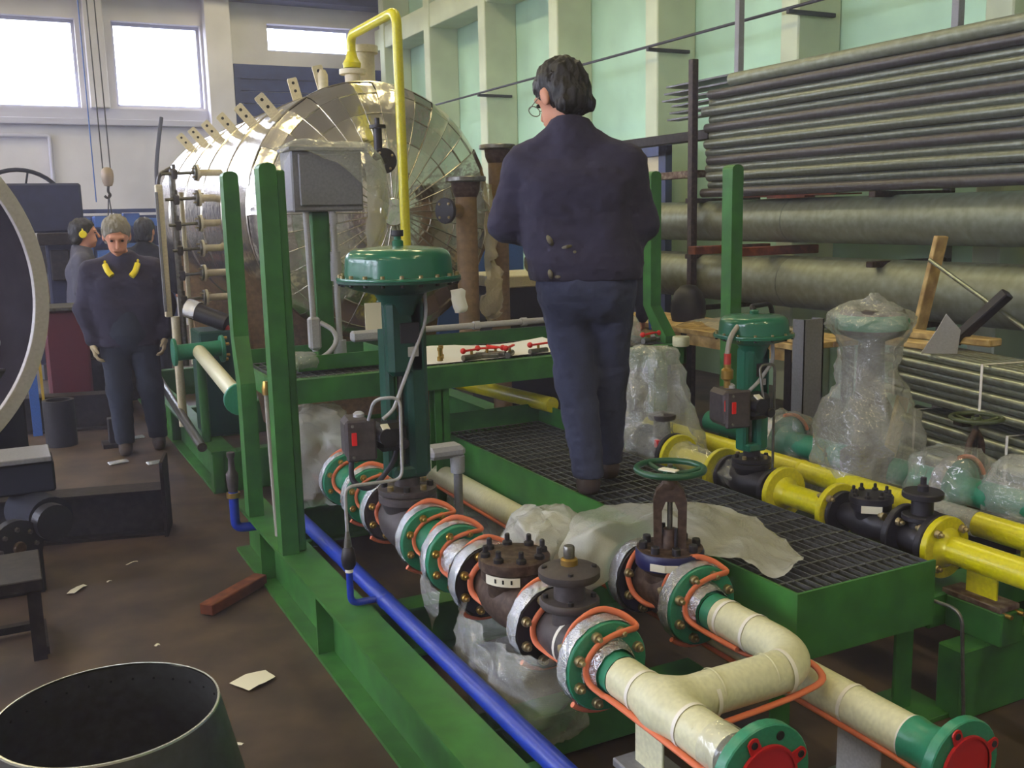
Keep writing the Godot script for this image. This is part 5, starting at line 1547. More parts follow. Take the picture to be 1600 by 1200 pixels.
# ---------------------------------------------------------------- loose things on the raised platform
func build_platform_things() -> void:
	var rows := []
	for i in 4:
		var r := []
		for j in 5:
			var u := j / 4.0
			var v := i / 3.0
			r.append(Vector3(lerpf(1.90, 2.86, u) - 0.12 * v, 0.952 + 0.012 * sin(u * 7.0 + v * 2.0) * (1.0 - v * 0.6) + 0.008 * (1.0 - v), lerpf(-5.20, -4.68, v)))
		rows.append(r)
	solo(Mb.new().grid(cloth(rows, 5, 0.006, 4.0, 1.0)), "paper_sheet", M.paper, "large white drawing sheet spread on the raised platform", "paper")
	var spots := [[2.16, -4.70, 0.3], [2.26, -4.72, -0.5], [2.38, -4.69, 0.9], [2.32, -4.74, 2.2], [2.56, -4.70, 0.2], [3.30, -4.72, 0.4], [3.40, -4.78, 1.4]]
	for s in spots:
		var p := Vector3(s[0], 0.965, s[1])
		var o := thing("hand_valve", "small ball valve with a red handle lying on the raised platform", "valve", p, "red handled valves on the raised platform")
		var b := Basis(Vector3.UP, s[2])
		part(Mb.new().tube([p + b * Vector3(-0.06, 0, 0), p + b * Vector3(0.06, 0, 0)], 0.016, 10), "body", M.steel, o)
		part(Mb.new().tube([p + Vector3(0, 0, 0), p + Vector3(0, 0.035, 0)], 0.008, 8), "stem", M.brass, o)
		part(Mb.new().bar(p + b * Vector3(-0.05, 0.035, -0.01), p + b * Vector3(0.06, 0.04, 0.01), 0.018, 0.01, Vector3.UP, 0.003).ball(p + b * Vector3(-0.05, 0.036, -0.01), Vector3(0.016, 0.016, 0.016), 10), "handle", M.redplastic, o)
	for s in [[2.02, -4.78, 0.2], [1.98, -4.70, 1.0]]:
		var p := Vector3(s[0], 0.96, s[1])
		var o := thing("brass_fitting", "small brass hose fitting standing on the raised platform", "fitting", p, "brass fittings beside the drawing sheet")
		part(Mb.new().lathe(pv([0, 0, 0.016, 0, 0.016, 0.02, 0.01, 0.025, 0.01, 0.05, 0.014, 0.055, 0.014, 0.07, 0, 0.07]), Transform3D(Basis.IDENTITY, p), 8), "body", M.brass, o)
	# yellow lock tag left of the stand
	solo(Mb.new().box(Vector3(1.235, 1.23, -5.0), Vector3(0.045, 0.11, 0.03), 0.005).box(Vector3(1.225, 1.20, -4.985), Vector3(0.03, 0.05, 0.03), 0.004).tube([Vector3(1.235, 0.95, -5.0), Vector3(1.235, 1.18, -5.0)], 0.012, 8), "marker_block", M.yellow, "small yellow block on a stem between the two left posts", "marker")


# ---------------------------------------------------------------- pipe rack at the right wall
func pipe_mesh(r: float, length: float, wall: float, seg := 16) -> Mesh:
	return Mb.new().lathe(pv([r - wall, 0, r, 0, r, length, r - wall, length, r - wall, 0]), Mb.along(Vector3.ZERO, Vector3(0, 0, 1)), seg).mesh()


func build_rack() -> void:
	var o := thing("pipe_rack", "rust brown steel storage rack for pipes against the right wall", "rack", Vector3(5.5, 0, -5.0))
	for z in [-6.72, -1.9]:
		part(Mb.new().slab(Vector3(5.10, 0, z - 0.03), Vector3(5.16, 2.90, z + 0.03), 0.004), "front_post", M.rackpaint, o)
	for z in [-7.05, -4.82, -2.6]:
		part(Mb.new().slab(Vector3(5.84, 0, z - 0.03), Vector3(5.90, 4.6, z + 0.03), 0.004), "rear_post", M.greypaint, o)
	for z in [-6.80, -4.82, -2.6]:
		for y in [1.80, 1.34, 0.90]:
			part(Mb.new().slab(Vector3(5.14, y - 0.04, z - 0.03), Vector3(5.90, y, z + 0.03), 0.004), "arm", M.rackpaint, o)
	part(Mb.new().slab(Vector3(5.3, 2.28, -8.6), Vector3(5.42, 2.36, -6.75), 0.004), "rail", M.darkrust, o)
	part(Mb.new().slab(Vector3(5.2, 1.97, -8.6), Vector3(5.30, 2.03, -6.75), 0.004), "rail", M.rust, o)
	# thin tubes, each on its own
	var tm := pipe_mesh(0.0365, 5.6, 0.005)
	var n := 0
	for row in 13:
		for col in 2:
			var off := (((row * 5 + col * 3) % 7) - 3) * 0.004
			var t := MeshInstance3D.new()
			t.name = numbered("steel_tube")
			t.mesh = tm
			t.material_override = M.tubesteel if (row * 3 + col) % 4 else M.darksteel
			t.position = Vector3(5.205 + col * 0.074 + off + (0.036 if row % 2 else 0.0), 1.838 + row * 0.0645, -6.66 + ((row * 7 + col * 5) % 5) * 0.015)
			t.rotation.x = 0.0
			t.set_meta("label", "grey steel tube lying in the stack on the wall rack")
			t.set_meta("category", "tube")
			t.set_meta("group", "steel tubes stacked on the rack")
			add_child(t)
			n += 1
	# wider tubes on top of the stack
	var wm := pipe_mesh(0.05, 5.6, 0.006)
	for i in 4:
		var t := MeshInstance3D.new()
		t.name = numbered("wide_tube")
		t.mesh = wm
		t.material_override = M.bigsteel
		t.position = Vector3(5.22 + i * 0.102, 2.700 + 0.012 * (i % 2), -6.35 + 0.1 * i)
		t.set_meta("label", "pale wider steel tube on top of the rack stack")
		t.set_meta("category", "tube")
		t.set_meta("group", "wide tubes on top of the rack")
		add_child(t)
	# flat bars whose ends stick out behind the post
	for i in 6:
		solo(Mb.new().slab(Vector3(5.62 - 0.02 * i, 2.52 + i * 0.055, -7.75 + 0.06 * (i % 3)), Vector3(5.75, 2.535 + i * 0.055, -5.4)), "flat_bar", M.darksteel, "dark flat steel bar in the pile behind the rack post", "bar", "flat bars behind the rack post")
	# two large pipes
	var big := [[1.610, 0.165, "large dull steel pipe lying on the rack under the tubes", -9.3], [1.150, 0.195, "largest dull steel pipe lying lowest on the rack", -9.0]]
	for b in big:
		var q := thing("large_pipe", b[2], "pipe", Vector3(5.36, b[0] - b[1], -5.2))
		part(Mb.new().lathe(pv([b[1] - 0.012, b[3], b[1], b[3], b[1], -1.2, b[1] - 0.012, -1.2, b[1] - 0.012, b[3]]), Transform3D(Basis(Vector3(1, 0, 0), Vector3(0, 0, 1), Vector3(0, 1, 0)), Vector3(5.36, b[0], 0)), 40), "shell", M.bigsteel, q)
		for z in [-5.75, -3.6]:
			part(Mb.new().lathe(pv([b[1], -0.008, b[1] + 0.003, 0, b[1], 0.008]), Mb.along(Vector3(5.36, b[0], z), Vector3(0, 0, 1)), 40, 0.1), "weld", M.tubesteel, q)
	for z in [-6.45, -5.9, -3.3]:
		solo(Mb.new().bar(Vector3(4.92, 1.385, z), Vector3(5.7, 1.385, z), 0.09, 0.065, Vector3.UP, 0.005), "timber", M.redwood, "brown timber wedged between the two large pipes", "timber", "timbers between the large pipes")
	solo(Mb.new().slab(Vector3(5.2, 1.79, -6.2), Vector3(5.45, 1.80, -5.2)).slab(Vector3(5.2, 1.775, -5.9), Vector3(5.3, 1.79, -5.5)), "packing_board", M.redwood, "thin brown board between tubes and the upper large pipe", "board")
	# work bench with boards in front of the rack
	var w := thing("work_bench", "long wooden bench with rough plank top before the rack", "bench", Vector3(4.72, 0, -5.9))
	for i in 4:
		part(Mb.new().slab(Vector3(4.42 + i * 0.15, 0.81, -7.1), Vector3(4.565 + i * 0.15, 0.85, -4.7), 0.004), "plank", M.wood, w)
	for z in [-7.0, -5.9, -4.8]:
		for x in [4.46, 4.96]:
			part(Mb.new().slab(Vector3(x - 0.03, 0, z - 0.03), Vector3(x + 0.03, 0.81, z + 0.03), 0.003), "leg", M.darkrust, w)
	part(Mb.new().slab(Vector3(4.44, 0.73, -7.05), Vector3(4.48, 0.81, -4.75)), "apron", M.wood, w)
	var cl := []
	for i in 4:
		var r := []
		for j in 6:
			r.append(Vector3(4.42 + 0.15 * i, 0.865 + 0.025 * ((i * 3 + j * 5) % 3), -6.0 + j * 0.22))
		cl.append(r)
	solo(Mb.new().grid(cloth(cl, 4, 0.035, 5.0, 7.0)), "packing_film", M.filmthick, "crumpled grey packing film lying on the bench", "film")
	solo(Mb.new().slab(Vector3(4.44, 0.855, -5.5), Vector3(4.58, 0.885, -4.75), 0.004), "board", M.wood, "short light board lying on the bench top", "board")
	solo(Mb.new().lathe(pv([0.0, 0.0, 0.15, 0.0, 0.165, 0.05, 0.16, 0.14, 0.13, 0.22, 0.07, 0.27, 0, 0.28]), Transform3D(Basis(Vector3.UP, 0.4) * Basis.from_scale(Vector3(1.05, 1, 0.75)), Vector3(4.78, 0.85, -6.3)), 20), "tool_bag", M.black, "black rounded bag standing on the bench beside the rack post", "bag")
	# angled bundles of thin galvanised tubes
	var dir := Vector3(-0.23, 0, 0.973).normalized()
	var side := Vector3(0.973, 0, 0.23).normalized()
	var gm := pipe_mesh(0.0235, 2.9, 0.003, 14)
	for bn in 2:
		var s0 := Vector3(4.20, 0.735, -3.80) if bn == 0 else Vector3(4.16, 0.435, -3.62)
		var what := "upper" if bn == 0 else "lower"
		for r in 6:
			for c in 6:
				var t := MeshInstance3D.new()
				t.name = numbered("galvanised_tube")
				t.mesh = gm
				t.material_override = M.galv
				t.transform = Transform3D(Basis.looking_at(-dir, Vector3.UP), s0 + side * (c * 0.048 + (0.024 if r % 2 else 0.0)) + Vector3(0, r * 0.0415, 0) + dir * (0.03 * ((r * 5 + c * 3) % 4)))
				t.set_meta("label", "thin galvanised tube in the %s strapped bundle" % what)
				t.set_meta("category", "tube")
				t.set_meta("group", "tubes of the %s galvanised bundle" % what)
				add_child(t)
		var st := thing("bundle_strap", "white straps round the %s bundle of galvanised tubes" % what, "strap", s0)
		for d in [0.12, 0.78]:
			var m0 := s0 + dir * float(d)
			part(Mb.new().bar(m0 + side * -0.027 + Vector3(0, -0.02, 0), m0 + side * -0.027 + Vector3(0, 0.233, 0), 0.002, 0.016, dir).bar(m0 + side * -0.027 + Vector3(0, 0.234, 0), m0 + side * 0.28 + Vector3(0, 0.234, 0), 0.002, 0.016, dir), "strap", M.tie, st)
	for d in [0.5, 2.2]:
		solo(Mb.new().box(Vector3(4.24, 0.205, -3.62) + dir * float(d), Vector3(0.4, 0.41, 0.12), 0.004, Basis(side, Vector3.UP, dir)), "sleeper_block", M.darkrust, "dark support block under the galvanised bundles", "block", "support blocks under the bundles")
		solo(Mb.new().box(Vector3(4.30, 0.682, -3.62) + dir * float(d), Vector3(0.36, 0.055, 0.07), 0.004, Basis(side, Vector3.UP, dir)), "spacer_timber", M.darkrust, "dark spacer timber between the galvanised bundles", "timber", "spacers between the bundles")
	# loose pieces lying on the upper bundle
	solo(Mb.new().bar(Vector3(4.22, 0.985, -3.98), Vector3(4.24, 0.985, -3.42), 0.10, 0.035, Vector3.UP, 0.006), "board", M.wood, "short yellow board lying on the galvanised bundle", "board")
	solo(Mb.new().bar(Vector3(4.40, 1.01, -4.1), Vector3(4.42, 1.01, -3.3), 0.10, 0.04, Vector3.UP, 0.006), "board", M.wood, "longer yellow board lying behind on the galvanised bundle", "board")
	solo(Mb.new().bar(Vector3(4.58, 0.0, -4.14), Vector3(4.66, 1.53, -3.86), 0.09, 0.03, Vector3(0, 0, 1), 0.004), "board", M.wood, "upright yellow board leaning against the large pipe", "board")
	solo(Mb.new().tube([Vector3(4.60, 1.40, -3.88), Vector3(4.40, 1.0, -2.95)], 0.012, 10), "thin_rod", M.galv, "thin bright rod leaning on the upright board", "rod")
	solo(Mb.new().bar(Vector3(4.36, 1.0, -3.50), Vector3(4.46, 1.26, -3.28), 0.06, 0.05, Vector3(0, 0, 1), 0.006), "steel_bar", M.dark, "short black bar leaning over the galvanised tubes", "bar")
	solo(Mb.new().prism(pv([-0.09, 0, 0.08, 0, 0.09, 0.12, 0.02, 0.20, -0.02, 0.12]), Transform3D(Basis(Vector3.UP, -0.7), Vector3(4.16, 0.965, -3.42)), 0.012), "sheet_offcut", M.greylight, "grey sheet metal offcut standing on the bundle", "offcut")
	# channel upright between the small actuator and the tall wrapping
	solo(Mb.new().slab(Vector3(3.66, 0.0, -3.86), Vector3(3.80, 1.13, -3.85)).slab(Vector3(3.66, 0.0, -3.93), Vector3(3.67, 1.13, -3.85)).slab(Vector3(3.79, 0.0, -3.93), Vector3(3.80, 1.13, -3.85)), "channel_post", M.greypaint, "grey steel channel standing upright left of the tall wrapped valve", "post")
	# bench with a steel drum left of the man, in the distance
	var d2 := thing("side_bench", "low bench with pale top behind the stand pipes", "bench", Vector3(4.1, 0, -7.6))
	part(Mb.new().slab(Vector3(3.65, 1.10, -8.1), Vector3(4.65, 1.20, -7.3), 0.01), "top", M.offwhite, d2)
	part(Mb.new().slab(Vector3(3.7, 0.0, -8.05), Vector3(4.6, 1.10, -7.4), 0.01), "cabinet", M.dark, d2)
	solo(Mb.new().tube([Vector3(4.02, 1.29, -7.5), Vector3(4.5, 1.29, -7.6)], 0.085, 24), "steel_drum", M.steel, "short shiny steel cylinder lying on the far bench left of the man", "cylinder")
	solo(Mb.new().slab(Vector3(3.75, 0.0, -9.2), Vector3(4.7, 1.75, -8.9), 0.01), "blue_cabinet", M.bluelight, "blue cabinet behind the far bench", "cabinet")


# ---------------------------------------------------------------- left side of the hall
func build_left_side() -> void:
	# rolled shell ring on turning rolls
	var rc := Vector3(-0.637, 1.345, -5.79)
	var ra := Vector3(sin(0.511), 0, cos(0.511))
	var o := thing("shell_ring", "large rolled steel shell ring with a pale flange rim", "ring", Vector3(rc.x, 0.34, rc.z))
	part(Mb.new().lathe(pv([0.915, -0.025, 1.0, -0.025, 1.0, 0.0, 0.997, 0.003, 0.918, 0.003, 0.915, 0.0, 0.915, -0.025]), Mb.along(rc, ra), 96), "rim_flange", M.rimwhite, o)
	part(Mb.new().lathe(pv([0.955, -0.45, 0.97, -0.45, 0.97, -0.025, 0.955, -0.025, 0.955, -0.45]), Mb.along(rc, ra), 72), "shell", M.shell, o)
	var t := thing("turning_rolls", "dark turning rolls with a motor carrying the shell ring", "machine", Vector3(-0.3, 0, -5.6))
	var sv := Vector3(ra.z, 0, -ra.x)
	for s in [-1.0, 1.0]:
		var rp: Vector3 = rc + sv * 0.55 * s + Vector3(0, -0.98, 0) - ra * 0.2
		part(Mb.new().tube([rp - ra * 0.12, rp + ra * 0.12], 0.14, 24), "roller", M.rubber, t)
		part(Mb.new().slab(rp + Vector3(-0.12, -0.365, -0.12), rp + Vector3(0.12, -0.1, 0.12), 0.01), "pedestal", M.dark, t)
	part(Mb.new().tube([Vector3(0.10, 0.33, -5.02), Vector3(0.0, 0.33, -5.28)], 0.105, 24), "motor", M.navy, t)
	part(Mb.new().tube([Vector3(0.09, 0.33, -5.0), Vector3(0.115, 0.33, -4.94)], 0.085, 24), "motor_cover", M.dark, t)
	part(Mb.new().slab(Vector3(-0.15, 0.43, -5.40), Vector3(0.14, 0.58, -5.15), 0.01), "terminal_box", M.navy, t)
	part(Mb.new().slab(Vector3(-0.2, 0.585, -5.42), Vector3(0.13, 0.61, -5.12), 0.004), "cover_plate", M.greypaint, t)
	var gp := Vector3(-0.06, 0.25, -4.92)
	part(Mb.new().lathe(pv([0, -0.03, 0.12, -0.03, 0.125, -0.025, 0.125, 0.02, 0.09, 0.025, 0.05, 0.03, 0, 0.03]), Mb.along(gp, ra), 28), "gear_wheel", M.dark, t)
	part(Mb.new().disc(gp + ra * 0.035, ra, 0.03, 0.02, 14), "hub", M.castbrown, t)
	for k in 8:
		var a := TAU * k / 8
		part(Mb.new().disc(gp + ra * 0.03 + sv * cos(a) * 0.085 + Vector3(0, sin(a) * 0.085, 0), ra, 0.012, 0.016, 6), "bolt", M.darksteel, t)
	part(Mb.new().slab(Vector3(-0.3, 0.0, -5.4), Vector3(0.05, 0.22, -4.95), 0.01), "base", M.dark, t)
	# white sack and dark box seen through the ring
	solo(Mb.new().ball(Vector3(-0.15, 1.0, -6.6), Vector3(0.12, 0.12, 0.1), 14).ball(Vector3(-0.05, 0.93, -6.6), Vector3(0.1, 0.06, 0.08), 12).ball(Vector3(-0.2, 1.08, -6.6), Vector3(0.05, 0.09, 0.05), 10), "white_sack", M.paper, "crumpled white sack on a box seen through the shell ring", "sack")
	solo(Mb.new().slab(Vector3(-0.5, 0.0, -6.9), Vector3(0.05, 0.88, -6.4), 0.01), "dark_crate", M.black, "black crate behind the shell ring", "crate")
	solo(Mb.new().bar(Vector3(-0.2, 0.9, -7.4), Vector3(-0.28, 1.9, -7.7), 0.06, 0.06, Vector3(0, 0, 1)), "steel_brace", M.darkrust, "slanting dark brace seen through the shell ring", "brace")
	# cone standing in the foreground
	var cp := Vector3(0.139, 0, -2.63)
	var cn := thing("steel_cone", "open steel cone standing on the floor with a bright cut rim", "cone", cp)
	part(Mb.new().lathe(pv([0.372, 0.0, 0.378, 0.0, 0.281, 0.447, 0.275, 0.447, 0.372, 0.0]), Transform3D(Basis.IDENTITY, cp), 72), "shell", M.conesteel, cn)
	part(Mb.new().lathe(pv([0.275, 0.447, 0.281, 0.447, 0.280, 0.452, 0.2745, 0.452]), Transform3D(Basis.IDENTITY, cp), 72), "rim", M.polishedge, cn)
	var hm := Mb.new().disc(Vector3.ZERO, Vector3(0, 1, 0), 0.0035, 0.003, 8, 0.0005).mesh()
	for k in 30:
		var a := TAU * k / 30.0
		inst(hm, "drilled_hole", M.black, cn, Transform3D(Mb.along(Vector3.ZERO, Vector3(-cos(a), -0.22, -sin(a))).basis, cp + Vector3(cos(a) * 0.2835, 0.40, sin(a) * 0.2835)))
	# beams lying on the floor
	var d := Vector3(0.97, 0, 0.238).normalized()
	var e := Vector3(0.694, 0, -5.56)
	var fb := thing("floor_beam", "rusty channel beam with a tall end plate lying on the floor", "beam", e - d * 0.8)
	part(beam(Mb.new(), e - d * 1.5 - Vector3(0, 0, 0.08), e - Vector3(0, 0, 0.08), 0.18, 0.26), "beam", M.darkrust, fb)
	part(Mb.new().box(e + Vector3(0.005, 0.21, -0.08), Vector3(0.02, 0.42, 0.25), 0.003, Basis(d, Vector3.UP, Vector3(-d.z, 0, d.x))), "end_plate", M.darkrust, fb)
	var e2 := Vector3(0.81, 0, -8.85)
	var fb2 := thing("floor_beam", "dark beam lying on the floor beside the grey haired man", "beam", e2 - d * 0.6)
	part(beam(Mb.new(), e2 - d * 1.4, e2, 0.2, 0.30), "beam", M.darkrust, fb2)
	part(Mb.new().box(e2 + Vector3(0.0, 0.2, 0), Vector3(0.02, 0.4, 0.22), 0.003, Basis(d, Vector3.UP, Vector3(-d.z, 0, d.x))), "end_plate", M.dark, fb2)
	var ps := Vector3(0.30, 0.0, -8.35)
	solo(Mb.new().lathe(pv([0.09, 0.36, 0.115, 0.36, 0.115, 0.0, 0.09, 0.0, 0.09, 0.36]), Transform3D(Basis.IDENTITY, ps + Vector3(0, 0.0, 0)), 28), "pipe_stub", M.dark, "short dark pipe stub standing upright on the floor", "pipe")
	solo(Mb.new().slab(Vector3(0.62, 0.0, -8.15), Vector3(0.74, 0.22, -8.05), 0.006).slab(Vector3(0.57, 0.0, -8.2), Vector3(0.77, 0.03, -8.0)), "jack_stand", M.dark, "small dark jack stand on the floor by the rear beam", "stand")
	# trestle at the lower left
	var tr := thing("trestle", "dark angle iron trestle at the foot of the turning rolls", "trestle", Vector3(-0.2, 0, -4.4))
	for p in [[0.02, -4.47], [-0.42, -4.47], [0.02, -4.15], [-0.42, -4.15]]:
		part(Mb.new().slab(Vector3(p[0] - 0.05, 0, p[1] - 0.006), Vector3(p[0], 0.33, p[1])).slab(Vector3(p[0] - 0.006, 0, p[1] - 0.05), Vector3(p[0], 0.33, p[1])), "leg", M.darkrust, tr)
	part(Mb.new().slab(Vector3(-0.5, 0.30, -4.5), Vector3(0.03, 0.35, -4.1), 0.004), "top", M.darkrust, tr)
	part(Mb.new().slab(Vector3(-0.42, 0.02, -4.48), Vector3(0.02, 0.05, -4.44)), "rung", M.darkrust, tr)
	part(Mb.new().slab(Vector3(0.0, 0.02, -4.47), Vector3(0.03, 0.05, -4.15)), "rung", M.darkrust, tr)
	# blue machine in the distance with a big handwheel
	var m := thing("bending_machine", "large blue plate bending machine with a spoked wheel at the back", "machine", Vector3(-0.2, 0, -11.4))
	part(Mb.new().slab(Vector3(-1.6, 1.62, -11.4), Vector3(0.79, 2.10, -10.9), 0.02), "top_beam", M.navysteel, m)
	part(Mb.new().slab(Vector3(0.42, 0.0, -11.5), Vector3(0.79, 1.62, -10.9), 0.02), "side_frame", M.navysteel, m)
	part(Mb.new().slab(Vector3(-1.6, 0.0, -11.5), Vector3(-1.1, 1.62, -10.9), 0.02), "side_frame", M.navysteel, m)
	part(Mb.new().tube([Vector3(-1.2, 1.35, -11.15), Vector3(0.5, 1.35, -11.15)], 0.15, 24), "roll", M.darksteel, m)
	part(Mb.new().tube([Vector3(-1.2, 1.0, -11.15), Vector3(0.5, 1.0, -11.15)], 0.15, 24), "roll", M.rust, m)
	part(Mb.new().slab(Vector3(-1.2, 0.3, -11.4), Vector3(0.45, 0.75, -11.0), 0.02), "lower_beam", M.navysteel, m)
	part(Mb.new().slab(Vector3(0.35, 1.50, -10.9), Vector3(0.75, 1.62, -10.7), 0.01).slab(Vector3(0.45, 1.15, -10.9), Vector3(0.62, 1.45, -10.8), 0.01), "control_box", M.darkrust, m)
	var wh := Mb.new()
	var wc := Vector3(0.25, 1.80, -11.75)
	var circ := []
	for i in 41:
		circ.append(wc + Vector3(cos(TAU * i / 40.0) * 0.47, sin(TAU * i / 40.0) * 0.47, 0))
	wh.tube(circ, 0.022, 8, false)
	for i in 6:
		wh.tube([wc, wc + Vector3(cos(TAU * i / 6.0 + 0.3) * 0.47, sin(TAU * i / 6.0 + 0.3) * 0.47, 0)], 0.012, 6)
	wh.tube([wc - Vector3(0, 0, 0.1), wc + Vector3(0, 0, 0.35)], 0.05, 12)
	part(wh, "spoked_wheel", M.navy, m)
	# blue shelving with bins
	var sh := thing("blue_shelving", "blue steel shelving with bins near the back wall", "shelf", Vector3(1.5, 0, -14.2))
	for x in [0.85, 1.45, 2.05]:
		for z in [-14.4, -14.0]:
			part(Mb.new().slab(Vector3(x - 0.025, 0, z - 0.025), Vector3(x + 0.025, 1.86, z + 0.025)), "upright", M.bluepaint, sh)
	for y in [0.25, 0.75, 1.2, 1.62]:
		part(Mb.new().slab(Vector3(0.82, y, -14.43), Vector3(2.08, y + 0.03, -13.97)), "shelf_board", M.bluepaint, sh)
	part(Mb.new().slab(Vector3(0.82, 0.05, -14.44), Vector3(2.08, 1.80, -14.42)), "back_panel", M.bluepaint, sh)
	part(Mb.new().slab(Vector3(0.82, 1.83, -14.02), Vector3(2.08, 1.88, -13.98)), "top_rail", M.bluepaint, sh)
	for y in [0.28, 0.78, 1.23, 1.65]:
		for x in [0.90, 1.14, 1.50, 1.76]:
			solo(Mb.new().slab(Vector3(x, y, -14.35), Vector3(x + 0.2, y + 0.16 + 0.06 * sin(x * 9.0 + y * 5.0), -14.02), 0.01), "storage_bin", M.bluelight, "light blue storage bin on the blue shelving", "bin", "bins on the blue shelving")
	# crane hook
	var hk := thing("crane_hook", "crane hook block hanging on thin ropes before the back wall", "hook", Vector3(0.96, 1.98, -10))
	part(Mb.new().lathe(pv([0, 0, 0.035, 0.01, 0.05, 0.05, 0.055, 0.10, 0.05, 0.15, 0.03, 0.175, 0, 0.18]), Transform3D(Basis.from_scale(Vector3(1, 1, 0.7)), Vector3(0.96, 2.03, -10)), 18), "block", M.hook, hk)
	part(Mb.new().tube(curve([Vector3(0.96, 2.04, -10), Vector3(0.955, 1.99, -10), Vector3(0.97, 1.955, -10), Vector3(0.945, 1.93, -10), Vector3(0.92, 1.95, -10)], 5), 0.012, 8), "hook", M.dark, hk)
	for x in [0.925, 0.99]:
		part(Mb.new().tube([Vector3(x, 2.17, -10), Vector3(x - 0.04, 7.0, -10)], 0.006, 6), "rope", M.cable, hk)
	for x in [0.93, 0.975]:
		part(Mb.new().tube([Vector3(0.955, 1.96, -10), Vector3(x, 1.70, -10)], 0.006, 6), "sling", M.cable, hk)
	solo(Mb.new().tube([Vector3(0.86, 7.0, -10.3), Vector3(0.87, 1.9, -10.3)], 0.006, 6), "pendant_rope", M.bluelight, "thin pale rope hanging left of the crane hook", "rope")
	solo(Mb.new().tube(curve([Vector3(2.45, 3.3, -16.6), Vector3(2.36, 2.9, -16.5), Vector3(2.28, 2.4, -16.4), Vector3(2.26, 1.6, -16.3), Vector3(2.25, 0.0, -16.3)], 6), 0.03, 8), "hanging_cable", M.cable, "dark cable hanging from the window sill at the back wall", "cable")
	solo(Mb.new().tube(fillet([Vector3(-0.6, 3.03, -17.04), Vector3(0.86, 3.03, -17.04), Vector3(0.84, 1.0, -17.04)], 0.05), 0.03, 8), "wall_pipe", M.window_frame, "grey pipe angled on the back wall under the window", "pipe")
	# red tool cabinet, boxes and clutter before the blue machine
	solo(Mb.new().slab(Vector3(0.28, 0.0, -9.6), Vector3(0.62, 0.98, -9.2), 0.02), "tool_cabinet", M.redcabinet, "dark red tool cabinet in front of the blue machine", "cabinet")
	solo(Mb.new().slab(Vector3(0.24, 0.98, -9.65), Vector3(0.66, 1.01, -9.15), 0.004), "cabinet_tray", M.steel, "bright steel tray on the red tool cabinet", "tray")
	solo(Mb.new().slab(Vector3(0.10, 0.98, -8.9), Vector3(0.19, 1.22, -8.8), 0.004).slab(Vector3(0.11, 0.0, -8.88), Vector3(0.18, 0.98, -8.82)), "blue_box", M.bluelight, "small blue box on a stand seen through the shell ring", "box")
	solo(Mb.new().slab(Vector3(0.195, 0.99, -8.88), Vector3(0.225, 1.22, -8.8), 0.003).slab(Vector3(0.20, 0.0, -8.86), Vector3(0.22, 0.99, -8.82)), "orange_box", M.tape_yellow, "narrow orange box beside the small blue box", "box")
	for q in [[0.55, -9.9, 0.5, 0.35], [0.9, -10.4, 0.6, 0.3], [0.35, -13.0, 1.1, 0.4], [0.75, -12.8, 0.9, 0.45]]:
		solo(Mb.new().slab(Vector3(q[0], 0, q[1]), Vector3(q[0] + q[3], q[2], q[1] + 0.3), 0.01).slab(Vector3(q[0] + 0.05, q[2], q[1] + 0.05), Vector3(q[0] + q[3] * 0.6, q[2] + 0.12, q[1] + 0.25), 0.02), "machine_part", M.darkrust, "dark machine part standing among clutter at the back", "machine part", "clutter before the shelving")
	for q in [[0.30, -12.6, 0.4], [0.80, -12.4, 0.3]]:
		solo(Mb.new().slab(Vector3(q[0], 0.0, q[1] + 0.3), Vector3(q[0] + q[2], 1.0, q[1] + 0.6), 0.02), "grey_case", M.greypaint, "grey case stacked among the clutter at the back", "case", "grey cases at the back")


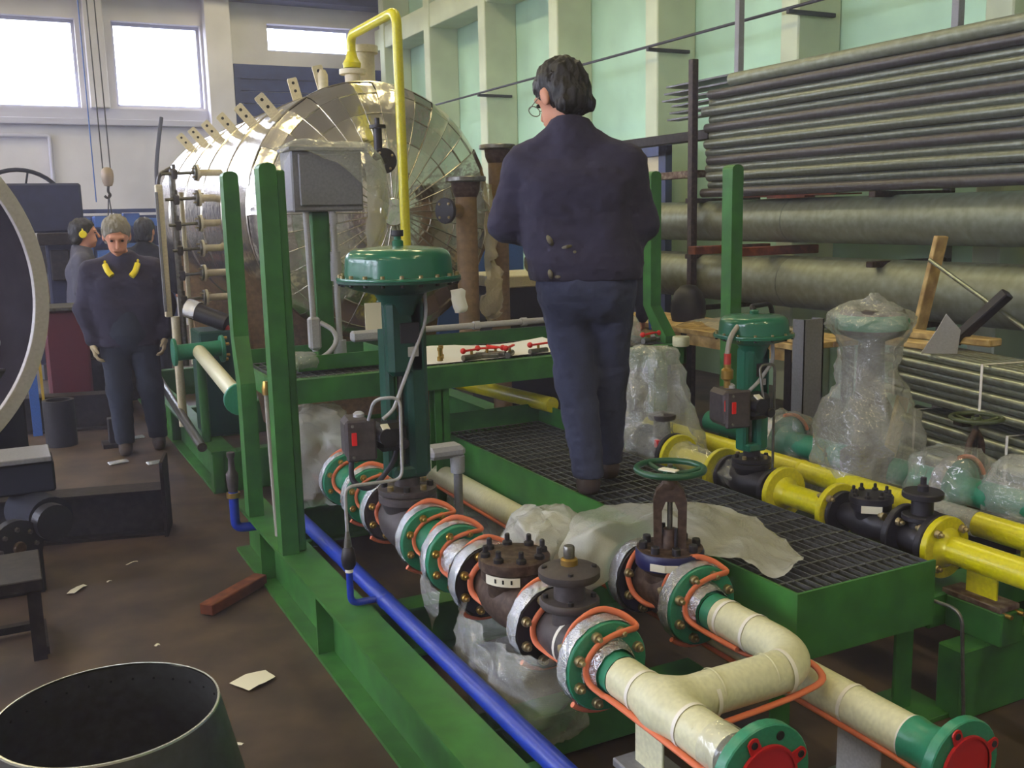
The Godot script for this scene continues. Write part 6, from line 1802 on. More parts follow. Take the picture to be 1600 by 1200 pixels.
# ---------------------------------------------------------------- smooth bodies: blended capsules meshed as surface nets
# prims: ["c", a, b, ra, rb] tapered capsule, ["e", centre, radii, basis] ellipsoid
func nets(mb: Mb, prims: Array, cell: float, k: float, cuts := [], amp := 0.0, freq := Vector3.ONE) -> void:
	var lo := Vector3(1e9, 1e9, 1e9)
	var hi := -lo
	var boxes := []
	for p in prims:
		var a: Vector3
		var b: Vector3
		if p[0] == "c":
			var r := maxf(p[3], p[4]) + k + cell * 2.0
			a = (p[1] as Vector3).min(p[2]) - Vector3.ONE * r
			b = (p[1] as Vector3).max(p[2]) + Vector3.ONE * r
		else:
			var rr: Vector3 = p[2]
			var r := maxf(rr.x, maxf(rr.y, rr.z)) + k + cell * 2.0
			a = p[1] - Vector3.ONE * r
			b = p[1] + Vector3.ONE * r
		boxes.append([a, b])
		lo = lo.min(a)
		hi = hi.max(b)
	var nx := int((hi.x - lo.x) / cell) + 2
	var ny := int((hi.y - lo.y) / cell) + 2
	var nz := int((hi.z - lo.z) / cell) + 2
	var f := PackedFloat32Array()
	f.resize(nx * ny * nz)
	f.fill(1.0)
	for q in prims.size():
		var p: Array = prims[q]
		var i0 := maxi(0, int((boxes[q][0].x - lo.x) / cell))
		var j0 := maxi(0, int((boxes[q][0].y - lo.y) / cell))
		var k0 := maxi(0, int((boxes[q][0].z - lo.z) / cell))
		var i1 := mini(nx - 1, int((boxes[q][1].x - lo.x) / cell) + 1)
		var j1 := mini(ny - 1, int((boxes[q][1].y - lo.y) / cell) + 1)
		var k1 := mini(nz - 1, int((boxes[q][1].z - lo.z) / cell) + 1)
		var cap: bool = p[0] == "c"
		var A: Vector3 = p[1]
		var AB := Vector3.ZERO
		var ra := 0.0
		var rb := 0.0
		var L := 1.0
		var inv := Basis.IDENTITY
		var R := Vector3.ONE
		if cap:
			AB = p[2] - A
			ra = p[3]
			rb = p[4]
			L = maxf(AB.length_squared(), 1e-8)
		else:
			R = p[2]
			if p.size() > 3:
				inv = (p[3] as Basis).inverse()
		for i in range(i0, i1 + 1):
			for j in range(j0, j1 + 1):
				var row := (i * ny + j) * nz
				for l in range(k0, k1 + 1):
					var d: float
					var w := lo + Vector3(i, j, l) * cell - A
					if cap:
						var t := clampf(w.dot(AB) / L, 0.0, 1.0)
						d = (w - AB * t).length() - lerpf(ra, rb, t)
					else:
						w = inv * w
						var u := w / R
						var k_0 := u.length()
						var k_1 := (u / R).length()
						d = k_0 * (k_0 - 1.0) / maxf(k_1, 1e-6)
					var o := f[row + l]
					var h := maxf(k - absf(o - d), 0.0) / k
					f[row + l] = minf(o, d) - h * h * k * 0.25
	if cuts.size() > 0 or amp > 0.0:
		for i in nx:
			for j in ny:
				var row := (i * ny + j) * nz
				for l in nz:
					var d := f[row + l]
					if d < 0.06:
						var w := lo + Vector3(i, j, l) * cell
						if amp > 0.0 and d > -0.06:
							var wf := w * freq
							d += amp * noise.get_noise_3dv(wf) + amp * 0.5 * noise.get_noise_3dv(wf * 2.3 + Vector3(9, 5, 1))
						for c in cuts:
							d = maxf(d, (w - (c[0] as Vector3)).dot(c[1]))
						f[row + l] = d
	# surface nets
	var id := PackedInt32Array()
	id.resize(nx * ny * nz)
	id.fill(-1)
	var vs := PackedVector3Array()
	var ns := PackedVector3Array()
	var sx := ny * nz
	var corner := [0, sx, nz, sx + nz, 1, sx + 1, nz + 1, sx + nz + 1]
	var edges := [[0, 1], [2, 3], [4, 5], [6, 7], [0, 2], [1, 3], [4, 6], [5, 7], [0, 4], [1, 5], [2, 6], [3, 7]]
	var off := [Vector3(0, 0, 0), Vector3(1, 0, 0), Vector3(0, 1, 0), Vector3(1, 1, 0), Vector3(0, 0, 1), Vector3(1, 0, 1), Vector3(0, 1, 1), Vector3(1, 1, 1)]
	for i in nx - 1:
		for j in ny - 1:
			for l in nz - 1:
				var b := (i * ny + j) * nz + l
				var g0 := f[b]
				if absf(g0) > cell * 3.0:
					continue
				var neg := 0
				for q in 8:
					if f[b + corner[q]] < 0.0:
						neg += 1
				if neg == 0 or neg == 8:
					continue
				var s := Vector3.ZERO
				var m := 0
				for e in edges:
					var fa := f[b + corner[e[0]]]
					var fb := f[b + corner[e[1]]]
					if (fa < 0.0) != (fb < 0.0):
						s += (off[e[0]] as Vector3).lerp(off[e[1]], fa / (fa - fb))
						m += 1
				var f1 := f[b + corner[1]]
				var f2 := f[b + corner[2]]
				var f3 := f[b + corner[3]]
				var f4 := f[b + corner[4]]
				var f5 := f[b + corner[5]]
				var f6 := f[b + corner[6]]
				var f7 := f[b + corner[7]]
				id[b] = vs.size()
				vs.append(lo + (Vector3(i, j, l) + s / m) * cell)
				ns.append(Vector3(f1 + f3 + f5 + f7 - g0 - f2 - f4 - f6, f2 + f3 + f6 + f7 - g0 - f1 - f4 - f5, f4 + f5 + f6 + f7 - g0 - f1 - f2 - f3).normalized())
	for i in range(1, nx - 1):
		for j in range(1, ny - 1):
			for l in range(1, nz - 1):
				var b := (i * ny + j) * nz + l
				if id[b] < 0:
					continue
				var fa := f[b] < 0.0
				if fa != (f[b + sx] < 0.0):
					net_quad(mb, vs, ns, id[b], id[b - nz], id[b - nz - 1], id[b - 1])
				if fa != (f[b + nz] < 0.0):
					net_quad(mb, vs, ns, id[b], id[b - sx], id[b - sx - 1], id[b - 1])
				if fa != (f[b + 1] < 0.0):
					net_quad(mb, vs, ns, id[b], id[b - sx], id[b - sx - nz], id[b - nz])


func net_quad(mb: Mb, v: PackedVector3Array, n: PackedVector3Array, a: int, b: int, c: int, d: int) -> void:
	if a < 0 or b < 0 or c < 0 or d < 0:
		return
	mb.quadn(v[a], v[b], v[c], v[d], n[a], n[b], n[c], n[d])


func body_part(mb: Mb, called: String, m: Material, parent: Node3D, label := "") -> MeshInstance3D:
	var o := MeshInstance3D.new()
	o.name = called
	o.mesh = mb.mesh()
	o.material_override = m
	if label != "":
		o.set_meta("label", label)
	parent.add_child(o, true)
	return o


# palm and five fingers from the wrist w, pointing along d, the palm facing pn; curl 0..1
func hand_prims(w: Vector3, d: Vector3, pn: Vector3, side: float, curl: float) -> Array:
	d = d.normalized()
	var s := d.cross(pn).normalized() * side
	pn = s.cross(d).normalized() * side
	var o := [["c", w, w + d * 0.03, 0.024, 0.026], ["c", w + d * 0.03 + s * 0.02, w + d * 0.085 + s * 0.026, 0.017, 0.015], ["c", w + d * 0.03, w + d * 0.088, 0.018, 0.015], ["c", w + d * 0.03 - s * 0.02, w + d * 0.082 - s * 0.026, 0.017, 0.014]]
	var lens := [0.070, 0.080, 0.074, 0.058]
	for i in 4:
		var root := w + d * 0.086 + s * (0.030 - 0.020 * i)
		var l: float = lens[i]
		var a := 0.25 + curl * 1.1
		var p1 := root + (d * cos(a * 0.5) + pn * sin(a * 0.5)) * l * 0.5
		var p2 := p1 + (d * cos(a * 1.2) + pn * sin(a * 1.2)) * l * 0.3
		var p3 := p2 + (d * cos(a * 1.8) + pn * sin(a * 1.8)) * l * 0.22
		o.append(["c", root, p1, 0.0095, 0.0088])
		o.append(["c", p1, p2, 0.0088, 0.008])
		o.append(["c", p2, p3, 0.008, 0.007])
	var tb := w + d * 0.03 + s * 0.026
	var t1 := tb + (d * 0.6 + s * 0.75 + pn * 0.25).normalized() * 0.042
	var t2 := t1 + (d * 0.9 + s * 0.2 + pn * (0.2 + 0.4 * curl)).normalized() * 0.034
	o.append(["c", tb, t1, 0.0125, 0.0105])
	o.append(["c", t1, t2, 0.0105, 0.009])
	return o


# a clothed figure in its own axes (x right, y up, -z forward); j holds the joints
func person(label: String, at: Vector3, facing: Vector3, j: Dictionary, look: Dictionary) -> Node3D:
	var o := thing("person", label, "person", at)
	o.rotation.y = atan2(-facing.x, -facing.z)
	var fine: float = look.get("cell", 0.014)
	var hc: Vector3 = j.head
	var hs: float = look.get("head_size", 1.14)
	var hb: Basis = look.get("head_turn", Basis.IDENTITY) * Basis.from_scale(Vector3.ONE * hs)
	# skin body: one continuous surface
	var body := Mb.new()
	nets(body, [["c", j.neck + Vector3(0, -0.06, 0), hc + hb * Vector3(0, -0.05, 0.012), 0.058, 0.052], ["c", j.neck - Vector3(0, 0.1, 0), j.chest, 0.09, 0.13], ["c", j.chest, j.pelvis, 0.13, 0.125],
		["c", j.sl, j.el, 0.048, 0.038], ["c", j.el, j.hl, 0.038, 0.027], ["c", j.sr, j.er, 0.048, 0.038], ["c", j.er, j.hr, 0.038, 0.027], ["c", j.neck - Vector3(0, 0.05, 0), j.sl, 0.06, 0.05], ["c", j.neck - Vector3(0, 0.05, 0), j.sr, 0.06, 0.05],
		["c", j.pl, j.kl, 0.078, 0.055], ["c", j.kl, j.al, 0.052, 0.036], ["c", j.pr, j.kr, 0.078, 0.055], ["c", j.kr, j.ar, 0.052, 0.036]], fine * 1.15, 0.04)
	var hd := [["e", hc + hb * Vector3(0, 0.03, 0.012), Vector3(0.078, 0.095, 0.098), hb], ["e", hc + hb * Vector3(0, -0.045, -0.028), Vector3(0.056, 0.066, 0.062), hb], ["c", hc + hb * Vector3(0, -0.09, -0.062), hc + hb * Vector3(0, -0.085, -0.04), 0.022, 0.035],
		["c", hc + hb * Vector3(0, 0.018, -0.092), hc + hb * Vector3(0, -0.022, -0.112), 0.008, 0.014], ["c", hc + hb * Vector3(-0.035, 0.032, -0.082), hc + hb * Vector3(0.035, 0.032, -0.082), 0.012, 0.012],
		["e", hc + hb * Vector3(0.078, -0.005, 0.012), Vector3(0.010, 0.032, 0.019), hb], ["e", hc + hb * Vector3(-0.078, -0.005, 0.012), Vector3(0.010, 0.032, 0.019), hb],
		["c", hc + hb * Vector3(-0.02, -0.056, -0.087), hc + hb * Vector3(0.02, -0.056, -0.087), 0.007, 0.007], ["c", hc + hb * Vector3(0, -0.06, 0.01), j.neck, 0.05, 0.056]]
	nets(body, hd, maxf(0.006, fine * 0.45), 0.016)
	var gl := Mb.new()
	var handm := gl if look.has("gloves") else body
	nets(handm, hand_prims(j.hl, j.hl - j.el + (j.get("bend_l", Vector3.ZERO) as Vector3), look.get("palm_l", Vector3(1, 0, 0)), -1.0, look.get("curl", 0.4)), maxf(0.0055, fine * 0.4), 0.008)
	nets(handm, hand_prims(j.hr, j.hr - j.er + (j.get("bend_r", Vector3.ZERO) as Vector3), look.get("palm_r", Vector3(-1, 0, 0)), 1.0, look.get("curl", 0.4)), maxf(0.0055, fine * 0.4), 0.008)
	body_part(body, "body", M.skin, o)
	if look.has("gloves"):
		body_part(gl, "gloves", look.gloves, o)
	# face marks
	var eyes := Mb.new()
	for s in [-1.0, 1.0]:
		eyes.ball(hc + hb * Vector3(0.032 * s, 0.012, -0.083), Vector3(0.011, 0.008, 0.009), 10)
	body_part(eyes, "eyes", M.ink, o)
	# trousers
	var tr := Mb.new()
	var w: float = look.get("bulk", 1.0)
	var hem: float = j.hem
	nets(tr, [["c", j.pelvis + Vector3(0, 0.10, 0), j.pelvis, 0.145 * w, 0.165 * w], ["e", j.pelvis + Vector3(0.07, -0.03, 0.05), Vector3(0.11, 0.12, 0.11) * w], ["e", j.pelvis + Vector3(-0.07, -0.03, 0.05), Vector3(0.11, 0.12, 0.11) * w],
		["c", j.pl, j.kl, 0.105 * w, 0.078 * w], ["c", j.kl, j.al, 0.080 * w, 0.062 * w], ["c", j.pr, j.kr, 0.105 * w, 0.078 * w], ["c", j.kr, j.ar, 0.080 * w, 0.062 * w]], fine, 0.035,
		[[Vector3(0, minf(j.al.y, j.ar.y) - 0.02, 0), Vector3(0, -1, 0)]], look.get("fold", 0.007), Vector3(9, 13, 9))
	body_part(tr, "trousers", look.trousers, o)
	# jacket
	var jk := Mb.new()
	var sl: Vector3 = j.sl
	var sr: Vector3 = j.sr
	var prims := [["c", j.chest + Vector3(-0.085 * w, 0.05, 0.01), j.chest + Vector3(0.085 * w, 0.05, 0.01), 0.145 * w, 0.145 * w], ["c", j.chest + Vector3(-0.075 * w, -0.1, 0), j.pelvis + Vector3(-0.07 * w, 0.08, 0.02), 0.145 * w, 0.142 * w], ["c", j.chest + Vector3(0.075 * w, -0.1, 0), j.pelvis + Vector3(0.07 * w, 0.08, 0.02), 0.145 * w, 0.142 * w],
		["c", j.neck + Vector3(-0.02, -0.03, 0.01), sl, 0.075, 0.074 * w], ["c", j.neck + Vector3(0.02, -0.03, 0.01), sr, 0.075, 0.074 * w], ["c", j.neck + Vector3(0, 0.015, 0.012), j.neck + Vector3(0, -0.10, 0.01), 0.073, 0.11], ["c", j.pelvis + Vector3(-0.06, hem - j.pelvis.y + 0.03, 0.01), j.pelvis + Vector3(0.06, hem - j.pelvis.y + 0.03, 0.01), 0.15 * w, 0.15 * w],
		["c", sl, j.el, 0.080 * w, 0.068 * w], ["c", j.el, j.el.lerp(j.hl, 0.9), 0.068 * w, 0.050], ["c", sr, j.er, 0.080 * w, 0.068 * w], ["c", j.er, j.er.lerp(j.hr, 0.9), 0.068 * w, 0.050]]
	nets(jk, prims, fine, 0.05, [[Vector3(0, hem, 0), Vector3(0, -1, 0)], [j.neck + Vector3(0, 0.035, 0), Vector3(0, 1, -0.25).normalized()], [j.el.lerp(j.hl, 0.97), (j.hl - j.el).normalized()] if look.get("cut_l", false) else [Vector3(0, hem, 0), Vector3(0, -1, 0)]], look.get("fold", 0.009) * 1.3, Vector3(6, 9, 6))
	body_part(jk, "jacket", look.jacket, o)
	# hair
	var hr := Mb.new()
	nets(hr, [["e", hc + hb * Vector3(0, 0.045, 0.018), Vector3(0.087, 0.092, 0.104), hb], ["e", hc + hb * Vector3(0, -0.005, 0.055), Vector3(0.078, 0.09, 0.066), hb], ["c", hc + hb * Vector3(-0.05, -0.055, 0.07), hc + hb * Vector3(0.05, -0.055, 0.07), 0.035, 0.035]], maxf(0.007, fine * 0.5), 0.02, [[hc + hb * Vector3(0, 0.05, -0.065), hb * Vector3(0, -0.62, -0.78)]] if look.get("fringe", true) else [], 0.012, Vector3(26, 8, 26))
	body_part(hr, "hair", look.hair, o)
	# boots
	var bt := Mb.new()
	for a in [j.al, j.ar]:
		nets(bt, [["c", a + Vector3(0, 0.03, 0.0), a + Vector3(0, -0.045, 0.01), 0.048, 0.045], ["c", a + Vector3(0, -0.05, 0.02), a + Vector3(0, -0.055, -0.13), 0.042, 0.036], ["c", a + Vector3(0, -0.055, -0.05), a + Vector3(0, -0.06, -0.14), 0.044, 0.034]], fine * 0.9, 0.03, [[Vector3(0, a.y - 0.085, 0), Vector3(0, -1, 0)]])
	body_part(bt, "boots", M.boot, o)
	return o


func build_people() -> void:
	# the man on the walkway, seen from behind
	var j := {
		"head": Vector3(-0.125, 1.60, -0.065), "neck": Vector3(-0.09, 1.475, -0.02), "chest": Vector3(-0.065, 1.19, 0.0), "pelvis": Vector3(-0.03, 0.88, 0.0), "hem": 0.885,
		"sl": Vector3(-0.265, 1.325, 0.0), "el": Vector3(-0.345, 1.115, -0.02), "hl": Vector3(-0.225, 1.03, -0.25), "sr": Vector3(0.125, 1.325, 0.0), "er": Vector3(0.185, 1.10, -0.03), "hr": Vector3(0.05, 1.05, -0.27),
		"pl": Vector3(-0.115, 0.86, 0.0), "kl": Vector3(-0.075, 0.48, -0.02), "al": Vector3(-0.025, 0.087, 0.03), "pr": Vector3(0.065, 0.86, 0.0), "kr": Vector3(0.06, 0.48, -0.12), "ar": Vector3(0.06, 0.087, -0.22),
	}
	var turn := Basis(Vector3.UP, deg_to_rad(40)) * Basis(Vector3.RIGHT, deg_to_rad(-22))
	var p := person("person in dark blue sweater and jeans standing on the walkway with back turned", Vector3(2.125, 0.552, -3.43), Vector3(0.525, 0, -0.85), j, {"jacket": M.jacket, "trousers": M.jeans, "hair": M.hair, "head_turn": turn, "bulk": 1.06, "cell": 0.012, "fold": 0.009, "curl": 0.7, "palm_l": Vector3(0, 0, -1), "palm_r": Vector3(0, 0, -1)})
	# spectacles
	var hc: Vector3 = j.head
	var gs := Mb.new()
	for s in [-1.0, 1.0]:
		var ring := []
		for i in 17:
			ring.append(hc + turn * 1.17 * (Vector3(0.034 * s, 0.006, -0.108) + Vector3(cos(TAU * i / 16.0) * 0.024, sin(TAU * i / 16.0) * 0.019, 0)))
		gs.tube(ring, 0.002, 6, false)
		gs.tube([hc + turn * 1.17 * Vector3(0.058 * s, 0.01, -0.106), hc + turn * 1.17 * Vector3(0.084 * s, 0.006, 0.0)], 0.002, 6)
	gs.tube([hc + turn * 1.17 * Vector3(-0.01, 0.01, -0.111), hc + turn * 1.17 * Vector3(0.01, 0.01, -0.111)], 0.002, 6)
	body_part(gs, "spectacles", M.steel, p)
	# paint smears on the sweater
	var smear := mat(Color(0.40, 0.38, 0.31), 0.9)
	for q in [[-0.165, 1.045, 0.155, 0.011, 0.024, 0.5], [-0.10, 1.02, 0.160, 0.022, 0.007, 0.2], [-0.165, 0.915, 0.160, 0.010, 0.02, 0.2], [-0.135, 0.905, 0.162, 0.014, 0.007, 0.0], [-0.07, 1.0, 0.165, 0.007, 0.006, 0.0]]:
		body_part(Mb.new().ball(Vector3(q[0], q[1], q[2] + 0.004), Vector3(q[3], q[4], 0.012), 8, Basis(Vector3(0, 0, 1), q[5])), "paint_smear", smear, p, "dried pale paint smear")
	# the grey haired man walking towards the viewer
	var g := {
		"head": Vector3(0.02, 1.60, -0.06), "neck": Vector3(0.0, 1.46, -0.01), "chest": Vector3(0, 1.19, 0.0), "pelvis": Vector3(0, 0.90, 0.0), "hem": 0.80,
		"sl": Vector3(-0.205, 1.345, 0.0), "el": Vector3(-0.275, 1.08, 0.02), "hl": Vector3(-0.25, 0.85, -0.06), "sr": Vector3(0.205, 1.345, 0.0), "er": Vector3(0.275, 1.08, 0.02), "hr": Vector3(0.245, 0.83, -0.05),
		"pl": Vector3(-0.095, 0.88, 0.0), "kl": Vector3(-0.125, 0.48, -0.05), "al": Vector3(-0.155, 0.088, 0.06), "pr": Vector3(0.095, 0.88, 0.0), "kr": Vector3(0.095, 0.48, -0.04), "ar": Vector3(0.085, 0.088, -0.06),
	}
	var p2 := person("person with grey hair, dark sweater and pale gloves walking beside the skid", Vector3(0.80, 0.002, -7.85), Vector3(-0.10, 0, 0.99), g, {"jacket": M.jacket, "trousers": M.jeansdark, "hair": M.greyhair, "gloves": M.glove, "head_turn": Basis(Vector3.RIGHT, deg_to_rad(-26)), "bulk": 1.12, "cell": 0.016, "curl": 0.45})
	var em := Mb.new()
	em.tube(curve([Vector3(-0.105, 1.40, -0.10), Vector3(-0.085, 1.35, -0.145), Vector3(-0.055, 1.315, -0.165)], 4), 0.022, 8)
	em.tube(curve([Vector3(0.115, 1.40, -0.10), Vector3(0.10, 1.36, -0.14), Vector3(0.075, 1.325, -0.16)], 4), 0.022, 8)
	em.tube(curve([Vector3(-0.11, 1.42, -0.09), Vector3(-0.10, 1.45, 0.05), Vector3(0, 1.46, 0.11), Vector3(0.10, 1.45, 0.05), Vector3(0.115, 1.42, -0.09)], 5), 0.009, 8)
	body_part(em, "ear_defenders", M.earyellow, p2, "yellow ear defenders round the neck")
	# worker in profile far behind
	var q := g.duplicate()
	q.head = Vector3(0, 1.60, -0.04)
	q.hl = Vector3(-0.23, 0.98, -0.20)
	q.hr = Vector3(0.23, 0.98, -0.20)
	q.al = Vector3(-0.10, 0.088, 0.02)
	q.ar = Vector3(0.10, 0.088, -0.04)
	var p3 := person("person in grey overalls with yellow ear muffs standing by the blue machine", Vector3(0.70, 0.002, -10.3), Vector3(0.97, 0, 0.1), q, {"jacket": M.worksuit, "trousers": M.worksuit, "hair": M.hair, "bulk": 1.02, "cell": 0.022, "fringe": true})
	body_part(Mb.new().disc(Vector3(0.095, 1.60, -0.03), Vector3.RIGHT, 0.035, 0.04, 16).disc(Vector3(-0.095, 1.60, -0.03), Vector3.RIGHT, 0.035, 0.04, 16).tube(curve([Vector3(-0.095, 1.63, -0.03), Vector3(-0.07, 1.71, -0.02), Vector3(0, 1.74, -0.02), Vector3(0.07, 1.71, -0.02), Vector3(0.095, 1.63, -0.03)], 4), 0.01, 8), "ear_muffs", M.earyellow, p3)
	person("person in blue overalls behind the grey haired man", Vector3(1.36, 0.002, -11.0), Vector3(0.5, 0, -0.86), q, {"jacket": M.navy, "trousers": M.navy, "hair": M.hair, "bulk": 1.0, "cell": 0.022})
	var r := g.duplicate()
	r.hr = Vector3(0.30, 0.90, -0.20)
	r.er = Vector3(0.28, 1.08, 0.0)
	person("person in dark clothes mostly hidden behind the man on the walkway", Vector3(3.95, 0.002, -6.22), Vector3(0.5, 0, -0.86), r, {"jacket": M.navy, "trousers": M.navy, "hair": M.hair, "bulk": 0.95, "cell": 0.02, "curl": 0.8})
	solo(Mb.new().tube([Vector3(4.42, 0.80, -6.30), Vector3(4.40, 1.36, -6.34)], 0.012, 8).ball(Vector3(4.40, 1.37, -6.34), Vector3(0.02, 0.03, 0.02), 8), "blue_rod", M.bluelight, "thin blue rod held beside the hidden worker", "rod")


# ---------------------------------------------------------------- plastic film and bubble wrap
# lumpy bag round a vertical axis: profile of (radius, height)
func bag(c: Vector3, prof: Array, sides: int, amp: float, sd: float, squash := Vector3.ONE) -> Mb:
	var rows := []
	var steps := 5
	var cp := []
	for p in prof:
		cp.append(Vector3(p.x, p.y, 0))
	var fine := curve(cp, steps)
	for i in fine.size():
		var line := []
		for k in 49:
			var a := TAU * (k % 48) / 48.0
			var fold := 1.0 + 0.07 * cos(a * sides + sd + fine[i].y * 3.0) + 0.05 * sin(a * (sides + 2) + sd * 2.0)
			var r: float = maxf(fine[i].x, 0.002) * fold
			var p := Vector3(cos(a) * r * squash.x, fine[i].y, sin(a) * r * squash.z)
			var q := p * 9.0 + Vector3(sd, sd, -sd)
			p += Vector3(noise.get_noise_3dv(q), 0.6 * noise.get_noise_3dv(q + Vector3(17, 3, 9)), noise.get_noise_3dv(q + Vector3(5, 29, 1))) * amp
			line.append(c + p)
		rows.append(line)
	return Mb.new().grid(rows)


func build_wraps() -> void:
	var sheet := [
		[Vector3(1.834, 0.600, -3.070), Vector3(2.019, 0.620, -3.005), Vector3(2.232, 0.620, -2.914), Vector3(2.328, 0.600, -2.771), Vector3(2.328, 0.580, -2.548), Vector3(2.277, 0.570, -2.366)],
		[Vector3(1.657, 0.620, -2.860), Vector3(1.776, 0.665, -2.760), Vector3(1.985, 0.665, -2.74), Vector3(2.127, 0.625, -2.62), Vector3(2.199, 0.590, -2.456), Vector3(2.223, 0.570, -2.326)],
		[Vector3(1.610, 0.560, -2.80), Vector3(1.70, 0.63, -2.72), Vector3(1.94, 0.64, -2.70), Vector3(2.06, 0.600, -2.49), Vector3(2.10, 0.580, -2.36), Vector3(2.145, 0.568, -2.286)],
		[Vector3(1.60, 0.400, -2.80), Vector3(1.66, 0.42, -2.72), Vector3(1.86, 0.585, -2.69), Vector3(2.00, 0.585, -2.44), Vector3(2.05, 0.575, -2.35), Vector3(2.08, 0.566, -2.29)]]
	solo(Mb.new().grid(cloth(sheet, 7, 0.035, 5.0, 3.0)), "bubble_wrap", M.bubble, "sheet of bubble wrap spread from the globe valve over the walkway", "wrap")
	solo(bag(Vector3(1.68, 0.36, -3.05), pv([0.10, 0.0, 0.15, 0.08, 0.16, 0.16, 0.12, 0.24, 0.05, 0.28, 0.0, 0.285]), 5, 0.05, 2.0), "bubble_wrap", M.bubble, "bunched bubble wrap behind the brown check valve", "wrap")
	# torn wrap hanging under the front valves
	solo(bag(Vector3(1.35, 0.09, -2.66), pv([0.03, 0.0, 0.12, 0.02, 0.16, 0.10, 0.165, 0.20, 0.155, 0.29, 0.15, 0.34]), 3, 0.05, 11.0, Vector3(0.92, 1, 2.0)), "bubble_wrap", M.bubbleclear, "torn bubble wrap hanging under the brown check valve", "wrap")
	solo(Mb.new().grid(cloth([[Vector3(1.27, 0.40, -3.27), Vector3(1.26, 0.40, -3.18), Vector3(1.28, 0.38, -3.1)], [Vector3(1.27, 0.32, -3.25), Vector3(1.26, 0.31, -3.18), Vector3(1.28, 0.31, -3.12)], [Vector3(1.27, 0.24, -3.2), Vector3(1.265, 0.22, -3.18), Vector3(1.27, 0.24, -3.16)]], 5, 0.02, 9.0, 5.0)), "film_scrap", M.filmthick, "pointed scrap of film under the teal flange", "film")
	solo(bag(Vector3(1.33, 0.30, -4.78), pv([0.16, 0.0, 0.21, 0.12, 0.22, 0.25, 0.19, 0.38, 0.12, 0.46, 0.0, 0.48]), 5, 0.05, 6.0), "bubble_wrap", M.bubble, "bubble wrap bag round the valve under the raised platform", "wrap")
	# film over the instrument cabinet
	var cabf := [
		[Vector3(1.27, 2.05, -5.24), Vector3(1.40, 2.085, -5.26), Vector3(1.56, 2.085, -5.26), Vector3(1.72, 2.075, -5.25), Vector3(1.80, 2.04, -5.24)],
		[Vector3(1.285, 2.04, -4.96), Vector3(1.36, 2.085, -4.95), Vector3(1.53, 2.08, -4.95), Vector3(1.72, 2.07, -4.95), Vector3(1.80, 2.02, -4.97)],
		[Vector3(1.235, 1.93, -4.96), Vector3(1.34, 2.05, -4.945), Vector3(1.50, 2.0, -4.94), Vector3(1.70, 1.93, -4.94), Vector3(1.83, 1.90, -4.97)],
		[Vector3(1.265, 1.78, -4.97), Vector3(1.325, 2.03, -4.94), Vector3(1.56, 1.97, -4.935), Vector3(1.72, 1.83, -4.94), Vector3(1.86, 1.75, -5.0)]]
	solo(Mb.new().grid(cloth(cabf, 6, 0.025, 6.0, 21.0)), "film_hood", M.filmthick, "clear film hood over the grey instrument cabinet", "film")
	var drop := [[Vector3(1.71, 2.02, -4.95), Vector3(1.80, 2.0, -4.98), Vector3(1.86, 1.98, -5.1)], [Vector3(1.705, 1.75, -4.95), Vector3(1.80, 1.78, -4.97), Vector3(1.88, 1.8, -5.08)], [Vector3(1.70, 1.52, -4.97), Vector3(1.76, 1.56, -5.0), Vector3(1.86, 1.62, -5.1)], [Vector3(1.66, 1.40, -5.0), Vector3(1.70, 1.36, -5.02), Vector3(1.78, 1.42, -5.1)]]
	solo(Mb.new().grid(cloth(drop, 6, 0.03, 6.0, 25.0)), "bubble_wrap", M.bubble, "strip of bubble wrap hanging from the instrument cabinet", "wrap")
	var drop2 := [[Vector3(1.34, 1.75, -5.18), Vector3(1.46, 1.74, -5.2), Vector3(1.66, 1.74, -5.2)], [Vector3(1.31, 1.5, -5.18), Vector3(1.46, 1.5, -5.2), Vector3(1.72, 1.5, -5.2)], [Vector3(1.34, 1.25, -5.16), Vector3(1.48, 1.2, -5.18), Vector3(1.70, 1.3, -5.2)]]
	solo(Mb.new().grid(cloth(drop2, 6, 0.05, 5.0, 27.0)), "film_apron", M.film, "clear film hanging behind the cabinet post", "film")
	solo(bag(Vector3(1.30, 0.965, -4.90), pv([0.07, 0.0, 0.09, 0.03, 0.07, 0.06, 0.0, 0.075]), 5, 0.03, 8.0), "film_bundle", M.filmthick, "small bundle of film at the foot of the instrument stand", "film")
	# tents of film on the yellow line
	solo(bag(Vector3(2.92, 0.40, -4.14), pv([0.27, 0.0, 0.25, 0.15, 0.19, 0.35, 0.13, 0.57, 0.10, 0.61, 0.0, 0.62]), 5, 0.05, 13.0), "film_tent", M.filmthick, "tall tent of film beside the man's legs", "film")
	solo(bag(Vector3(3.20, 0.94, -4.85), pv([0.11, 0.0, 0.10, 0.08, 0.05, 0.2, 0.0, 0.25]), 5, 0.03, 15.0), "film_peak", M.filmthick, "pointed heap of pinkish film on the raised platform", "film")
	var sl := []
	for i in 6:
		var line := []
		for k in 9:
			line.append(ring_at(Vector3(2.87, 0.51, -3.95 + i * 0.125), 360.0 * k / 8.0, 0.085 - 0.004 * i))
		sl.append(line)
	solo(Mb.new().grid(cloth(sl, 5, 0.035, 8.0, 31.0)), "film_sleeve", M.film, "clear film sleeve on the yellow pipe behind the small actuator", "film")
	# tall wrapped valve
	solo(bag(Vector3(3.36, 0.0, -3.12), pv([0.24, 0.36, 0.23, 0.55, 0.225, 0.72, 0.16, 0.88, 0.13, 1.0, 0.14, 1.12, 0.185, 1.19, 0.175, 1.235, 0.13, 1.265, 0.06, 1.29, 0.03, 1.325, 0.0, 1.33]), 3, 0.045, 3.0), "film_cover", M.filmthick, "tall cover of shiny crumpled film over the right hand valve", "film")
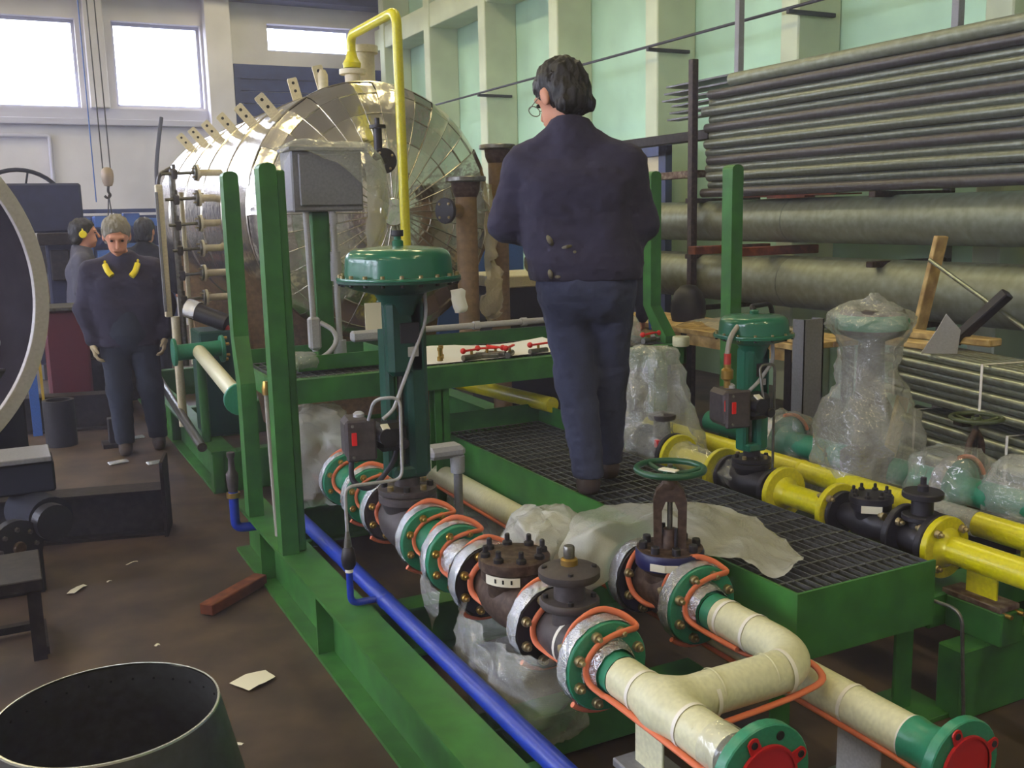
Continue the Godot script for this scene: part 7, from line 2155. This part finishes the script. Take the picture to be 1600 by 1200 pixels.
	solo(bag(Vector3(3.42, 0.40, -2.72), pv([0.15, 0.0, 0.165, 0.1, 0.165, 0.2, 0.14, 0.28, 0.06, 0.31, 0.0, 0.315]), 5, 0.035, 19.0), "film_wrap", M.film, "clear film round the foil wrapped flange at the right", "film")
	solo(bag(Vector3(3.42, 0.42, -3.72), pv([0.15, 0.0, 0.16, 0.1, 0.16, 0.18, 0.13, 0.25, 0.0, 0.28]), 5, 0.035, 23.0), "film_wrap", M.film, "clear film round the foil wrapped flange behind the small actuator", "film")
	solo(bag(Vector3(3.48, 0.42, -2.43), pv([0.13, 0.0, 0.15, 0.1, 0.14, 0.2, 0.10, 0.29, 0.0, 0.32]), 4, 0.04, 29.0), "film_wrap", M.filmthick, "wrapped fitting at the right edge beside the olive handwheel", "film")
	var low := [[Vector3(3.02, 0.46, -3.4), Vector3(3.02, 0.46, -3.1), Vector3(3.02, 0.46, -2.8), Vector3(3.02, 0.46, -2.45)], [Vector3(3.05, 0.3, -3.4), Vector3(3.0, 0.3, -3.1), Vector3(3.05, 0.3, -2.8), Vector3(3.0, 0.3, -2.45)], [Vector3(3.0, 0.12, -3.4), Vector3(3.05, 0.12, -3.1), Vector3(3.0, 0.12, -2.8), Vector3(3.05, 0.12, -2.45)]]
	solo(Mb.new().grid(cloth(low, 6, 0.05, 5.0, 37.0)), "film_curtain", M.filmthick, "grey film hanging below the rear yellow pipe", "film")
	var under := [[Vector3(1.93, 0.33, -4.5), Vector3(1.91, 0.33, -4.1), Vector3(1.92, 0.33, -3.7), Vector3(1.90, 0.33, -3.2)], [Vector3(1.90, 0.22, -4.5), Vector3(1.93, 0.22, -4.1), Vector3(1.88, 0.22, -3.7), Vector3(1.90, 0.24, -3.2)], [Vector3(1.92, 0.10, -4.5), Vector3(1.88, 0.08, -4.1), Vector3(1.92, 0.08, -3.7), Vector3(1.87, 0.14, -3.2)]]
	solo(Mb.new().grid(cloth(under, 6, 0.04, 5.0, 45.0)), "film_curtain", M.filmthick, "milky film hanging below the long cream pipe", "film")
	# torn tan film on the stand pipe
	var torn := [[Vector3(2.66, 1.86, -5.55), Vector3(2.70, 1.87, -5.6), Vector3(2.76, 1.84, -5.66)], [Vector3(2.65, 1.6, -5.52), Vector3(2.72, 1.58, -5.58), Vector3(2.79, 1.62, -5.66)], [Vector3(2.66, 1.35, -5.52), Vector3(2.74, 1.32, -5.56), Vector3(2.80, 1.34, -5.66)], [Vector3(2.60, 1.16, -5.52), Vector3(2.72, 1.12, -5.56), Vector3(2.80, 1.16, -5.64)], [Vector3(2.66, 1.06, -5.54), Vector3(2.74, 1.03, -5.58), Vector3(2.79, 1.06, -5.62)]]
	solo(Mb.new().grid(cloth(torn, 6, 0.07, 7.0, 41.0)), "torn_film", M.filmtan, "torn tan film hanging beside the brown stand pipe", "film")
	solo(Mb.new().grid(cloth([[Vector3(2.40, 1.26, -5.5), Vector3(2.46, 1.27, -5.5), Vector3(2.50, 1.25, -5.5)], [Vector3(2.41, 1.18, -5.5), Vector3(2.46, 1.16, -5.48), Vector3(2.51, 1.17, -5.5)], [Vector3(2.43, 1.12, -5.5), Vector3(2.47, 1.11, -5.5), Vector3(2.50, 1.12, -5.5)]], 4, 0.015, 9.0, 43.0)), "white_rag", M.paper, "white rag hanging below the brown stand pipe", "rag")


# ---------------------------------------------------------------- small things on the floor
func build_small_things() -> void:
	solo(Mb.new().bar(Vector3(0.655, 0.03, -4.27), Vector3(0.955, 0.03, -4.53), 0.07, 0.05, Vector3.UP, 0.004), "wood_plank", M.redwood, "short reddish plank on the floor beside the skid beam", "plank")
	var sc := [[0.70, -3.54, 0.075, 0.055, 0.4], [0.18, -4.90, 0.06, 0.02, 0.9], [0.32, -4.93, 0.012, 0.01, 0.2], [0.42, -4.05, 0.010, 0.009, 0.3], [0.45, -5.15, 0.035, 0.008, 0.5], [0.55, -3.1, 0.008, 0.012, 0.7]]
	for s in sc:
		var b := Basis(Vector3.UP, s[4])
		var c := Vector3(s[0], 0.004, s[1])
		var rows := [[c + b * Vector3(-s[2], 0.002, -s[3]), c + b * Vector3(0, 0.006, -s[3] * 1.1), c + b * Vector3(s[2], 0.002, -s[3] * 0.7)], [c + b * Vector3(-s[2] * 0.9, 0.004, s[3]), c + b * Vector3(0, 0.008, s[3]), c + b * Vector3(s[2] * 0.8, 0.003, s[3] * 0.8)]]
		solo(Mb.new().grid(cloth(rows, 3, 0.004, 20.0, s[0])), "paper_scrap", M.tag, "small pale paper scrap lying on the dark floor", "scrap", "paper scraps on the floor")
	for s in [[0.62, -7.45], [0.86, -7.3], [0.83, -8.25], [0.55, -9.2]]:  # small shiny metal strips added for the bright spots on the floor
		solo(Mb.new().box(Vector3(s[0], 0.012, s[1]), Vector3(0.14, 0.012, 0.05), 0.004, Basis(Vector3.UP, 0.3) * Basis(Vector3.RIGHT, 0.25)), "shiny_strip", M.foil, "shiny strip added for a bright spot on the floor near the walking man", "offcut", "shiny strips added on the floor")
	solo(bag(Vector3(0.62, 0.0, -10.2), pv([0.16, 0.0, 0.17, 0.05, 0.10, 0.12, 0.0, 0.14]), 5, 0.06, 51.0), "cloth_heap", M.offwhite, "pale cloth heap on the floor behind the walking man", "cloth")
	# long bright steel strip standing along the tank frame
	solo(Mb.new().tube([Vector3(1.02, 0.30, -6.3), Vector3(1.05, 0.55, -9.2)], 0.03, 12), "polished_tube", M.steel, "bright steel tube leaning along the tank's base frame", "tube")
	# valve stand with blue pipe end left of the posts
	var v := thing("drain_assembly", "grey valve with blue pipe stub at the outer side of the left posts", "valve", Vector3(0.93, 0.1, -4.85))
	part(Mb.new().lathe(pv([0, 0, 0.02, 0, 0.026, 0.03, 0.03, 0.07, 0.03, 0.10, 0.018, 0.12, 0.014, 0.18, 0.02, 0.19, 0.02, 0.21, 0, 0.215]), Transform3D(Basis.IDENTITY, Vector3(0.925, 0.36, -4.90)), 16), "valve_body", M.cast, v)
	part(Mb.new().tube(fillet([Vector3(0.925, 0.37, -4.90), Vector3(0.925, 0.18, -4.90), Vector3(1.06, 0.18, -4.88)], 0.04), 0.024, 12), "stub", M.blue, v)
	part(Mb.new().lathe(pv([0.02, 0, 0.034, 0, 0.034, 0.025, 0.02, 0.025]), Transform3D(Basis.IDENTITY, Vector3(0.925, 0.34, -4.90)), 12), "nut", M.brass, v)
	# air line along the left front post
	var a := thing("post_air_line", "thin grey tube clipped to the left front post", "tube", Vector3(0.985, 0.3, -4.30))
	part(Mb.new().tube([Vector3(0.99, 0.95, -4.33), Vector3(0.995, 0.60, -4.33), Vector3(1.0, 0.29, -4.33)], 0.012, 8), "tube", M.hose, a)
	part(Mb.new().lathe(pv([0, 0, 0.018, 0, 0.02, 0.03, 0.012, 0.06, 0, 0.06]), Transform3D(Basis.IDENTITY, Vector3(0.99, 0.94, -4.33)), 10), "fitting", M.brass, a)
